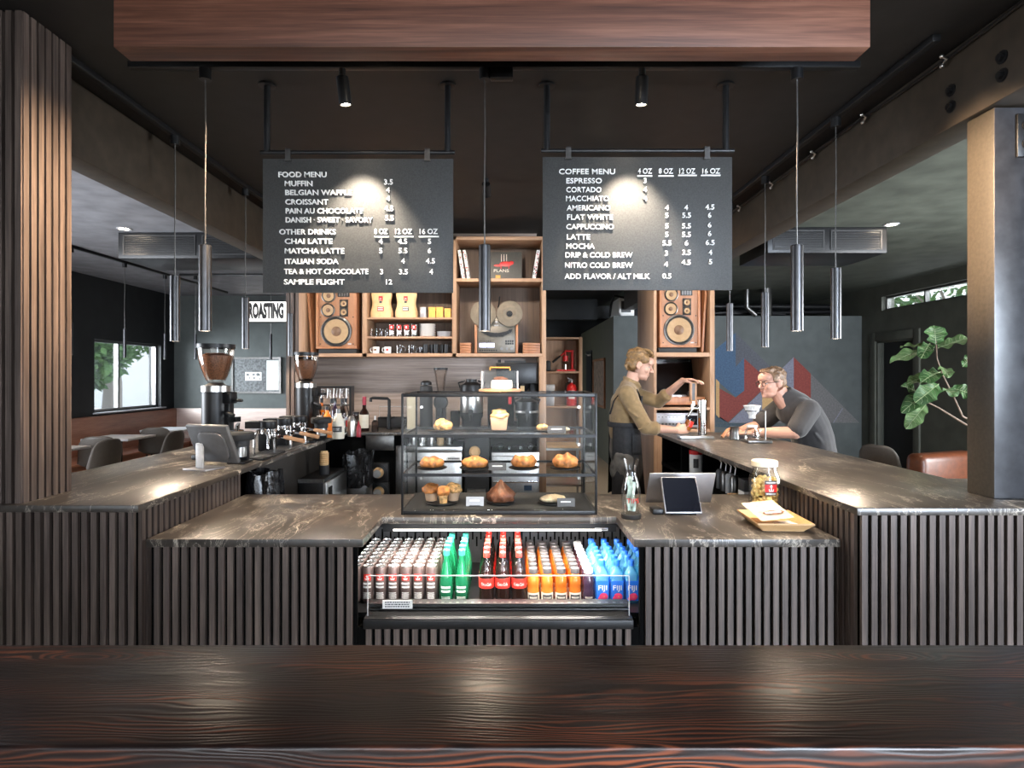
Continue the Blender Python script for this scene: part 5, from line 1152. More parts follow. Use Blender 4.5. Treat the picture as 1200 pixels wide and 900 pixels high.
def mk_green():
    t = thing('sparkling_bottle', '', 'bottle'); mb = MB()
    mb.lathe([(0, 0), (.027, 0), (.030, .006), (.030, .085), (.028, .11), (.020, .15), (.0125, .185), (.0125, .205), (0, .205)], 20); mb.build('body', 'green', t)
    mb = MB(); rstrokes(mb, .0302, .044, .045, .034, 2, 5, 0); rstrokes(mb, .0302, .04, .02, .012, 2, 15, 0); mb.build('printed_mark', 'white', t)
    mb = MB(); mb.lathe([(0, .228), (.0125, .228), (.0145, .226), (.0145, .204), (0, .204)], 16); mb.build('cap', 'greencap', t); return t
def mk_cola():
    t = thing('cola_bottle', '', 'bottle'); mb = MB()
    mb.lathe([(0, .004), (.024, 0), (.031, .008), (.033, .03), (.030, .055), (.033, .068), (.033, .115), (.032, .128), (.0, .128)], 22, mi=0)
    mb.lathe([(.032, .128), (.028, .15), (.017, .178), (.0125, .19), (.0125, .202)], 22, mi=1); mb.build('body', ['cola', 'clear'], t)
    mb = MB(); mb.lathe([(.0325, .070), (.0338, .071), (.0338, .112), (.0325, .113)], 24, mi=0); text_round(mb, 'Coca-Cola', .0340, .083, .019, .0003, 1, width=.046); mb.build('wrap_label', ['redc', 'white'], t)
    mb = MB(); mb.lathe([(0, .22), (.0125, .22), (.014, .218), (.014, .199), (0, .199)], 16); mb.build('cap', 'redc', t); return t
def mk_juice(m, cap, lab, name):
    t = thing(name, '', 'bottle'); mb = MB()
    mb.lathe([(0, 0), (.024, 0), (.027, .006), (.027, .05), (.0255, .055), (.0255, .075), (.027, .08), (.026, .10), (.020, .12), (.017, .126), (0, .126)], 20); mb.build('body', m, t)
    mb = MB(); arc_patch(mb, .0272, R(-160), R(-20), .008, .046, 12, 1 if lab == 'w' else 0); arc_patch(mb, .0276, R(-135), R(-45), .014, .038, 8, 0); rstrokes(mb, .0284, .034, .019, .014, 1, 4, 1); mb.build('wrap_label', ['bcap' if lab != 'p' else 'gjuice', 'cream_lab'], t)
    mb = MB(); mb.lathe([(0, .148), (.018, .148), (.0195, .146), (.0195, .126), (0, .126)], 18); mb.build('cap', cap, t); return t
def mk_water():
    t = thing('water_bottle', '', 'bottle'); mb = MB()
    p = []
    def sq(u, v):
        zs_ = [0, .006, .118, .128, .148, .160]; rs = [.025, .0285, .0285, .026, .014, .0125]
        k = v * 5; i = min(4, int(k)); f = k - i; z = zs_[i] + (zs_[i + 1] - zs_[i]) * f; r = rs[i] + (rs[i + 1] - rs[i]) * f
        a = 2 * PI * u; c, s = math.cos(a), math.sin(a); e = .55 if z < .13 else .9
        return (math.copysign(abs(c) ** e, c) * r, math.copysign(abs(s) ** e, s) * r, z)
    mb.grid(sq, 28, 10); mb.build('body', 'water', t, angle=50)
    mb = MB(); f = -.0293; mb.box(-.0255, .0255, f, f + .001, .012, .098, 0); mb.box(.0283, .0293, -.024, .024, .012, .098, 0); mb.box(-.0293, -.0283, -.024, .024, .012, .098, 0)
    mb.ell((.004, f - .0008, .030), (.019, .0012, .016), 1, seg=14, rings=6); mb.ell((-.009, f - .0008, .022), (.011, .001, .009), 1, seg=10, rings=6); mb.ell((.006, f - .002, .030), (.003, .0012, .003), 3, seg=8, rings=6)
    text_front(mb, 'FIJI', -.0185, f - .0006, .058, .030, .0004, 2, width=.037); mb.build('wrap_label', ['blue', 'pink', 'white', 'amber'], t)
    mb = MB(); mb.lathe([(0, .182), (.013, .182), (.0145, .18), (.0145, .158), (0, .158)], 16); mb.build('cap', 'blue', t); return t
def rows(proto, what, xs, y0, dy, n, group, skip=None, z=zB + .001, jitter=.002):
    rd = random.Random(len(what)); first = True; nc = len(xs)
    for j, x in enumerate(xs):
        for i in range(n if not hasattr(n, '__len__') else n[j]):
            rw = 'front row' if i == 0 else ('second row' if i == 1 else ordinal(i) + ' row')
            cl = 'only column' if nc == 1 else ('leftmost column' if j == 0 else ('rightmost column' if j == nc - 1 else ordinal(j) + ' column from left'))
            lb = f'{what}, {rw} from front, {cl}' if i else f'{what}, front row, {cl}'
            loc = (x + rd.uniform(-jitter, jitter), y0 + dy * i + rd.uniform(-jitter, jitter), z)
            if first: proto.location = loc; proto['label'] = lb; proto['group'] = group; first = False
            else: dup(proto, loc, label=lb, group=group)
rows(mk_can(), 'brown grey coffee can', [-.664 + .0555 * i for i in range(7)], 2.625, .0585, 8, 'coffee cans in the cooler', jitter=.0005)
rows(mk_green(), 'green sparkling bottle', [-.267, -.200], 2.62, .067, 5, 'green bottles in the cooler')
rows(mk_cola(), 'red capped cola bottle', [-.090, -.019, .052], 2.61, .073, 6, 'cola bottles in the cooler', jitter=.001)
rows(mk_juice('ojuice', 'bcap', 'w', 'juice_bottle'), 'dark capped orange juice bottle', [.1165, .177], 2.62, .058, 8, 'orange juice bottles in the cooler', jitter=.001)
rows(mk_juice('tjuice', 'bcap', 'w', 'tea_bottle'), 'dark capped amber tea bottle', [.238, .2985], 2.62, .058, 8, 'amber tea bottles in the cooler', jitter=.001)
rows(mk_juice('gjuice', 'wcap', 'p', 'grape_bottle'), 'white capped dark bottle', [.3565], 2.62, .058, 8, 'white capped bottles in the cooler', jitter=.0005)
rows(mk_water(), 'blue capped water bottle', [.416, .4805, .5445, .6085], 2.625, .066, 6, 'water bottles in the cooler', jitter=.001)

# ================================================================== PASTRY CASE
from mathutils import noise
VX0, VX1, VY0, VY1, VZ0, VZ1 = -.493, .421, 2.783, 3.225, HL + .001, 1.486
b_ = .010
t = thing('pastry_case', 'black framed glass pastry case with three levels on the low counter', 'display case', (0, 0, 0))
mb = MB()
for x in (VX0, VX1 - b_):
    for y in (VY0, VY1 - b_): mb.box(x, x + b_, y, y + b_, VZ0, VZ1)
for z, h in ((VZ0, .018), (VZ1 - .016, .016)):
    mb.box(VX0 + b_, VX1 - b_, VY0, VY0 + b_, z, z + h); mb.box(VX0 + b_, VX1 - b_, VY1 - b_, VY1, z, z + h)
    for x in (VX0, VX1 - b_): mb.box(x, x + b_, VY0 + b_, VY1 - b_, z, z + h)
mb.build('frame', 'black', t, bevel=.0015)
LV = [VZ0 + .018, 1.108, 1.290]
mb = MB(); mb.box(VX0 + b_, VX1 - b_, VY0 + b_, VY1 - b_, VZ0 + .004, VZ0 + .0175); mb.build('base_panel', 'blackm', t)
for z in LV[1:]:
    mb = MB(); mb.box(VX0 + b_, VX1 - b_, VY0 + .012, VY1 - .012, z - .005, z); s_ = mb.build('glass_shelf', 'panel', t)
    mb = MB(); mb.box(VX0 + b_, VX1 - b_, VY0 + .001, VY0 + .011, z - .010, z + .004); mb.box(VX0 + b_, VX1 - b_, VY1 - .011, VY1 - .001, z - .008, z + .004); mb.box(VX0 + .001, VX0 + .009, VY0 + b_, VY1 - b_, z - .007, z + .001); mb.box(VX1 - .009, VX1 - .001, VY0 + b_, VY1 - b_, z - .007, z + .001); mb.build('shelf_edge', 'black', s_)
mb = MB(); mb.box(VX0 + b_, VX1 - b_, VY0 + .003, VY0 + .006, VZ0 + .018, VZ1 - .016); mb.build('front_pane', 'panel', t)
for x in (VX0 + .003, VX1 - .006): mb = MB(); mb.box(x, x + .003, VY0 + b_, VY1 - b_, VZ0 + .018, VZ1 - .016); mb.build('side_pane', 'panel', t)
mb = MB(); mb.box(VX0 + b_, VX1 - b_, VY0 + b_, VY1 - b_, VZ1 - .006, VZ1 - .002); mb.build('top_pane', 'panel', t)
for z in (1.02, 1.20, 1.40):
    for x in (VX0 + .035, VX1 - .035): mb = MB(); mb.lathe([(0, 0), (.008, 0), (.008, .012), (0, .012)], 12, T=Matrix.Translation((x, VY1 - .012, z)) @ Matrix.Rotation(R(90), 4, 'X')); mb.build('door_hinge', 'steel', t)
def cx_(px, Y): return (px - CX) * Y / F
def slate(label, px, Y, z, r=.062):
    return tag(MB().lathe([(0, 0), (r * .8, 0), (r, .006), (r, .009), (r * .8, .005), (0, .005)], 26).build('slate_plate', 'black', loc=(cx_(px, Y), Y, z)), label, 'plate', 'dark plates in the pastry case')
def blob(mb, c, r, amp, fr, seed, mi=0, seg=28, rings=18, flat=True, fn=None):
    b0 = len(mb.v); mb.ell((0, 0, 0), r, mi, seg=seg, rings=rings); off = Vector((seed * 3.1, seed * 1.7, seed))
    for i in range(b0, len(mb.v)):
        v = Vector(mb.v[i]); n_ = v.normalized()
        d = amp * noise.noise(v * fr + off) + amp * .5 * noise.noise(v * fr * 2.3 + off)
        v = v + n_ * d
        if fn: v = fn(v)
        if flat: v.z = max(v.z, -r[2] * .55)
        mb.v[i] = tuple(v + Vector(c))
def pastry(name, label, px, Y, z, r, m, amp=.006, fr=40, seed=1, fn=None, extra=None, cat='pastry', rot=0, sink=.0):
    t = thing(name, label, cat, (cx_(px, Y), Y, z + r[2] * .55 - sink), rot)
    mb = MB(); blob(mb, (0, 0, 0), r, amp, fr, seed, fn=fn); mb.build('crust', m, t, angle=85)
    if extra: extra(t)
    return t
zp = [LV[0] + .001, LV[1] + .001, LV[2] + .001]
Yp = 2.95
pz = .0105          # plate thickness
# bottom level
slate('dark plate under the muffins on the bottom level', 518, Yp, zp[0], .08); slate('dark plate under the dark brown bun on the bottom level', 587, Yp, zp[0], .07); slate('dark plate under the pale flat pastry on the bottom level', 648, Yp, zp[0], .075)
def muffin(label, px, Y, m, seed, r=.036):
    t = thing('muffin', label, 'muffin', (cx_(px, Y), Y, zp[0] + pz), 0, 'muffins on the bottom level')
    MB().lathe([(0, 0), (r * .75, 0), (r, .05), (0, .05)], 20).build('paper_case', 'cakep' if seed != 3 else 'crumb', t)
    mb = MB(); blob(mb, (0, 0, .055), (r * 1.2, r * 1.2, .03), .007, 45, seed); mb.build('crown', m, t, angle=85)
muffin('golden muffin at left on the bottom level plate', 505.5, Yp + .015, 'crust', 1); muffin('pale cream muffin at right on the bottom level plate', 531, Yp + .02, 'crumb', 2); muffin('small front muffin in printed paper on the bottom level plate', 519.5, Yp - .050, 'crust', 3, .024)
def twist(v):
    a = math.atan2(v.y, v.x); k = 1 + .16 * math.sin(7 * a + v.z * 70); q = max(.18, 1 - max(0, v.z) / .068 * .85); return Vector((v.x * k * q, v.y * k * q, v.z * (1.15 if v.z > 0 else 1)))
pastry('twisted_bun', 'dark brown twisted bun with pointed top on the bottom level', 587, Yp, zp[0] + pz, (.066, .06, .062), 'crustd', .004, 60, 4, twist, cat='bun')
pastry('flat_scone', 'pale flat nut covered pastry on the bottom level', 648, Yp, zp[0] + pz, (.066, .045, .02), 'sugar', .006, 60, 6, cat='scone', rot=.2)
# middle level
for px in (506, 556.5, 614, 662.5): slate({506: 'dark plate under leftmost pastry on the middle level', 556.5: 'dark plate under second pastry on the middle level', 614: 'dark plate under third pastry on the middle level', 662.5: 'dark plate under rightmost pastry on the middle level'}[px], px, Yp, zp[1], .075)
def roll(v):
    k = 1 + .10 * math.sin(v.x * 130); return Vector((v.x, v.y * k, v.z * k))
def cres(v): return Vector((v.x, v.y + 8 * v.x * v.x, v.z * (1.0 + .18 * math.cos(v.x * 150)) * (1 - .9 * math.exp(-(v.x / .018) ** 2) * .35)))
pastry('filled_roll', 'golden oblong roll, leftmost on the middle level', 506, Yp, zp[1] + pz, (.060, .042, .033), 'crust', .004, 40, 11, roll, cat='pastry')
pastry('cheese_danish', 'golden pastry with pale yellow filling, second on the middle level', 556.5, Yp, zp[1] + pz, (.066, .048, .033), 'crust', .006, 36, 12, extra=lambda t: (lambda mb: (blob(mb, (.0, -.004, .008), (.048, .03, .022), .005, 40, 5), mb.build('filling', 'crumb', t, angle=85)))(MB()), cat='pastry')
pastry('croissant', 'curved golden croissant, third on the middle level', 614, Yp, zp[1] + pz, (.066, .036, .040), 'crust', .005, 40, 13, cres, cat='croissant')
pastry('almond_croissant', 'crusty orange brown croissant, rightmost on the middle level', 662.5, Yp, zp[1] + pz, (.062, .04, .042), 'crust', .008, 42, 14, roll, cat='croissant')
# top level
slate('dark plate under the crumbly scone on the top level', 517, Yp, zp[2], .072); slate('dark plate under the loaf cake on the top level', 584, Yp, zp[2], .075); slate('dark plate under the small roll on the top level', 640, Yp, zp[2], .06)
pastry('crumble_scone', 'pale crumbly scone at left on the top level', 519, Yp, zp[2] + pz, (.045, .04, .034), 'crumb', .012, 55, 21, cat='scone')
t = thing('loaf_cake', 'tall loaf cake in paper with crumble top on the top level', 'cake', (cx_(585, Yp), Yp, zp[2] + pz), 0)
mb = MB(); mb.prism([(-.036, 0), (.036, 0), (.043, .062), (-.043, .062)], -.04, .05, 'XZ'); mb.build('paper_case', 'cakep', t, bevel=.004)
mb = MB(); blob(mb, (0, .0, .068), (.046, .045, .022), .010, 60, 31); blob(mb, (0, .05, .085), (.034, .03, .016), .008, 60, 33); mb.build('crumble_top', 'crumb', t, angle=85)
pastry('small_roll', 'small golden roll behind the tag on the top level', 636, Yp - .01, zp[2] + pz, (.03, .028, .02), 'crumb', .006, 60, 41, cat='pastry')
pastry('savory_twist', 'long pale pastry stick right of the tag on the top level', 656, Yp + .05, zp[2] + .001, (.05, .018, .014), 'sugar', .004, 60, 42, cat='pastry')
def ptag(label, px, Y, z, w_, h, m='bcap', seed=1):
    t = thing('price_tag', label, 'price tag', (cx_(px, Y), Y, z), 0, 'price tags in the pastry case')
    mb = MB(); mb.box(-w_ / 2, w_ / 2, 0, .003, 0, h); c = mb.build('card', m, t, rot=(R(-12), 0, 0))
    mb = MB(); strokes(mb, w_ * .6, h * .3, 1, seed, lambda u, v, du, dv: mb.box(u, u + du, -.0012, 0, h * .42 + v, h * .42 + v + dv)); mb.build('written_line', 'white', t, rot=(R(-12), 0, 0))
    mb = MB(); mb.box(-w_ * .3, w_ * .3, .0, .03, 0, .004); mb.build('foot', 'bcap', t)
ptag('pale grey tag between muffins and dark bun on the bottom level', 556.5, 2.88, zp[0], .085, .045, 'alum', 1); ptag('dark tag in front of the flat pastry on the bottom level', 663.5, 2.86, zp[0], .085, .042, 'bcap', 2)
ptag('dark tag between second and third pastry on the middle level', 583, 2.90, zp[1], .085, .036, 'bcap', 3); ptag('dark tag beside the small roll on the top level', 652.5, 2.88, zp[2], .09, .036, 'bcap', 4)
# cake on board under a glass box, on top of the case
Yc = 3.02; zc_ = VZ1 + .001
tag(MB().lathe([(0, 0), (.10, 0), (.108, .004), (.108, .012), (.10, .016), (0, .016)], 32).build('cake_board', 'board_w', loc=(cx_(586, Yc), Yc, zc_)), 'round wooden board on top of the pastry case', 'board')
t = thing('frosted_cake', 'white frosted cake under the glass cover on the wooden board', 'cake', (cx_(588, Yc), Yc, zc_ + .017), 0)
mb = MB(); mb.lathe([(0, 0), (.052, 0), (.054, .006), (.053, .036), (.048, .042), (0, .042)], 26); mb.build('frosting', 'frost', t)
mb = MB(); blob(mb, (-.006, 0, .046), (.036, .036, .014), .009, 60, 51); mb.build('crumb_topping', 'crustd', t, angle=85)
t = thing('cake_cover', 'clear box-shaped glass cake cover with gold handle on wooden board', 'cake cover', (cx_(586, Yc), Yc, zc_ + .017), 0)
mb = MB(); a = .088; h = .088
for s in (-1, 1): mb.box(s * a - .0015, s * a + .0015, -a, a, 0, h); mb.box(-a + .002, a - .002, s * a - .0015, s * a + .0015, 0, h)
mb.box(-a, a, -a, a, h, h + .003); mb.build('glass_cover', 'panel', t)
mb = MB(); mb.tube([(-.05, 0, h + .003), (-.05, 0, h + .018), (.05, 0, h + .018), (.05, 0, h + .003)], .004, 8); mb.build('handle', 'amber', t)
mb = MB()
for x, y in ((-a, -a), (a, -a), (-a, a), (a, a)): mb.box(x - .003, x + .003, y - .003, y + .003, 0, h)
mb.build('corner_seam', 'lgrey', t)
# ================================================================== ON THE LOW COUNTER, RIGHT
zL = HL + .001
Y = 2.725
t = thing('tip_carafe', 'glass carafe stuffed with banknotes, red lettering, beside the pastry case', 'carafe', ((739.5 - CX) * Y / F, Y, zL), 0)
MB().lathe([(0, .022), (.036, .022), (.041, .06), (.041, .12), (.034, .16), (.021, .20), (.020, .225), (.034, .268), (.037, .268), (.023, .225), (.024, .2), (.037, .16), (.044, .12), (.044, .02)], 28).build('vessel', 'glass', t)
MB().lathe([(0, 0), (.044, 0), (.046, .003), (.046, .02), (.044, .021), (0, .021)], 28).build('foot_band', 'rubber', t)
mb = MB(); text_round(mb, 'TIPS', .0445, .075, .030, .0006, 0, width=.056); mb.build('lettering', 'red', t)
rd = random.Random(6)
for i in range(5):
    mb = MB(); a = rd.uniform(0, PI); ox, oy = rd.uniform(-.010, .010), rd.uniform(-.010, .010)
    mb.grid(lambda u, v: (ox + math.cos(a) * (u - .5) * .028 + .004 * math.sin(v * 9 + i), oy + math.sin(a) * (u - .5) * .028 + .004 * math.cos(v * 7 + u * 5), .03 + i * .006 + v * .135), 6, 12)
    o = mb.build('banknote', 'money', loc=((739.5 - CX) * Y / F, Y, zL)); tag(o, 'folded green banknote standing in the tip carafe', 'banknote', 'banknotes in the tip carafe')
# register: tablet seen from behind, small customer screen in front
Y = 3.02
t = thing('register_tablet', 'silver register tablet seen from behind with square logo', 'tablet', ((795.5 - CX) * Y / F, Y, zL), 0)
RT = Matrix.Translation((0, 0, .008)) @ Matrix.Rotation(R(16), 4, 'X')
mb = MB(); mb.prism([(-.17, .0), (.16, .0), (.172, .162), (-.158, .162)], -.006, .006, 'XZ', T=RT); mb.build('back_shell', 'alum', t, bevel=.004)
mb = MB(); mb.box(-.15, .155, .0065, .0075, .012, .15, T=RT); mb.build('display', 'screen', t)
def rsq(h, r, n=5):
    return [(sx * (h - r) + r * math.cos(a), sz * (h - r) + r * math.sin(a)) for sx, sz, a0 in ((1, 1, 0), (-1, 1, 90), (-1, -1, 180), (1, -1, 270)) for a in [R(a0 + 90 * k / n) for k in range(n + 1)]]
mb = MB(); LT = RT @ Matrix.Translation((.008, -.006, .118)); mb.prism(rsq(.0165, .005), -.0008, 0, 'XZ', 0, LT); mb.prism(rsq(.0100, .0025), -.0014, -.0008, 'XZ', 1, LT); mb.prism(rsq(.0048, .001), -.002, -.0014, 'XZ', 0, LT); mb.build('logo', ['bcap', 'alum'], t)
mb = MB(); mb.box(-.06, .06, -.02, .10, 0, .008); mb.tube([(0, .07, .006), (0, .05, .06)], .02, 10); mb.build('stand', 'black', t)
Y = 2.79
t = thing('customer_screen', 'small black customer screen on silver stand facing the viewer', 'screen', ((800 - CX) * Y / F, Y, zL), 0)
RT = Matrix.Translation((0, -.02, .010)) @ Matrix.Rotation(R(-24), 4, 'X')
mb = MB(); mb.prism([(-.086, 0), (.086, 0), (.078, .172), (-.09, .172)], 0, .012, 'XZ', T=RT); mb.build('housing', 'alum', t, bevel=.004)
mb = MB(); mb.prism([(-.081, .006), (.081, .006), (.074, .167), (-.085, .167)], -.0012, 0, 'XZ', T=RT); mb.build('display', 'screen', t)
mb = MB(); mb.prism([(-.02, 0), (.10, 0), (.09, .075), (.035, .075)], -.06, .06, 'YZ'); mb.build('wedge_stand', 'black', t, bevel=.003)
mb = MB(); mb.cbox((-.115, .03, .012), (.05, .07, .024)); tag(mb.build('card_reader', 'black', loc=((800 - CX) * Y / F, Y, zL), bevel=.004), 'small black card reader left of the customer screen', 'card reader')
# snack jar
Y = 2.80
t = thing('snack_jar', 'big glass jar of puffed snacks with red anchor label', 'jar', (1.208, Y, zL), 0)
MB().lathe([(0, .004), (.064, .004), (.0675, .015), (.0675, .17), (.05, .212), (.05, .225), (.053, .225), (.053, .21), (.071, .17), (.071, .012), (.066, 0), (0, 0)], 32).build('vessel', 'glass', t)
MB().lathe([(0, .252), (.054, .252), (.058, .248), (.058, .226), (0, .226)], 28).build('lid', 'cream', t)
mb = MB(); arc_patch(mb, .0712, R(-112), R(-68), .115, .150, 6, 0); arc_patch(mb, .0712, R(-112), R(-68), .150, .168, 6, 1); arc_patch(mb, .0712, R(-112), R(-68), .100, .115, 6, 1)
k = 1 / .072
def asg(a0, a1, z0, z1): arc_patch(mb, .0722, R(-90) + a0 * k, R(-90) + a1 * k, z0, z1, 3, 2)
asg(-.0015, .0015, .120, .146); asg(-.007, .007, .139, .1415); asg(-.011, -.008, .122, .130); asg(.008, .011, .122, .130); asg(-.010, .010, .1185, .122); asg(-.0035, .0035, .144, .148)
strokes(mb, .045, .009, 1, 3, lambda u, v, du, dv: arc_patch(mb, .0722, R(-90) + u * k, R(-90) + (u + du) * k, .154 + v, .154 + v + dv, 2, 2)); strokes(mb, .045, .008, 1, 4, lambda u, v, du, dv: arc_patch(mb, .0722, R(-90) + u * k, R(-90) + (u + du) * k, .103 + v, .103 + v + dv, 2, 2))
mb.build('paper_label', ['red', 'bcap', 'white'], t)
rd = random.Random(12); mb = MB()
for i in range(230):
    a = rd.uniform(0, 2 * PI); q = .050 * math.sqrt(rd.uniform(.35, 1)); z = rd.uniform(.018, .165); s_ = rd.uniform(.008, .014)
    mb.ell((q * math.cos(a), q * math.sin(a), z), (s_, s_ * .8, s_ * 1.25), seg=8, rings=6, rot=(rd.uniform(0, 3), rd.uniform(0, 3), 0))
o = mb.build('puffed_snacks', 'pretz', loc=(1.208, Y, zL)); tag(o, 'golden puffed snacks filling the big glass jar', 'snacks', None, 'stuff')
# bamboo tray with packets
t = thing('bamboo_tray', 'square bamboo tray holding packets at right end of low counter', 'tray', (1.158, 2.585, zL), R(-3))
mb = MB(); mb.box(-.085, .085, -.095, .105, 0, .008); mb.build('bottom', 'tray', t)
mb = MB()
for pl in ([(-.115, -.125), (.115, -.125), (.085, -.095), (-.085, -.095)], [(-.115, .135), (.115, .135), (.085, .105), (-.085, .105)], [(-.115, -.125), (-.085, -.095), (-.085, .105), (-.115, .135)], [(.115, -.125), (.085, -.095), (.085, .105), (.115, .135)]):
    vs = []; 
    for i, (x, y) in enumerate(pl):
        outer = abs(x) > .1
        vs.append((x, y, .032 if outer else .002))
    v2 = [(x, y, z + (.006)) for x, y, z in vs]
    mb.add(vs + v2, [(0, 1, 2, 3), (4, 7, 6, 5), (0, 4, 5, 1), (1, 5, 6, 2), (2, 6, 7, 3), (3, 7, 4, 0)])
mb.build('rim', 'tray', t)
def packet(label, loc, rot, w_, d_, m, seed):
    t = thing('snack_packet', label, 'packet', loc, 0, None); mb = MB()
    def fn(u, v, s): 
        e = (1 - (2 * u - 1) ** 4) * (1 - (2 * v - 1) ** 4); return ((u - .5) * w_, (v - .5) * d_, s * .011 * e + .003 * noise.noise(Vector((u * 6, v * 6, seed))))
    mb.grid(lambda u, v: fn(u, v, 1), 14, 14); mb.grid(lambda u, v: fn(u, v, -1), 14, 14); o = mb.build('wrapper', m, t, rot=rot)
    mb = MB(); mb.ell((.0, -d_ * .27, .0125), (w_ * .33, .018, .001), 0, seg=20, rings=6); strokes(mb, w_ * .5, .014, 1, seed, lambda u, v, du, dv: mb.box(u, u + du, -d_ * .27 - .007, -d_ * .27 + .007, .0132, .0142, 1)); mb.build('packet_label', ['crustd', 'paper'], o)
packet('pale clear snack packet with brown oval label leaning in the tray', (1.135, 2.605, zL + .062), (R(14), R(-4), R(8)), .15, .17, 'sugar', 2)
tag(MB().cbox((0, 0, .003), (.075, .10, .006)).build('card_stack', 'paper', loc=(1.205, 2.55, zL + .0095), rot=(0, 0, R(14)), bevel=.001), 'small white printed card lying in the bamboo tray', 'card')
# ================================================================== RIGHT BAR TOP
zR = HB + .001
t = thing('tap_tower', 'chrome draught tower with tall handle on the right bar', 'tap tower', (1.575, 4.82, zR), 0)
mb = MB(); mb.cyl((0, 0, 0), .052, .012, 28); mb.cyl((0, 0, .012), .036, .275, 28); mb.lathe([(.038, .285), (.038, .30), (.03, .304), (0, .304)], 28); mb.build('column', 'chrome', t)
mb = MB(); mb.cyl((0, 0, 0), .016, .05, 14, T=Matrix.Translation((-.03, 0, .235)) @ Matrix.Rotation(R(-90), 4, 'Y')); mb.tube([(-.075, 0, .27), (-.075, 0, .23), (-.085, 0, .215), (-.112, 0, .172)], [.014, .016, .011, .009], 12); mb.build('faucet', 'chrome', t)
mb = MB(); mb.tube([(-.07, 0, .26), (-.07, 0, .30)], .012, 10); mb.build('ferrule', 'chrome', t)
mb = MB(); mb.box(-.10, -.048, -.018, .018, .29, .445); mb.build('tap_handle', 'handle', t, bevel=.004)
mb = MB(); mb.box(-.085, -.062, -.0195, -.018, .30, .435); mb.box(-.0475, -.0465, -.015, .015, .30, .435); mb.build('handle_badge', 'bcap', t)
tag(MB().box(-.215, .05, -.14, .0 - .055, 0, .022).box(-.205, .04, -.13, -.065, .022, .0235).build('drip_tray', 'steel', loc=(1.575, 4.82, zR), bevel=.002), 'steel drip tray in front of the chrome draught tower', 'drip tray')
# pour over set in front of the man
Y = 4.45
def rp_(px): return (px - CX) * Y / F
t = thing('pour_over_stand', 'black coffee scale with upright dripper holder before the seated man', 'dripper stand', (rp_(886), Y, zR), 0)
mb = MB(); mb.box(-.09, .09, -.075, .075, 0, .022); mb.build('base_plate', 'dsteel', t, bevel=.005)
mb = MB(); mb.tube([(.068, 0, .02), (.068, 0, .235)], .006, 8); mb.tube([(.075, 0, .235), (.021, 0, .235)], .006, 8); mb.build('arm', 'dsteel', t)
MB().lathe([(.046, -.004), (.052, -.004), (.052, .006), (.046, .006), (.046, -.004)], 28).build('holder_ring', 'dsteel', t, (-.03, 0, .235))
t = thing('coffee_dripper', 'white ribbed cone coffee dripper held above the glass server', 'dripper', (rp_(886) - .03, Y, zR + .20), 0)
mb = MB(); n = 30
def rib(u, v):
    a = 2 * PI * u; r = .02 + .042 * v + .002 * math.sin(15 * a); return (r * math.cos(a), r * math.sin(a), v * .075)
mb.grid(rib, 60, 6); mb.lathe([(.062, .075), (.058, .075), (.018, .006)], 40); mb.build('cone', 'white', t)
mb = MB(); mb.lathe([(.042, .0425), (.049, .0425), (.049, .047), (.042, .046)], 24); mb.lathe([(.02, -.02), (.024, -.02), (.024, .0), (.02, 0)], 20); mb.build('base_collar', 'white', t)
t = thing('coffee_server', 'round glass coffee server standing on the black scale', 'coffee server', (rp_(886) - .03, Y, zR + .0235), 0)
MB().lathe([(0, .003), (.05, .003), (.054, .03), (.048, .06), (.033, .09), (.033, .108), (.036, .108), (.036, .09), (.051, .06), (.057, .03), (.053, 0), (0, 0)], 28).build('vessel', 'glass', t)
MB().lathe([(.036, .092), (.038, .092), (.038, .105), (.036, .105), (.036, .092)], 24).build('collar', 'wcap', t)
mb = MB(); mb.tube([(.037, .0, .095), (.062, 0, .085), (.064, 0, .05), (.056, 0, .03)], .005, 8); mb.build('handle', 'glass', t)
Y = 4.66
t = thing('milk_pitcher', 'dark grey pitcher with wooden side handle near the seated man', 'pitcher', (rp_(860.5), Y, zR), 0)
MB().lathe([(0, 0), (.036, 0), (.04, .004), (.035, .06), (.035, .096), (.038, .10), (.034, .10), (.032, .06), (.035, .006), (0, .006)], 26).build('vessel', 'dsteel', t)
mb = MB(); mb.tube([(-.034, -.0, .085), (-.055, -.01, .075), (-.105, -.03, .022)], [.008, .012, .014], 10); mb.build('side_handle', 'spk', t)
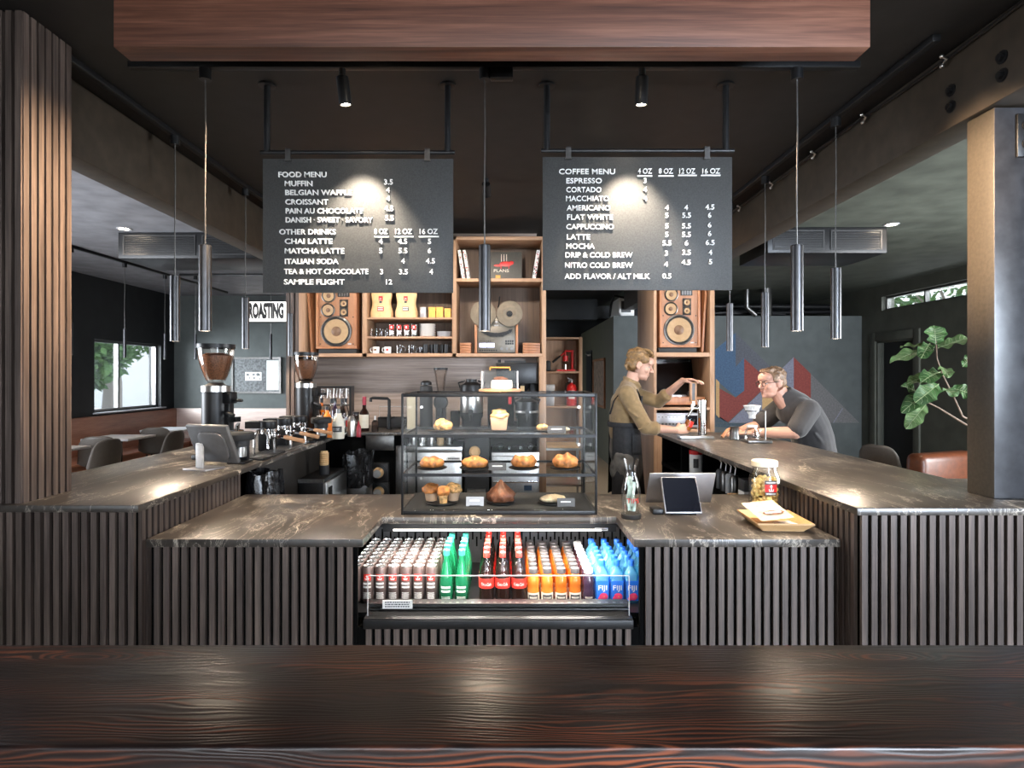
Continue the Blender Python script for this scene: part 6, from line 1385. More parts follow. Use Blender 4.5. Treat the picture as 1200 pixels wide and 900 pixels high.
# ---- open shelves under the right bar
t = thing('underbar_shelf', 'black open shelf under the right bar facing the barista', 'shelf', (0, 0, 0))
mb = MB(); mb.box(1.352, 1.948, 3.07, 5.22, .79, .82); mb.build('shelf_board', 'slatback', t)
for y in (3.07, 4.62, 5.18): mb = MB(); mb.box(1.352, 1.948, y, y + .03, .0, .79); mb.box(1.352, 1.948, y, y + .03, .82, HB - .03); mb.build('divider', 'slatback' if y > 4 else 'shelf', t)
zS = .821
t = thing('coffee_tin', 'white tin with red lid on the shelf under the right bar', 'tin', (1.44, 4.55, zS), 0)
MB().cyl((0, 0, 0), .048, .15, 22).build('body', 'white', t); MB().cyl((0, 0, .15), .05, .03, 22).build('lid', 'red', t)
mb = MB(); arc_patch(mb, .0485, R(-130), R(-85), .05, .12, 6); mb.build('printed_mark', 'bcap', t)
for i, y in enumerate((3.72, 3.80, 3.88, 3.97)):
    t = thing('whisk_tool', f'{["nearest", "second nearest", "third nearest", "farthest"][i]} grey steel cylinder in the row under the right bar', 'canister', (1.42, y, zS), 0, 'steel canisters under the right bar')
    MB().lathe([(0, 0), (.028, 0), (.03, .11), (.02, .125), (0, .13)], 16).build('body', ['dsteel', 'lgrey', 'dsteel', 'grey'][i], t); mb = MB(); mb.tube([(0, 0, .12), (.01, .01, .17), (-.005, .015, .19)], .004, 6); mb.build('wire_top', 'steel', t)
t = thing('filter_box', 'black and white small box under the right bar behind the tablet', 'box', (1.425, 3.52, zS), 0)
MB().cbox((0, 0, .035), (.09, .09, .07)).build('box_base', 'white', t, bevel=.003); MB().cbox((0, 0, .105), (.09, .09, .069)).build('box_lid', 'bcap', t, bevel=.003)
tag(MB().cbox((0, 0, .012), (.08, .12, .024)).build('sticky_pad', 'kraft', loc=(1.40, 3.63, zS), bevel=.002), 'small amber pad lying before steel canisters under right bar', 'pad')
tag(MB().cbox((0, 0, .035), (.10, .13, .07)).build('folded_bag', 'lgrey', loc=(1.42, 3.38, zS), bevel=.02), 'grey folded bag under the right bar beside the snack jar', 'bag')
# ================================================================== LEFT BAR TOP
Y = 3.2
t = thing('order_tablet', 'grey tablet register on metal stand, seen from behind on left bar', 'tablet', (-1.585, Y, zR), R(-18))
RT = Matrix.Translation((.03, .03, .035)) @ Matrix.Rotation(R(24), 4, 'X')
mb = MB(); mb.box(-.135, .135, -.012, .012, 0, .225, T=RT); mb.build('back_shell', 'grey', t, bevel=.008, seg=3)
mb = MB(); mb.prism([(x * 1.0, z) for x, z in rsq(.085, .04)], -.028, -.012, 'XZ', T=RT @ Matrix.Translation((0.02, 0, .105))); mb.build('raised_back', 'grey', t, bevel=.006)
mb = MB(); mb.box(-.128, .128, .012, .0135, .008, .217, T=RT); mb.build('display', 'screen', t)
mb = MB(); mb.box(-.055, -.01, -.05, -.035, .008, .135); mb.box(-.055, -.01, -.05, .05, .125, .14); mb.build('stand_arm', 'lgrey', t, bevel=.004)
mb = MB(); mb.box(-.10, .05, -.09, .05, 0, .008); mb.build('stand_foot', 'alum', t, bevel=.002)
tag(MB().box(-.05, .05, -.07, .05, 0, .014).build('key_tray', 'black', loc=(-1.475, 3.58, zR), rot=(0, 0, R(-2)), bevel=.004), 'flat black tray beside the tablet stand on left bar', 'tray')
def grinder(label, px, Y, htot, hop_r, side):
    X = (px - CX) * Y / F
    t = thing('coffee_grinder', label, 'coffee grinder', (X, Y, zR), R(-10), 'tall bean hopper grinders')
    mb = MB(); mb.box(-.085, .095, -.11, .11, 0, .03); mb.build('base', 'black', t, bevel=.008)
    mb = MB(); mb.lathe([(0, .03), (.078, .03), (.080, .04), (.080, .40), (0, .40)], 32); mb.build('body', 'black', t)
    mb = MB(); mb.lathe([(.081, .40), (.083, .402), (.083, .436), (.06, .44), (.04, .455), (0, .455)], 32); mb.build('steel_collar', 'steel', t)
    mb = MB(); mb.lathe([(.04, .455), (.055, .468), (.066, .49), (.088, .555), (hop_r - .003, .615), (hop_r, .645), (hop_r, .665), (hop_r - .003, .665), (hop_r - .003, .645), (hop_r - .006, .615), (.085, .555), (.063, .49), (.052, .470)], 32); mb.build('hopper', 'hopper', t)
    mb = MB(); mb.lathe([(0, .474), (.050, .474), (.060, .492), (.081, .556), (hop_r - .012, .60), (hop_r - .011, .618), (.05, .634), (0, .638)], 28); mb.build('coffee_beans', 'beans', t)
    mb = MB(); mb.lathe([(hop_r + .002, .662), (hop_r + .004, .664), (hop_r + .004, .688), (0, .692)], 32); mb.build('hopper_lid', 'black', t)
    mb = MB(); mb.box(.07, .12, -.035, .035, .33, .40); mb.box(.07, .105, -.025, .025, .16, .33); mb.tube([(.10, 0, .35), (.19, -.02, .35)], .010, 8); mb.tube([(.09, -.03, .28), (.15, -.04, .26)], .012, 8); mb.build('grind_head', 'black', t, bevel=.004)
    mb = MB(); mb.tube([(.11, -.025, .17), (.165, -.03, .165), (.165, -.03, .20)], .006, 8); mb.tube([(.11, .025, .17), (.165, .03, .165)], .006, 8); mb.cbox((.12, 0, .235), (.06, .05, .03)); mb.build('fork', 'chrome', t)
    mb = MB(); mb.prism([(.085, .13), (.16, .10), (.17, .115), (.10, .16)], -.03, .03, 'XZ'); mb.build('chute', 'handle', t)
    return t
grinder('tall black coffee grinder with full bean hopper behind the order tablet', 253, 3.62, .7, .105, 1)
grinder('second black coffee grinder with bean hopper before the oak cabinet', 358.5, 4.88, .7, .098, 1)
tag(MB().cbox((0, 0, .035), (.10, .06, .07)).build('dial_box', 'lgrey', loc=(-1.75, 5.10, zR), bevel=.008), 'small grey box beside the second coffee grinder', 'box')
def press(label, px, Y):
    t = thing('puck_press', label, 'tamper', ((px - CX) * Y / F, Y, zR), 0, 'black round tampers on the left bar')
    mb = MB(); mb.box(-.05, .05, -.06, .06, 0, .012); mb.box(-.03, .03, .02, .06, .012, .13); mb.build('base', 'black', t, bevel=.004)
    mb = MB(); mb.lathe([(0, .13), (.072, .13), (.078, .14), (.078, .165), (.07, .175), (0, .177)], 28); mb.lathe([(0, .095), (.05, .095), (.052, .13), (0, .13)], 24); mb.build('head', 'blackm', t)
    mb = MB(); mb.lathe([(0, .035), (.034, .035), (.036, .06), (.036, .09), (0, .094)], 22); mb.build('steel_basket', 'steel', t)
press('black round tamper press right beside the order tablet', 281.5, 3.42); press('black round tamper press beside second grinder', 376.5, 4.62)
def group_head(label, px, Y):
    t = thing('espresso_group', label, 'espresso machine', ((px - CX) * Y / F, Y, zR), 0, 'under-counter espresso towers')
    mb = MB(); mb.box(-.048, .03, -.045, .045, 0, .115); mb.build('tower', 'black', t, bevel=.005)
    mb = MB(); mb.cyl((0, 0, .115), .048, .03, 26)
    for k in range(16): a = 2 * PI * k / 16; mb.cbox((.049 * math.cos(a), .049 * math.sin(a), .13), (.006, .006, .026))
    mb.build('chrome_ring', 'chrome', t)
    mb = MB(); mb.lathe([(0, .145), (.058, .145), (.06, .15), (.06, .19), (.055, .196), (0, .197)], 28); mb.box(-.13, -.03, -.055, .055, .15, .194); mb.build('cap', 'black', t, bevel=.0)
    mb = MB(); mb.tube([(.055, -.02, .105), (.055, -.02, .0)], .012, 8); mb.tube([(.035, .02, .105), (.035, .02, .03)], .009, 8); mb.build('spout', 'chrome', t)
    p = thing('portafilter', label.replace('espresso tower', 'portafilter with wooden handle at espresso tower'), 'portafilter', ((px - CX) * Y / F, Y, zR), 0, 'wooden handled portafilters')
    mb = MB(); mb.lathe([(0, .09), (.034, .09), (.036, .098), (.036, .1135), (0, .1135)], 22); mb.build('basket', 'chrome', p, (.075, -.08, -.0))
    mb = MB(); mb.tube([(.105, -.088, .103), (.145, -.098, .099)], .009, 8); mb.build('neck', 'chrome', p)
    mb = MB(); mb.tube([(.145, -.098, .099), (.165, -.102, .096), (.24, -.120, .083), (.285, -.130, .076)], [.011, .0145, .0135, .016], 12); mb.build('wooden_handle', 'handle', p)
    mb = MB(); mb.tube([(.075, -.08, .09), (.075, -.08, .016)], .009, 8); mb.build('spout_leg', 'chrome', p)
group_head('nearest black and chrome espresso tower on left bar', 314, 3.98); group_head('middle black and chrome espresso tower on left bar', 333, 4.25); group_head('farthest black and chrome espresso tower on left bar', 350.5, 4.5)
mb = MB(); mb.tube([(0, 0, 0), (0, 0, .10), (.02, 0, .155), (.06, 0, .165), (.085, 0, .12), (.09, -.01, .04)], .007, 10); tag(mb.build('steam_wand', 'chrome', loc=((298 - CX) * 3.75 / F, 3.75, zR)), 'chrome curved steam pipe between tamper press and nearest espresso tower', 'steam pipe')
mb = MB(); mb.box(-.06, .06, -.12, .12, 0, .010); tag(mb.build('tamping_mat', 'blackm', loc=(-1.50, 3.78, zR), rot=(0, 0, R(3)), bevel=.003), 'black rubber mat lying along the front edge of left bar', 'mat')
mb = MB(); mb.box(-.07, .07, -.26, .26, 0, .006)
for k in range(9): mb.box(-.06, .06, -.24 + k * .056, -.21 + k * .056, .006, .008, 1)
tag(mb.build('drip_grate', ['steel', 'dsteel'], loc=(-1.53, 4.13, zR + .0), rot=(0, 0, R(2))), 'long steel drip grate set along the left bar', 'drip grate')
tag(MB().lathe([(0, 0), (.030, 0), (.032, .004), (.030, .012), (0, .014)], 22).build('tamper_pad', 'black', loc=(-1.458, 4.46, zR)), 'small black round pad past the drip grate on left bar', 'pad')
# ---- under the left bar
t = thing('bar_back_panel', 'dark brown panel closing the back of left bar', 'panel', (0, 0, 0)); mb = MB(); mb.box(-1.52, -1.50, 3.62, 4.95, .04, HB - .03); mb.build('panel', 'barback', t)
t = thing('ice_machine', 'black box appliance with steel door under the left bar', 'appliance', (0, 0, 0))
mb = MB(); mb.box(-1.495, -1.312, 4.28, 4.83, .0, .825); mb.build('body', 'black', t, bevel=.004)
mb = MB(); mb.box(-1.312, -1.292, 4.29, 4.82, .05, .80); d_ = mb.build('door', 'steel', t, bevel=.003); mb = MB(); mb.box(-1.292, -1.285, 4.33, 4.40, .66, .76); mb.build('control_panel', 'black', d_)
mb = MB(); mb.box(-1.497, -1.310, 4.274, 4.28, .80, .827); mb.box(-1.316, -1.308, 4.274, 4.28, .05, .80); mb.build('edge_trim', 'steel', t)
t = thing('cup_stack', 'stack of kraft paper cups in a black holder under left bar', 'cup stack', (-1.37, 4.48, .8285), 0)
MB().lathe([(0, 0), (.036, 0), (.036, .07), (0, .07)], 20).build('holder', 'blackm', t)
mb = MB()
for i in range(6): mb.lathe([(.030, .07 + i * .015), (.034, .083 + i * .015), (.036, .085 + i * .015), (.03, .086 + i * .015)], 20)
mb.lathe([(.030, .155), (.026, .175), (0, .175)], 20); mb.build('paper_cups', 'kraft', t)
mb = MB(); rd = random.Random(8)
mb.grid(lambda u, v: (.11 * math.cos(2 * PI * u) * (1 - .25 * v) + .012 * math.sin(17 * u * 6.28 + 9 * v), .13 * math.sin(2 * PI * u) * (1 - .3 * v) + .01 * math.sin(11 * u * 6.28 + 5 * v), .40 * v + .01 * math.sin(23 * u)), 64, 10)
tag(mb.build('rubbish_bag', 'bag', loc=(-1.40, 3.46, .615)), 'crumpled black plastic bag bulging under left bar edge', 'bag')
tag(MB().box(-1.50, -1.27, 3.30, 3.60, .03, .598).build('bag_bin', 'blackm', bevel=.005), 'black bin under the crumpled plastic bag by left bar', 'bin')
# ================================================================== LEFT DINING ROOM
t = thing('banquette', 'long walnut backed bench along the left and back walls', 'bench', (0, 0, 0))
mb = MB(); mb.box(XL + .004, XL + .10, 4.0, YB - .10, .44, .985); mb.build('side_backrest', 'bench', t, bevel=.006)
mb = MB(); mb.box(XL + .004, -2.3, YB - .10, YB - .004, .44, .985); mb.build('end_backrest', 'benchx', t, bevel=.006)
mb = MB(); mb.box(XL + .10, XL + .58, 4.0, YB - .58, .0, .42); mb.box(XL + .10, -2.3, YB - .58, YB - .10, 0, .42); mb.build('plinth', 'bench', t)
mb = MB(); mb.box(XL + .10, XL + .60, 4.0, YB - .60, .42, .46); mb.box(XL + .10, -2.3, YB - .60, YB - .10, .42, .46); mb.build('seat', 'bench', t, bevel=.006)
def ctable(label, x, y, w_=.62, d_=.62):
    t = thing('cafe_table', label, 'table', (x, y, 0), 0, 'cafe tables along the banquette')
    mb = MB(); mb.box(-w_ / 2, w_ / 2, -d_ / 2, d_ / 2, .715, .745); mb.build('tabletop', 'chairw', t, bevel=.004)
    mb = MB(); mb.cyl((0, 0, .012), .035, .703, 14); mb.build('post', 'black', t); mb = MB(); mb.cbox((0, 0, .006), (.28, .40, .012)); mb.build('base_plate', 'black', t, bevel=.003)
ctable('pale cafe table nearest, by the slatted column', -5.22, 6.75); ctable('pale cafe table second, under the left window', -5.22, 8.05); ctable('pale cafe table third, under the left window', -5.22, 9.3)
ctable('pale cafe table at the far end wall', -3.7, 9.65)
def shell_chair(label, x, y, rz, pad=False, group='dining chairs'):
    t = thing('shell_chair', label, 'chair', (x, y, 0), rz, group)
    # moulded shell: faces +Y (back at -Y)
    def fn(u, v):
        a = (u - .5) * 2
        if v < .5:
            k = v / .5; yy = .21 - .40 * k; z = .455 - .025 * math.sin(k * PI) + .03 * max(0, .15 - k) * -4; wd = .205 + .025 * k; z += .05 * abs(a) ** 3 * (.2 + k)
        else:
            k = (v - .5) / .5; yy = -.19 - .07 * k + .02 * k * k; z = .455 + .02 + .36 * k ** .9; wd = .23 - .035 * k - .06 * max(0, k - .75) * 2; yy += .055 * abs(a) ** 2.2 * (1 - .3 * k); z += .055 * (1 - k) * abs(a) ** 3 - .035 * abs(a) ** 4 * k
        return (a * wd, yy, z)
    mb = MB(); mb.grid(fn, 16, 20); me = mb.build('shell', 'chair', t)
    so = me.modifiers.new('thickness', 'SOLIDIFY'); so.thickness = .012
    if pad: mb = MB(); mb.ell((0, .02, .458), (.17, .17, .016)); mb.build('seat_pad', 'chairw', t)
    for sx, sy in ((-1, 1), (1, 1), (-1, -1), (1, -1)):
        mb = MB(); mb.tube([(sx * .12, sy * .11 - .02, .44), (sx * .21, sy * .21 - .02, 0)], [.013, .009], 8); mb.build('leg', 'black', t)
    return t
# local -Y is the back of the chair
shell_chair('taupe shell chair nearest, beside the slatted column', -4.80, 6.95, R(78)); shell_chair('taupe shell chair second, turned sideways at the banquette tables', -5.02, 7.42, R(20))
shell_chair('taupe shell chair third, behind the order tablet side of left bar', -4.62, 8.0, R(84)); shell_chair('taupe shell chair far, turned sideways under the left window', -5.05, 8.68, R(15))
shell_chair('taupe shell chair with pale pad seen left of the tall grinder', -4.35, 9.15, R(120), True); shell_chair('taupe shell chair with pale pad at the far end wall', -3.15, 9.2, R(60), True)
# lit sign
t = thing('lit_sign', 'white lit box sign reading roasting on the left back wall', 'sign', (0, 0, 0))
Ys = 10.55; sx0, sx1, sz0, sz1 = (284 - CX) * Ys / F, (352 - CX) * Ys / F, CZ - (377.5 - CY) * Ys / F, CZ - (353 - CY) * Ys / F
mb = MB(); mb.box(sx0, sx1, Ys, YB - .002, sz0, sz1); mb.build('housing', 'black', t, bevel=.004)
mb = MB(); mb.box(sx0 + .01, sx1 - .01, Ys - .006, Ys, sz0 + .01, sz1 - .01); mb.build('lit_face', 'sign', t)
mb = MB(); text_front(mb, 'ROASTING', (291.3 - CX) * Ys / F, Ys - .007, CZ - (372 - CY) * Ys / F, .345, .002, bold=.022, width=41.5 * Ys / F); mb.build('lettering', 'bcap', t)
# map print beside a bright pane
Yw = YB - .004
def wx(px): return (px - CX) * Yw / F
def wz(py): return CZ - (py - CY) * Yw / F
t = thing('wall_map', 'framed grey world map print on the left back wall', 'picture', (0, 0, 0))
mb = MB(); x0, x1, z0, z1 = wx(272), wx(330), wz(461), wz(418.5); f = .035
mb.box(x0, x1, Yw - .04, Yw, z0, z0 + f); mb.box(x0, x1, Yw - .04, Yw, z1 - f, z1); mb.box(x0, x0 + f, Yw - .04, Yw, z0 + f, z1 - f); mb.box(x1 - f, x1, Yw - .04, Yw, z0 + f, z1 - f); mb.build('picture_frame', 'dsteel', t)
mb = MB(); mb.box(x0 + f, x1 - f, Yw - .02, Yw, z0 + f, z1 - f); mb.build('print', 'map_bg', t)
mb = MB(); mb.box(wx(288), wx(307), Yw - .022, Yw - .02, wz(446), wz(436)); mb.box(wx(313), wx(327), Yw - .022, Yw - .02, z0 + .06, z1 - .06); mb.build('pale_panel', 'white', t)
def blobpoly(cx, cz, r, seed, squash=.7):
    rd = random.Random(seed); return [(cx + r * rd.uniform(.6, 1.1) * math.cos(2 * PI * k / 12), cz + r * squash * rd.uniform(.6, 1.1) * math.sin(2 * PI * k / 12)) for k in range(12)]
mb = MB()
for i, (px, py, r) in enumerate(((291, 439, .03), (293, 443, .02), (298, 439, .03), (298.5, 443, .025), (303, 439, .045), (305, 444, .018))): mb.prism(blobpoly(wx(px), wz(py), r, i), Yw - .024, Yw - .0225, 'XZ')
mb.build('printed_continents', 'map_bg', t)

# ================================================================== RIGHT ROOM
t = thing('geometric_mural', 'painted mural of angular blue red grey shapes on the dark wall', 'mural', (0, 0, 0))
Ym = 10.03
def mp(px, py): return ((px - CX) * Ym / F, CZ - (py - CY) * Ym / F)
def facet(nm, m, pts, lift=.004):
    mb = MB(); mb.prism([mp(*p) for p in pts][::-1], Ym - lift, Ym - .0005, 'XZ'); mb.build(nm, m, t)
facet('slate_facet', 'md', [(862, 390), (905, 432), (885, 450), (872, 421), (862, 430)])
facet('blue_facet', 'mb', [(838, 410), (862, 390), (862, 430), (872, 419), (872, 458), (862, 465), (838, 444)], .005)
facet('red_facet', 'mr', [(872, 420), (892, 438), (892, 458), (853, 495), (843, 490), (843, 455), (862, 466), (872, 458)], .0045)
facet('ochre_facet', 'mo', [(839, 444), (843, 448), (843, 490), (839, 486)], .006)
facet('lilac_facet', 'ml', [(893, 458), (893, 495.5), (854, 495.5)], .0055)
facet('ochre_facet', 'mo', [(891, 460), (912, 443), (930, 459), (891, 482)], .0042)
facet('lilac_facet', 'ml', [(912, 436), (930, 418.5), (930, 458), (921, 450)], .0062)
facet('red_facet', 'mr', [(930, 418.5), (950, 438), (950, 479), (930, 458)], .0062)
facet('grey_facet', 'mg', [(950, 438), (1007, 495.5), (893, 495.5), (893, 482), (930, 460), (950, 479)], .005)
facet('grey_edge_facet', 'ml', [(976, 495.5), (987, 478), (987.6, 478.6), (977, 495.5)], .0065)
facet('teal_facet', 'mt', [(836, 495.5), (838, 484), (854, 495.5)], .0045)
facet('teal_facet', 'mt', [(836, 496), (912, 496), (890, 504), (836, 500)], .004)
shell_chair('taupe shell chair behind the seated man at the right bar', 4.06, 7.45, R(-70)); shell_chair('taupe shell chair nearest the black door on the right', 4.12, 6.45, R(-62))
# leather armchair
t = thing('leather_armchair', 'cognac leather armchair half hidden behind the timber post', 'armchair', (4.27, 5.38, 0), R(20))
mb = MB(); mb.cbox((0, 0, .28), (.78, .72, .30)); mb.build('seat', 'leather', t, bevel=.06, seg=4)
for s in (-1, 1): mb = MB(); mb.tube([(s * .40, -.34, .50), (s * .40, .30, .52)], .11, 18); mb.cbox((s * .40, -.02, .30), (.19, .66, .46)); mb.build('arm', 'leather', t)
mb = MB(); mb.cbox((0, .34, .56), (.78, .20, .56)); mb.build('backrest', 'leather', t, bevel=.07, seg=4)
for sx in (-1, 1):
    for sy in (-1, 1): mb = MB(); mb.cyl((sx * .32, sy * .28, 0), .022, .14, 10); mb.build('leg', 'black', t)
# fiddle leaf fig
Yf = 4.55
t = thing('potted_fig', 'fiddle leaf fig with broad leaves beside the timber post', 'plant', (3.72, Yf, 0))
def fx(px, py, dy=0): Y = Yf + dy; return Vector(((px - CX) * Y / F - 3.72, dy, CZ - (py - CY) * Y / F))
MB().lathe([(0, .0), (.15, 0), (.19, .36), (.20, .38), (.18, .38), (.17, .34), (0, .34)], 28).build('pot', 'pot', t); MB().cyl((0, 0, .34), .172, .006, 24).build('soil', 'soil', t)
br = [[(0, 0, .345), (-.02, 0, .7), fx(1150, 508), fx(1126, 494), fx(1100, 478), fx(1084, 470)], [(0, 0, .345), (.03, .03, .8), fx(1152, 500, .05), fx(1128, 488, .04), fx(1118, 466, .02), fx(1105, 440, 0), fx(1098, 420, 0), fx(1097, 400, 0)], [(0.02, 0, .345), (.08, .05, .9), fx(1165, 470, .08), fx(1150, 430, .05)]]
for b in br: mb = MB(); mb.tube(b, [.014, .012, .009, .008, .006, .005, .004, .004][:len(b)], 8); mb.build('branch', 'stem', t)
def leaf(base, tip, width, up, m, curl=.12, seed=0):
    base, tip = Vector(base), Vector(tip); d = tip - base; L = d.length; d.normalize(); up = Vector(up); s_ = d.cross(up).normalized(); n_ = s_.cross(d).normalized()
    rd = random.Random(seed); ph = rd.uniform(0, 6)
    def w_(k): return width * (math.sin(PI * min(1, k ** .8)) ** .7) * (.72 + .45 * k - .28 * math.exp(-((k - .38) / .12) ** 2))
    def fn(u, v):
        a = (u - .5) * 2; return base + d * (L * v) + s_ * (a * w_(v)) + n_ * (.05 * L * math.sin(PI * v) + abs(a) * .35 * w_(v) * .6 + .014 * math.sin(v * 16 + ph) * abs(a) - curl * L * v * v)
    mb = MB(); mb.grid(fn, 10, 18, 0)
    mb.tube([fn(.5, k / 8) + n_ * .0015 for k in range(9)], .0025, 5, 1)
    for k in range(2, 8):
        v = k / 9
        for q in (.1, .9): mb.tube([fn(.5, v) + n_ * .001, fn(.5 + (q - .5) * .55, v + .05) + n_ * .0012, fn(.5 + (q - .5) * .95, min(1, v + .11)) + n_ * .001], .0014, 4, 1)
    mb.build('leaf', [m, 'vein'], t)
leaf(fx(1096, 404), fx(1094, 381, .02), .098, (.0, -1, .25), 'leaf', .0, 1)
leaf(fx(1094, 410), fx(1043, 423, -.05), .072, (.05, -.45, 1), 'leafp', .05, 2); leaf(fx(1095, 408), fx(1055, 406, .1), .05, (0, .2, 1), 'leafp', .0, 3)
leaf(fx(1099, 408), fx(1138, 399, -.03), .075, (.0, -.5, 1), 'leafp', -.1, 4); leaf(fx(1090, 402), fx(1080, 418, -.15), .06, (0, -.6, 1), 'leaf', .1, 5)
leaf(fx(1102, 436), fx(1080, 446, -.12), .07, (0, -.7, .8), 'leaf', .1, 6); leaf(fx(1104, 432), fx(1112, 438, -.2), .06, (0, -.6, 1), 'leafp', .1, 7)
leaf(fx(1098, 440), fx(1062, 448, .03), .065, (-.1, -.6, .9), 'leafp', .1, 8); leaf(fx(1094, 455), fx(1058, 480, -.04), .075, (-.2, -.8, .7), 'leaf', .15, 9)
leaf(fx(1100, 450, -.05), fx(1075, 470, -.18), .085, (0, -.9, .5), 'leaf', .1, 10); leaf(fx(1085, 474), fx(1062, 502, -.02), .068, (-.3, -.8, .4), 'leafp', .05, 11)
leaf(fx(1105, 455), fx(1120, 463, -.12), .07, (0, -.8, .7), 'leaf', .1, 12); leaf(fx(1115, 455, .04), fx(1142, 463, -.02), .075, (.1, -.9, .4), 'leaf', .05, 13)
leaf(fx(1078, 462), fx(1056, 452, .02), .06, (-.2, -.6, .9), 'leaf', .0, 14); leaf(fx(1128, 430, .05), fx(1140, 415, .02), .05, (0, -.9, .3), 'leaf', .0, 15); leaf(fx(1150, 430, .05), fx(1165, 400, .02), .09, (0, -.9, .3), 'leaf', .0, 16)
# stool under the man
t = thing('bar_stool', 'black bar stool with low back behind the man at right bar', 'stool', (2.55, 5.27, 0))
mb = MB(); mb.cyl((0, 0, .725), .17, .035, 28); mb.build('seat', 'chair', t, bevel=.006)
mb = MB(); mb.grid(lambda u, v: (.165 + .02 * v, (u - .5) * .34 * (1 - .2 * v), .76 + .32 * v), 8, 8); o = mb.build('backrest', 'chair', t); o.modifiers.new('thickness', 'SOLIDIFY').thickness = .014
for sx, sy in ((-1, 1), (1, 1), (-1, -1), (1, -1)): mb = MB(); mb.tube([(sx * .11, sy * .11, .725), (sx * .20, sy * .20, 0)], .012, 8); mb.build('leg', 'black', t)
mb = MB(); mb.tube([(.165, .165, .28), (-.165, .165, .28), (-.165, -.165, .28), (.165, -.165, .28), (.165, .165, .28)], .008, 8); mb.build('foot_ring', 'black', t)
# ================================================================== PEOPLE
def flesh(mb, voxel, smooth=4, fac=.5):
    """one continuous surface out of overlapping volumes"""
    me = bpy.data.meshes.new('f'); me.from_pydata(mb.v, [], mb.f)
    bm = bmesh.new(); bm.from_mesh(me); bmesh.ops.recalc_face_normals(bm, faces=bm.faces); bm.to_mesh(me); bm.free()
    o = bpy.data.objects.new('f', me); COL.objects.link(o)
    r = o.modifiers.new('r', 'REMESH'); r.mode = 'VOXEL'; r.voxel_size = voxel; r.use_smooth_shade = True
    s = o.modifiers.new('s', 'SMOOTH'); s.iterations = smooth; s.factor = fac
    dg = bpy.context.evaluated_depsgraph_get(); out = bpy.data.meshes.new_from_object(o.evaluated_get(dg))
    bpy.data.objects.remove(o); bpy.data.meshes.remove(me)
    for p in out.polygons: p.use_smooth = True
    return out
def putm(name, me, m, parent):
    me.name = name
    for x in (m if isinstance(m, list) else [m]): me.materials.append(M[x])
    return put(name, me, parent)
def chain(mb, pts, rads, n=14):       # limb: tapered tube with round joints
    mb.tube(pts, rads, n)
    for p, r in zip(pts, rads):
        q = r if not hasattr(r, '__len__') else min(r); mb.ell(p, (q, q, q), seg=12, rings=8)
def lerp(a, b, k): return tuple(x + (y - x) * k for x, y in zip(a, b))
def limb(mb, pts, rads, sub=4):
    P_, R_ = [], []
    for i in range(len(pts) - 1):
        for k in range(sub): P_.append(lerp(pts[i], pts[i + 1], k / sub)); R_.append(rads[i] + (rads[i + 1] - rads[i]) * k / sub)
    P_.append(pts[-1]); R_.append(rads[-1]); chain(mb, P_, R_)
def head_mat(c, yaw, pitch, roll=0, s=1.0):
    return Matrix.Translation(c) @ Matrix.Rotation(yaw, 4, 'Z') @ Matrix.Rotation(pitch, 4, 'Y') @ Matrix.Rotation(roll, 4, 'X') @ Matrix.Scale(s, 4)
def add_head(mb, H, jaw=1.0, beard=0):
    E = lambda c, r, **k: mb.ell(c, r, T=H, **k)
    E((-.014, 0, .034), (.094, .075, .080), seg=24, rings=16); E((.028, 0, -.018), (.060, .061 * jaw, .084), seg=20, rings=14); E((.036, 0, -.074), (.046, .049 * jaw, .036)); E((.070, 0, -.092), (.018, .022, .015))
    E((.052, 0, .048), (.050, .060, .045))
    mb.tube([(.083, 0, .022), (.096, 0, .0), (.110, 0, -.022)], [.0075, .0085, .0105], 10, T=H); E((.108, 0, -.024), (.013, .012, .0095)); E((.098, .011, -.027), (.010, .0075, .008)); E((.098, -.011, -.027), (.010, .0075, .008))
    for s in (-1, 1):
        E((.077, s * .028, .031), (.013, .026, .008)); E((.058, s * .042, -.022), (.026, .018, .022))
        E((-.006, s * .076, .0), (.020, .009, .032), rot=(s * .0, .25, s * -.35)); E((-.012, s * .079, .002), (.013, .007, .024), rot=(0, .25, s * -.5)); E((.0, s * .074, -.024), (.010, .007, .012))
    E((.0855, 0, -.050), (.0105, .023, .0058)); E((.083, 0, -.061), (.010, .020, .0066)); E((.075, 0, -.075), (.014, .02, .012))
def face_bits(root, H, brow='hairb', sk='skin'):
    for s in (-1, 1):
        e = MB(); e.ell((.0712, s * .030, .0085), (.0115, .0122, .0112), 0, T=H, seg=16, rings=12); e.ell((.0795, s * .0300, .0070), (.0044, .0062, .0062), 1, T=H, seg=12, rings=8); e.build('eye', ['eye', 'iris'], root)
        e = MB(); e.tube([(.072, s * .046, .0225), (.086, s * .033, .031), (.090, s * .014, .028)], [.002, .0036, .003], 6, T=H); e.build('eyebrow', brow, root)
    for s in (-1, 1): e = MB(); e.ell((.0718, s * .030, .0135), (.0132, .0142, .0085), T=H, seg=16, rings=10); e.build('eyelid', sk, root)
    e = MB(); e.ell((.0925, 0, -.0505), (.006, .0185, .0035), T=H); e.ell((.0895, 0, -.0600), (.006, .0165, .0042), T=H); e.build('lips', 'lip', root)
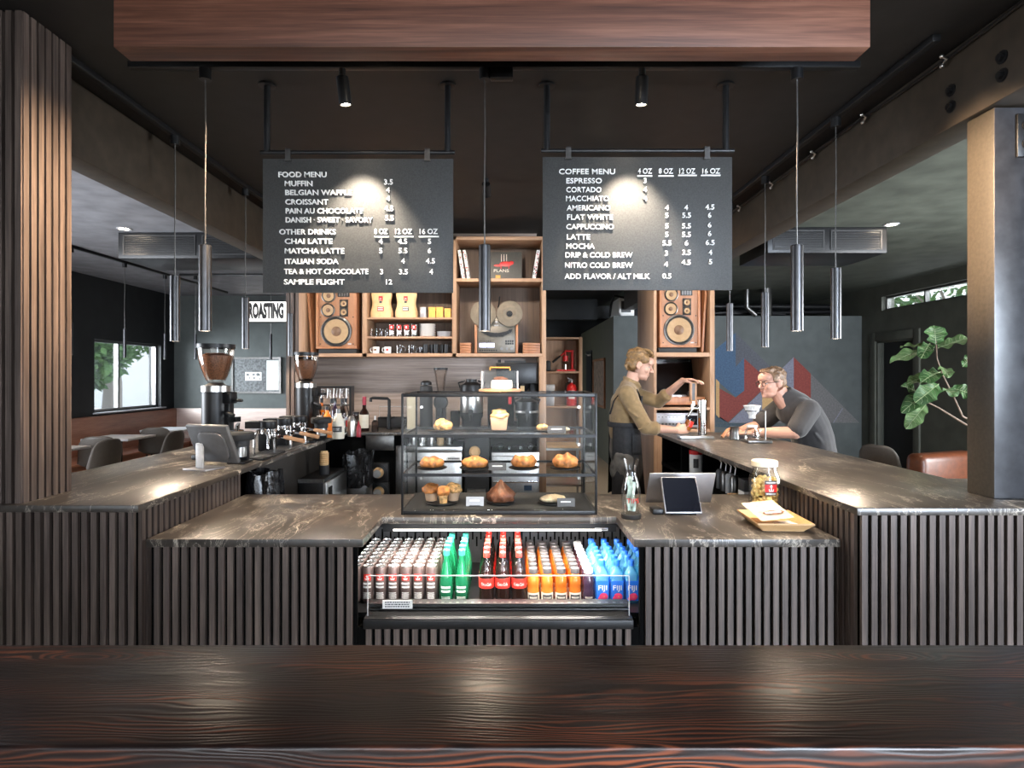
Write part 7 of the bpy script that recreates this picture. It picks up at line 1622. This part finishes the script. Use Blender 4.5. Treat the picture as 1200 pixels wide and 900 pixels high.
def hand(mb, wrist, Mx, fingers, thumb, w_=.040):
    """palm plus five separate fingers. Mx: matrix with x = towards fingertips, y = across (index side +), z = back of hand.
    fingers: per finger list of joint bends (radians, towards -z); thumb: list of points in hand space"""
    T = Matrix.Translation(wrist) @ Mx
    mb.tube([(-.02, 0, 0), (.0, 0, 0), (.03, 0, 0), (.065, 0, 0), (.088, 0, -.002)], [(.017, .026), (.016, .027), (.016, .037), (.0155, .042), (.012, .041)], 14, T=T)
    ys = (.031, .0105, -.0105, -.030); Ls = ((.040, .025, .020), (.044, .029, .022), (.041, .027, .021), (.032, .020, .018)); rs = (.0086, .0088, .0084, .0074)
    for k in range(4):
        p = Vector((.080, ys[k], -.001)); a = 0; pts = [Vector((.058, ys[k] * .9, 0)), p.copy()]
        sp = ys[k] * 1.2
        for L, b in zip(Ls[k], fingers[k]):
            a += b; p = p + Vector((math.cos(a) * L, sp * L, -math.sin(a) * L)); pts.append(p.copy())
        r = rs[k]; chain(mb, [T @ q for q in pts], [r * 1.05, r * 1.05, r, r * .93, r * .85], 10)
    chain(mb, [T @ Vector(q) for q in thumb], [.0135, .0125, .0105, .0092], 10)
def frame_xyz(x, z):
    x = Vector(x).normalized(); z = Vector(z); z = (z - x * z.dot(x)).normalized(); y = z.cross(x)
    return Matrix((x, y, z)).transposed().to_4x4()

# ------------------------------------------------------------------ barista, facing the tap (+X)
root = thing('person', 'person in tan shirt and black apron filling a glass at the tap', 'person', (0, 0, 0))
YB_ = 5.0
Hc = (1.108, 4.985, 1.655); H = head_mat(Hc, R(-12), R(17), 0, 1.05)
SN, SF = (.965, 4.815, 1.425), (1.03, 5.185, 1.435)
EN, EF = (1.105, 4.745, 1.155), (1.285, 5.075, 1.345)
WN, WF = (1.345, 4.745, 1.135), (1.432, 4.872, 1.528)
b = MB(); add_head(b, H)
b.tube([(1.065, 4.99, 1.60), (1.045, 5.0, 1.52), (1.015, 5.0, 1.43)], [.053, .055, .068], 16)
# torso, hips, legs under the clothes
b.tube([(.985, 5, .90), (.975, 5, 1.05), (.985, 5, 1.2), (1.0, 5, 1.34), (1.01, 5, 1.42)], [(.09, .135), (.085, .13), (.095, .145), (.095, .165), (.06, .12)], 18)
limb(b, [SN, EN, lerp(EN, WN, .5), WN], [.046, .037, .035, .025]); limb(b, [SF, EF, lerp(EF, WF, .5), WF], [.046, .037, .035, .025])
limb(b, [(.98, 4.91, .92), (1.0, 4.90, .50), (.955, 4.90, .09)], [.075, .05, .036]); limb(b, [(.98, 5.09, .92), (1.03, 5.10, .50), (1.0, 5.10, .09)], [.075, .05, .036])
# near hand round the glass: fingers forward and wrapped, palm facing the glass
hand(b, WN, frame_xyz((.98, .30, .12), (.30, -.92, .25)), [(.35, .75, .6), (.35, .8, .65), (.4, .85, .65), (.45, .9, .7)], [(.02, .022, -.006), (.045, .046, -.018), (.068, .050, -.045), (.085, .045, -.065)])
# far hand laid over the top of the tap handle
hand(b, WF, frame_xyz((.80, -.55, .08), (.05, .15, 1)), [(.15, .25, .25), (.2, .3, .3), (.25, .35, .3), (.3, .4, .3)], [(.02, -.02, -.006), (.04, -.045, -.012), (.062, -.056, -.022), (.085, -.056, -.032)])
body = putm('body', flesh(b, .0042, 4, .45), 'skin', root)
face_bits(root, H)
# hair: wavy, combed back
hb = MB(); rd = random.Random(3)
hb.ell((-.022, 0, .050), (.096, .082, .078), T=H, seg=24, rings=16); hb.ell((-.062, 0, .0), (.055, .074, .070), T=H); hb.ell((.045, 0, .098), (.048, .058, .024), T=H)
for s in (-1, 1): hb.ell((.010, s * .066, .055), (.055, .020, .038), T=H); hb.ell((-.045, s * .064, -.005), (.030, .018, .045), T=H)
for k in range(46):
    a = rd.uniform(-2.6, 2.6); e = rd.uniform(.1, 1.35)
    d = Vector((-math.cos(a) * math.cos(e) , math.sin(a) * math.cos(e), math.sin(e)))
    p = Vector((-.022, 0, .045)) + Vector((d.x * .096, d.y * .08, d.z * .08))
    t_ = Vector((-1, rd.uniform(-.5, .5), rd.uniform(-.3, .1))); t_ = (t_ - d * t_.dot(d)).normalized() * rd.uniform(.022, .04)
    hb.tube([p + t_ * -1, p + d * .010, p + t_], [.005, .010, .005], 7, T=H)
for k in range(12):
    y = rd.uniform(-.055, .055); hb.tube([(.062, y, .085), (.072, y * 1.1 - .01, .108), (.035, y * 1.1, .128), (-.01, y, .13)], [.006, .012, .013, .008], 7, T=H)
for k in range(10):
    y = -.07 + .14 * k / 9; hb.tube([(-.09, y * .8, .0), (-.105, y, -.035), (-.085, y * 1.05, -.065)], [.012, .013, .006], 7, T=H)
putm('hair', flesh(hb, .0055, 2, .4), 'hairb', root)
# shirt
sh = MB()
sh.tube([(.985, 5, 1.04), (.975, 5, 1.10), (.98, 5, 1.2), (.995, 5, 1.33), (1.01, 5, 1.43), (1.035, 5, 1.50)], [(.115, .155), (.118, .160), (.122, .168), (.122, .192), (.092, .160), (.066, .074)], 24)
sh.ell((.955, 5, 1.33), (.085, .17, .11)); sh.tube([(.99, 4.83, 1.43), (1.01, 5, 1.48), (1.03, 5.17, 1.435)], [.062, .066, .062], 14)
CN, CF = lerp(EN, WN, .30), lerp(EF, WF, .34)
limb(sh, [SN, lerp(SN, EN, .5), EN, CN], [.072, .064, .058, .052]); limb(sh, [SF, lerp(SF, EF, .5), EF, CF], [.070, .062, .056, .051])
for c_, d_ in ((CN, Vector(WN) - Vector(EN)), (CF, Vector(WF) - Vector(EF))):
    d_ = d_.normalized(); sh.tube([Vector(c_) - d_ * .025, Vector(c_) + d_ * .012], [.057, .057], 16)
for p, q in (((.90, 4.87, 1.27), (1.0, 4.83, 1.20)), ((.89, 4.88, 1.22), (1.0, 4.835, 1.15)), ((.96, 4.75, 1.30), (1.03, 4.70, 1.24)), ((1.0, 4.75, 1.24), (1.07, 4.70, 1.19)), ((1.03, 4.71, 1.14), (1.12, 4.69, 1.20))): sh.tube([p, lerp(p, q, .5), q], [.006, .012, .006], 6)
# collar
sh.tube([(1.02, 4.935, 1.53), (.985, 5.0, 1.552), (1.02, 5.06, 1.53)], [.016, .018, .016], 8); sh.tube([(1.02, 4.935, 1.53), (1.08, 4.93, 1.505), (1.115, 4.972, 1.465)], [.014, .016, .010], 8); sh.tube([(1.02, 5.06, 1.53), (1.08, 5.065, 1.505), (1.115, 5.025, 1.465)], [.014, .016, .010], 8)
shm = flesh(sh, .007, 4, .5); putm('shirt', shm, 'shirt', root)
for k in range(4): mb = MB(); mb.lathe([(0, 0), (.005, 0), (.005, .003), (0, .004)], 8, T=Matrix.Translation((1.11 - .0 * k, 4.99, 1.42 - .07 * k)) @ Matrix.Rotation(R(90), 4, 'Y')); mb.build('button', 'conedk', root)
# trousers
tr = MB(); tr.tube([(.985, 5, 1.06), (.98, 5, .95), (.98, 5, .86)], [(.118, .165), (.122, .172), (.11, .165)], 20)
limb(tr, [(.97, 4.905, .90), (.99, 4.90, .50), (.95, 4.90, .07)], [.100, .082, .074]); limb(tr, [(.98, 5.095, .90), (1.03, 5.10, .50), (1.0, 5.10, .07)], [.100, .082, .074])
tr.ell((.885, 4.92, .80), (.04, .05, .09))
putm('trousers', flesh(tr, .011, 4), 'trouser', root)
for p in ((.955, 4.90), (1.005, 5.10)):
    mb = MB(); mb.ell((p[0] + .06, p[1], .045), (.13, .048, .045)); mb.box(p[0] - .065, p[0] + .18, p[1] - .042, p[1] + .042, 0, .018); mb.build('shoe', 'shoe', root)
# apron: skirt wraps the front and flanks, bib, straps, waist tie, pocket
def skirt(u, v):
    a = -2.65 + 5.3 * u; z = 1.17 - .60 * v; rx, ry = .128 + .012 * v + .03 * v * max(0, math.cos(a)), .182 + .010 * v
    w_ = 1 + .012 * math.sin(6 * a + 2 * v)
    return (.982 + rx * math.cos(a) * w_, 5 + ry * math.sin(a) * w_, z)
mb = MB(); mb.grid(skirt, 40, 16); o = mb.build('apron', 'apron', root); o.modifiers.new('thickness', 'SOLIDIFY').thickness = .006
mb = MB(); mb.grid(lambda u, v: (.995 + (.130 + .006 * v) * math.cos((u - .5) * (1.75 - .5 * v)), 5 + (.185) * math.sin((u - .5) * (1.75 - .5 * v)), 1.15 + .25 * v), 20, 10); bb = mb.build('bib', 'apron', o); bb.modifiers.new('thickness', 'SOLIDIFY').thickness = .006
mb = MB(); mb.tube([(1.095, 4.905, 1.39), (1.06, 4.885, 1.455), (1.0, 4.88, 1.475), (.94, 4.89, 1.44), (.885, 4.92, 1.36), (.86, 4.97, 1.25)], [(.004, .013)] * 6, 8); mb.build('strap', 'apron', o)
mb = MB(); mb.tube([(1.10, 5.095, 1.39), (1.06, 5.115, 1.455), (1.0, 5.12, 1.475), (.94, 5.11, 1.44)], [(.004, .013)] * 4, 8); mb.build('strap', 'apron', o)
mb = MB(); mb.tube([(.982 + .132 * math.cos(a), 5 + .19 * math.sin(a), 1.165) for a in [2 * PI * k / 28 for k in range(29)]], [(.022, .006)] * 29, 8); mb.build('waist_tie', 'apron', o)
mb = MB(); mb.grid(lambda u, v: tuple(Vector(skirt(.235 + .13 * u, .12 + .28 * v)) + Vector((.004, -.012, 0))), 8, 6); pk = mb.build('pocket', 'apron', o); pk.modifiers.new('thickness', 'SOLIDIFY').thickness = .004
# glass being filled
t = thing('drink_glass', 'glass of dark cola coloured drink with red print under the tap', 'glass', (1.440, 4.800, 1.130), 0)
GT = Matrix.Rotation(R(22), 4, 'Y')
mb = MB(); mb.lathe([(0, .004), (.028, .004), (.034, .105), (.0365, .105), (.031, 0), (0, 0)], 22, T=GT); mb.build('vessel', 'glass', t)
mb = MB(); mb.lathe([(0, .005), (.0275, .005), (.0325, .085), (0, .085)], 20, T=GT); mb.build('drink', 'tjuice', t)
mb = MB(); arc_patch(mb, .0345, R(-100), R(-30), .035, .08, 8); 
for i in range(len(mb.v)): mb.v[i] = tuple(GT @ Vector(mb.v[i]))
mb.build('printed_mark', 'redc', t)

# ------------------------------------------------------------------ man leaning on the right bar, facing left (-X)
root = thing('person', 'person in charcoal t-shirt and glasses leaning on the right bar', 'person', (0, 0, 0))
Hc = (2.124, 4.79, 1.507); H = head_mat(Hc, R(180 + 16), R(4), 0, 1.06)
SN, SF = (2.325, 4.595, 1.305), (2.29, 4.99, 1.305)
EN, EF = (2.20, 4.56, 1.134), (2.10, 5.02, 1.145)
WN, WF = (1.945, 4.72, 1.118), (1.90, 4.87, 1.120)
b = MB(); add_head(b, H, 1.10)
b.tube([(2.165, 4.795, 1.46), (2.20, 4.80, 1.41), (2.26, 4.80, 1.35)], [.064, .070, .085], 16); b.ell((2.12, 4.79, 1.425), (.04, .05, .025))
b.tube([(2.47, 4.8, .90), (2.455, 4.8, 1.02), (2.42, 4.8, 1.14), (2.36, 4.8, 1.25), (2.29, 4.8, 1.33)], [(.10, .16), (.11, .165), (.115, .17), (.11, .18), (.07, .14)], 18)
limb(b, [SN, EN, lerp(EN, WN, .5), WN], [.054, .050, .044, .030]); limb(b, [SF, EF, lerp(EF, WF, .5), WF], [.054, .047, .042, .029])
limb(b, [(2.47, 4.70, .90), (2.44, 4.68, .50), (2.48, 4.68, .09)], [.085, .058, .042]); limb(b, [(2.47, 4.90, .90), (2.46, 4.93, .50), (2.52, 4.93, .09)], [.085, .058, .042])
hand(b, WN, frame_xyz((-.93, .30, -.02), (-.05, -.2, 1)), [(.1, .2, .2), (.1, .25, .2), (.12, .25, .25), (.15, .3, .3)], [(.02, -.024, -.004), (.045, -.046, -.008), (.066, -.056, -.012), (.088, -.058, -.015)])
hand(b, WF, frame_xyz((-.80, -.55, .0), (-.05, .05, 1)), [(.12, .25, .25), (.15, .3, .25), (.18, .3, .3), (.2, .35, .3)], [(.02, .024, -.004), (.045, .046, -.008), (.066, .056, -.012), (.088, .056, -.015)])
putm('body', flesh(b, .0042, 4, .45), 'skinm', root); face_bits(root, H, 'hairm', 'skinm')
hb = MB(); rd = random.Random(9)
hb.ell((-.022, 0, .048), (.093, .0785, .074), T=H, seg=24, rings=16); hb.ell((-.060, 0, .005), (.053, .070, .060), T=H); hb.ell((.035, 0, .095), (.045, .055, .020), T=H)
for s in (-1, 1): hb.ell((.012, s * .068, .035), (.030, .012, .03), T=H)
for k in range(60):
    a = rd.uniform(-2.4, 2.4); e = rd.uniform(.2, 1.4); d = Vector((-math.cos(a) * math.cos(e), math.sin(a) * math.cos(e), math.sin(e))); p = Vector((-.022, 0, .045)) + Vector((d.x * .092, d.y * .077, d.z * .076))
    t_ = Vector((.6, rd.uniform(-.6, .6), rd.uniform(-.2, .2))); t_ = (t_ - d * t_.dot(d)).normalized() * .02; hb.tube([p - t_, p + d * .007, p + t_], [.003, .006, .003], 6, T=H)
for k in range(11): y = -.05 + .1 * k / 10; hb.tube([(.01, y, .110), (.048, y, .106), (.062, y * 1.02, .088)], [.006, .009, .004], 6, T=H)
putm('hair', flesh(hb, .005, 2, .4), 'hairm', root)
# glasses
g = MB()
for s in (-1, 1):
    g.tube([H @ Vector((.097, s * .033 + .0215 * math.cos(a), .004 + .018 * math.sin(a))) for a in [2 * PI * k / 20 for k in range(21)]], .0022, 6)
    g.tube([H @ Vector(p) for p in ((.097, s * .055, .010), (.06, s * .074, .011), (-.005, s * .082, .012), (-.02, s * .082, -.002))], .0021, 6)
g.tube([H @ Vector(p) for p in ((.098, -.012, .008), (.1005, 0, .011), (.098, .012, .008))], .0021, 6); g.build('glasses', 'rubber', root)
# t-shirt
sh = MB()
sh.tube([(2.48, 4.8, .86), (2.475, 4.8, .96), (2.455, 4.8, 1.06), (2.425, 4.8, 1.16), (2.375, 4.8, 1.26), (2.305, 4.8, 1.35), (2.222, 4.8, 1.425)], [(.135, .185), (.145, .195), (.148, .20), (.145, .20), (.135, .205), (.105, .165), (.074, .086)], 24)
sh.ell((2.37, 4.8, 1.25), (.12, .20, .10), rot=(0, .6, 0)); sh.ell((2.275, 4.8, 1.27), (.085, .165, .10)); sh.tube([(2.165, 4.80, 1.385), (2.19, 4.745, 1.405), (2.235, 4.725, 1.435), (2.262, 4.80, 1.450), (2.235, 4.875, 1.435), (2.19, 4.855, 1.405), (2.165, 4.80, 1.385)], .018, 8); sh.tube([(2.325, 4.60, 1.31), (2.27, 4.8, 1.365), (2.29, 4.99, 1.31)], [.070, .076, .070], 14)
limb(sh, [SN, lerp(SN, EN, .45), lerp(SN, EN, .80)], [.084, .082, .078]); limb(sh, [SF, lerp(SF, EF, .45), lerp(SF, EF, .78)], [.082, .078, .076])
for p, q in (((2.36, 4.61, 1.20), (2.45, 4.615, 1.10)), ((2.37, 4.605, 1.13), (2.46, 4.61, 1.02)), ((2.30, 4.56, 1.26), (2.25, 4.53, 1.19)), ((2.44, 4.62, 1.20), (2.50, 4.63, 1.06)), ((2.24, 4.72, 1.30), (2.25, 4.74, 1.16))): sh.tube([p, lerp(p, q, .5), q], [.006, .013, .006], 6)
putm('t_shirt', flesh(sh, .0075, 4, .5), 'tee', root)
tr = MB(); tr.tube([(2.48, 4.8, .98), (2.475, 4.8, .90), (2.47, 4.8, .84)], [(.12, .175), (.118, .178), (.11, .17)], 18); limb(tr, [(2.47, 4.70, .90), (2.44, 4.68, .50), (2.48, 4.68, .07)], [.10, .078, .07]); limb(tr, [(2.47, 4.90, .90), (2.46, 4.93, .50), (2.52, 4.93, .07)], [.10, .078, .07])
putm('trousers', flesh(tr, .012, 4), 'tee', root)
for x, y in ((2.43, 4.68), (2.47, 4.93)): mb = MB(); mb.ell((x, y, .045), (.13, .048, .045)); mb.box(x - .12, x + .12, y - .042, y + .042, 0, .018); mb.build('shoe', 'shoe', root)
d_ = (Vector(WN) - Vector(EN)).normalized(); c_ = Vector(WN) - d_ * .02; a1 = d_.cross(Vector((0, 0, 1))).normalized(); a2 = d_.cross(a1)
mb = MB(); mb.tube([c_ + a1 * .034 * math.cos(q) + a2 * .034 * math.sin(q) for q in [2 * PI * k / 20 for k in range(21)]], .0035, 6); mb.build('bracelet', 'rubber', root)
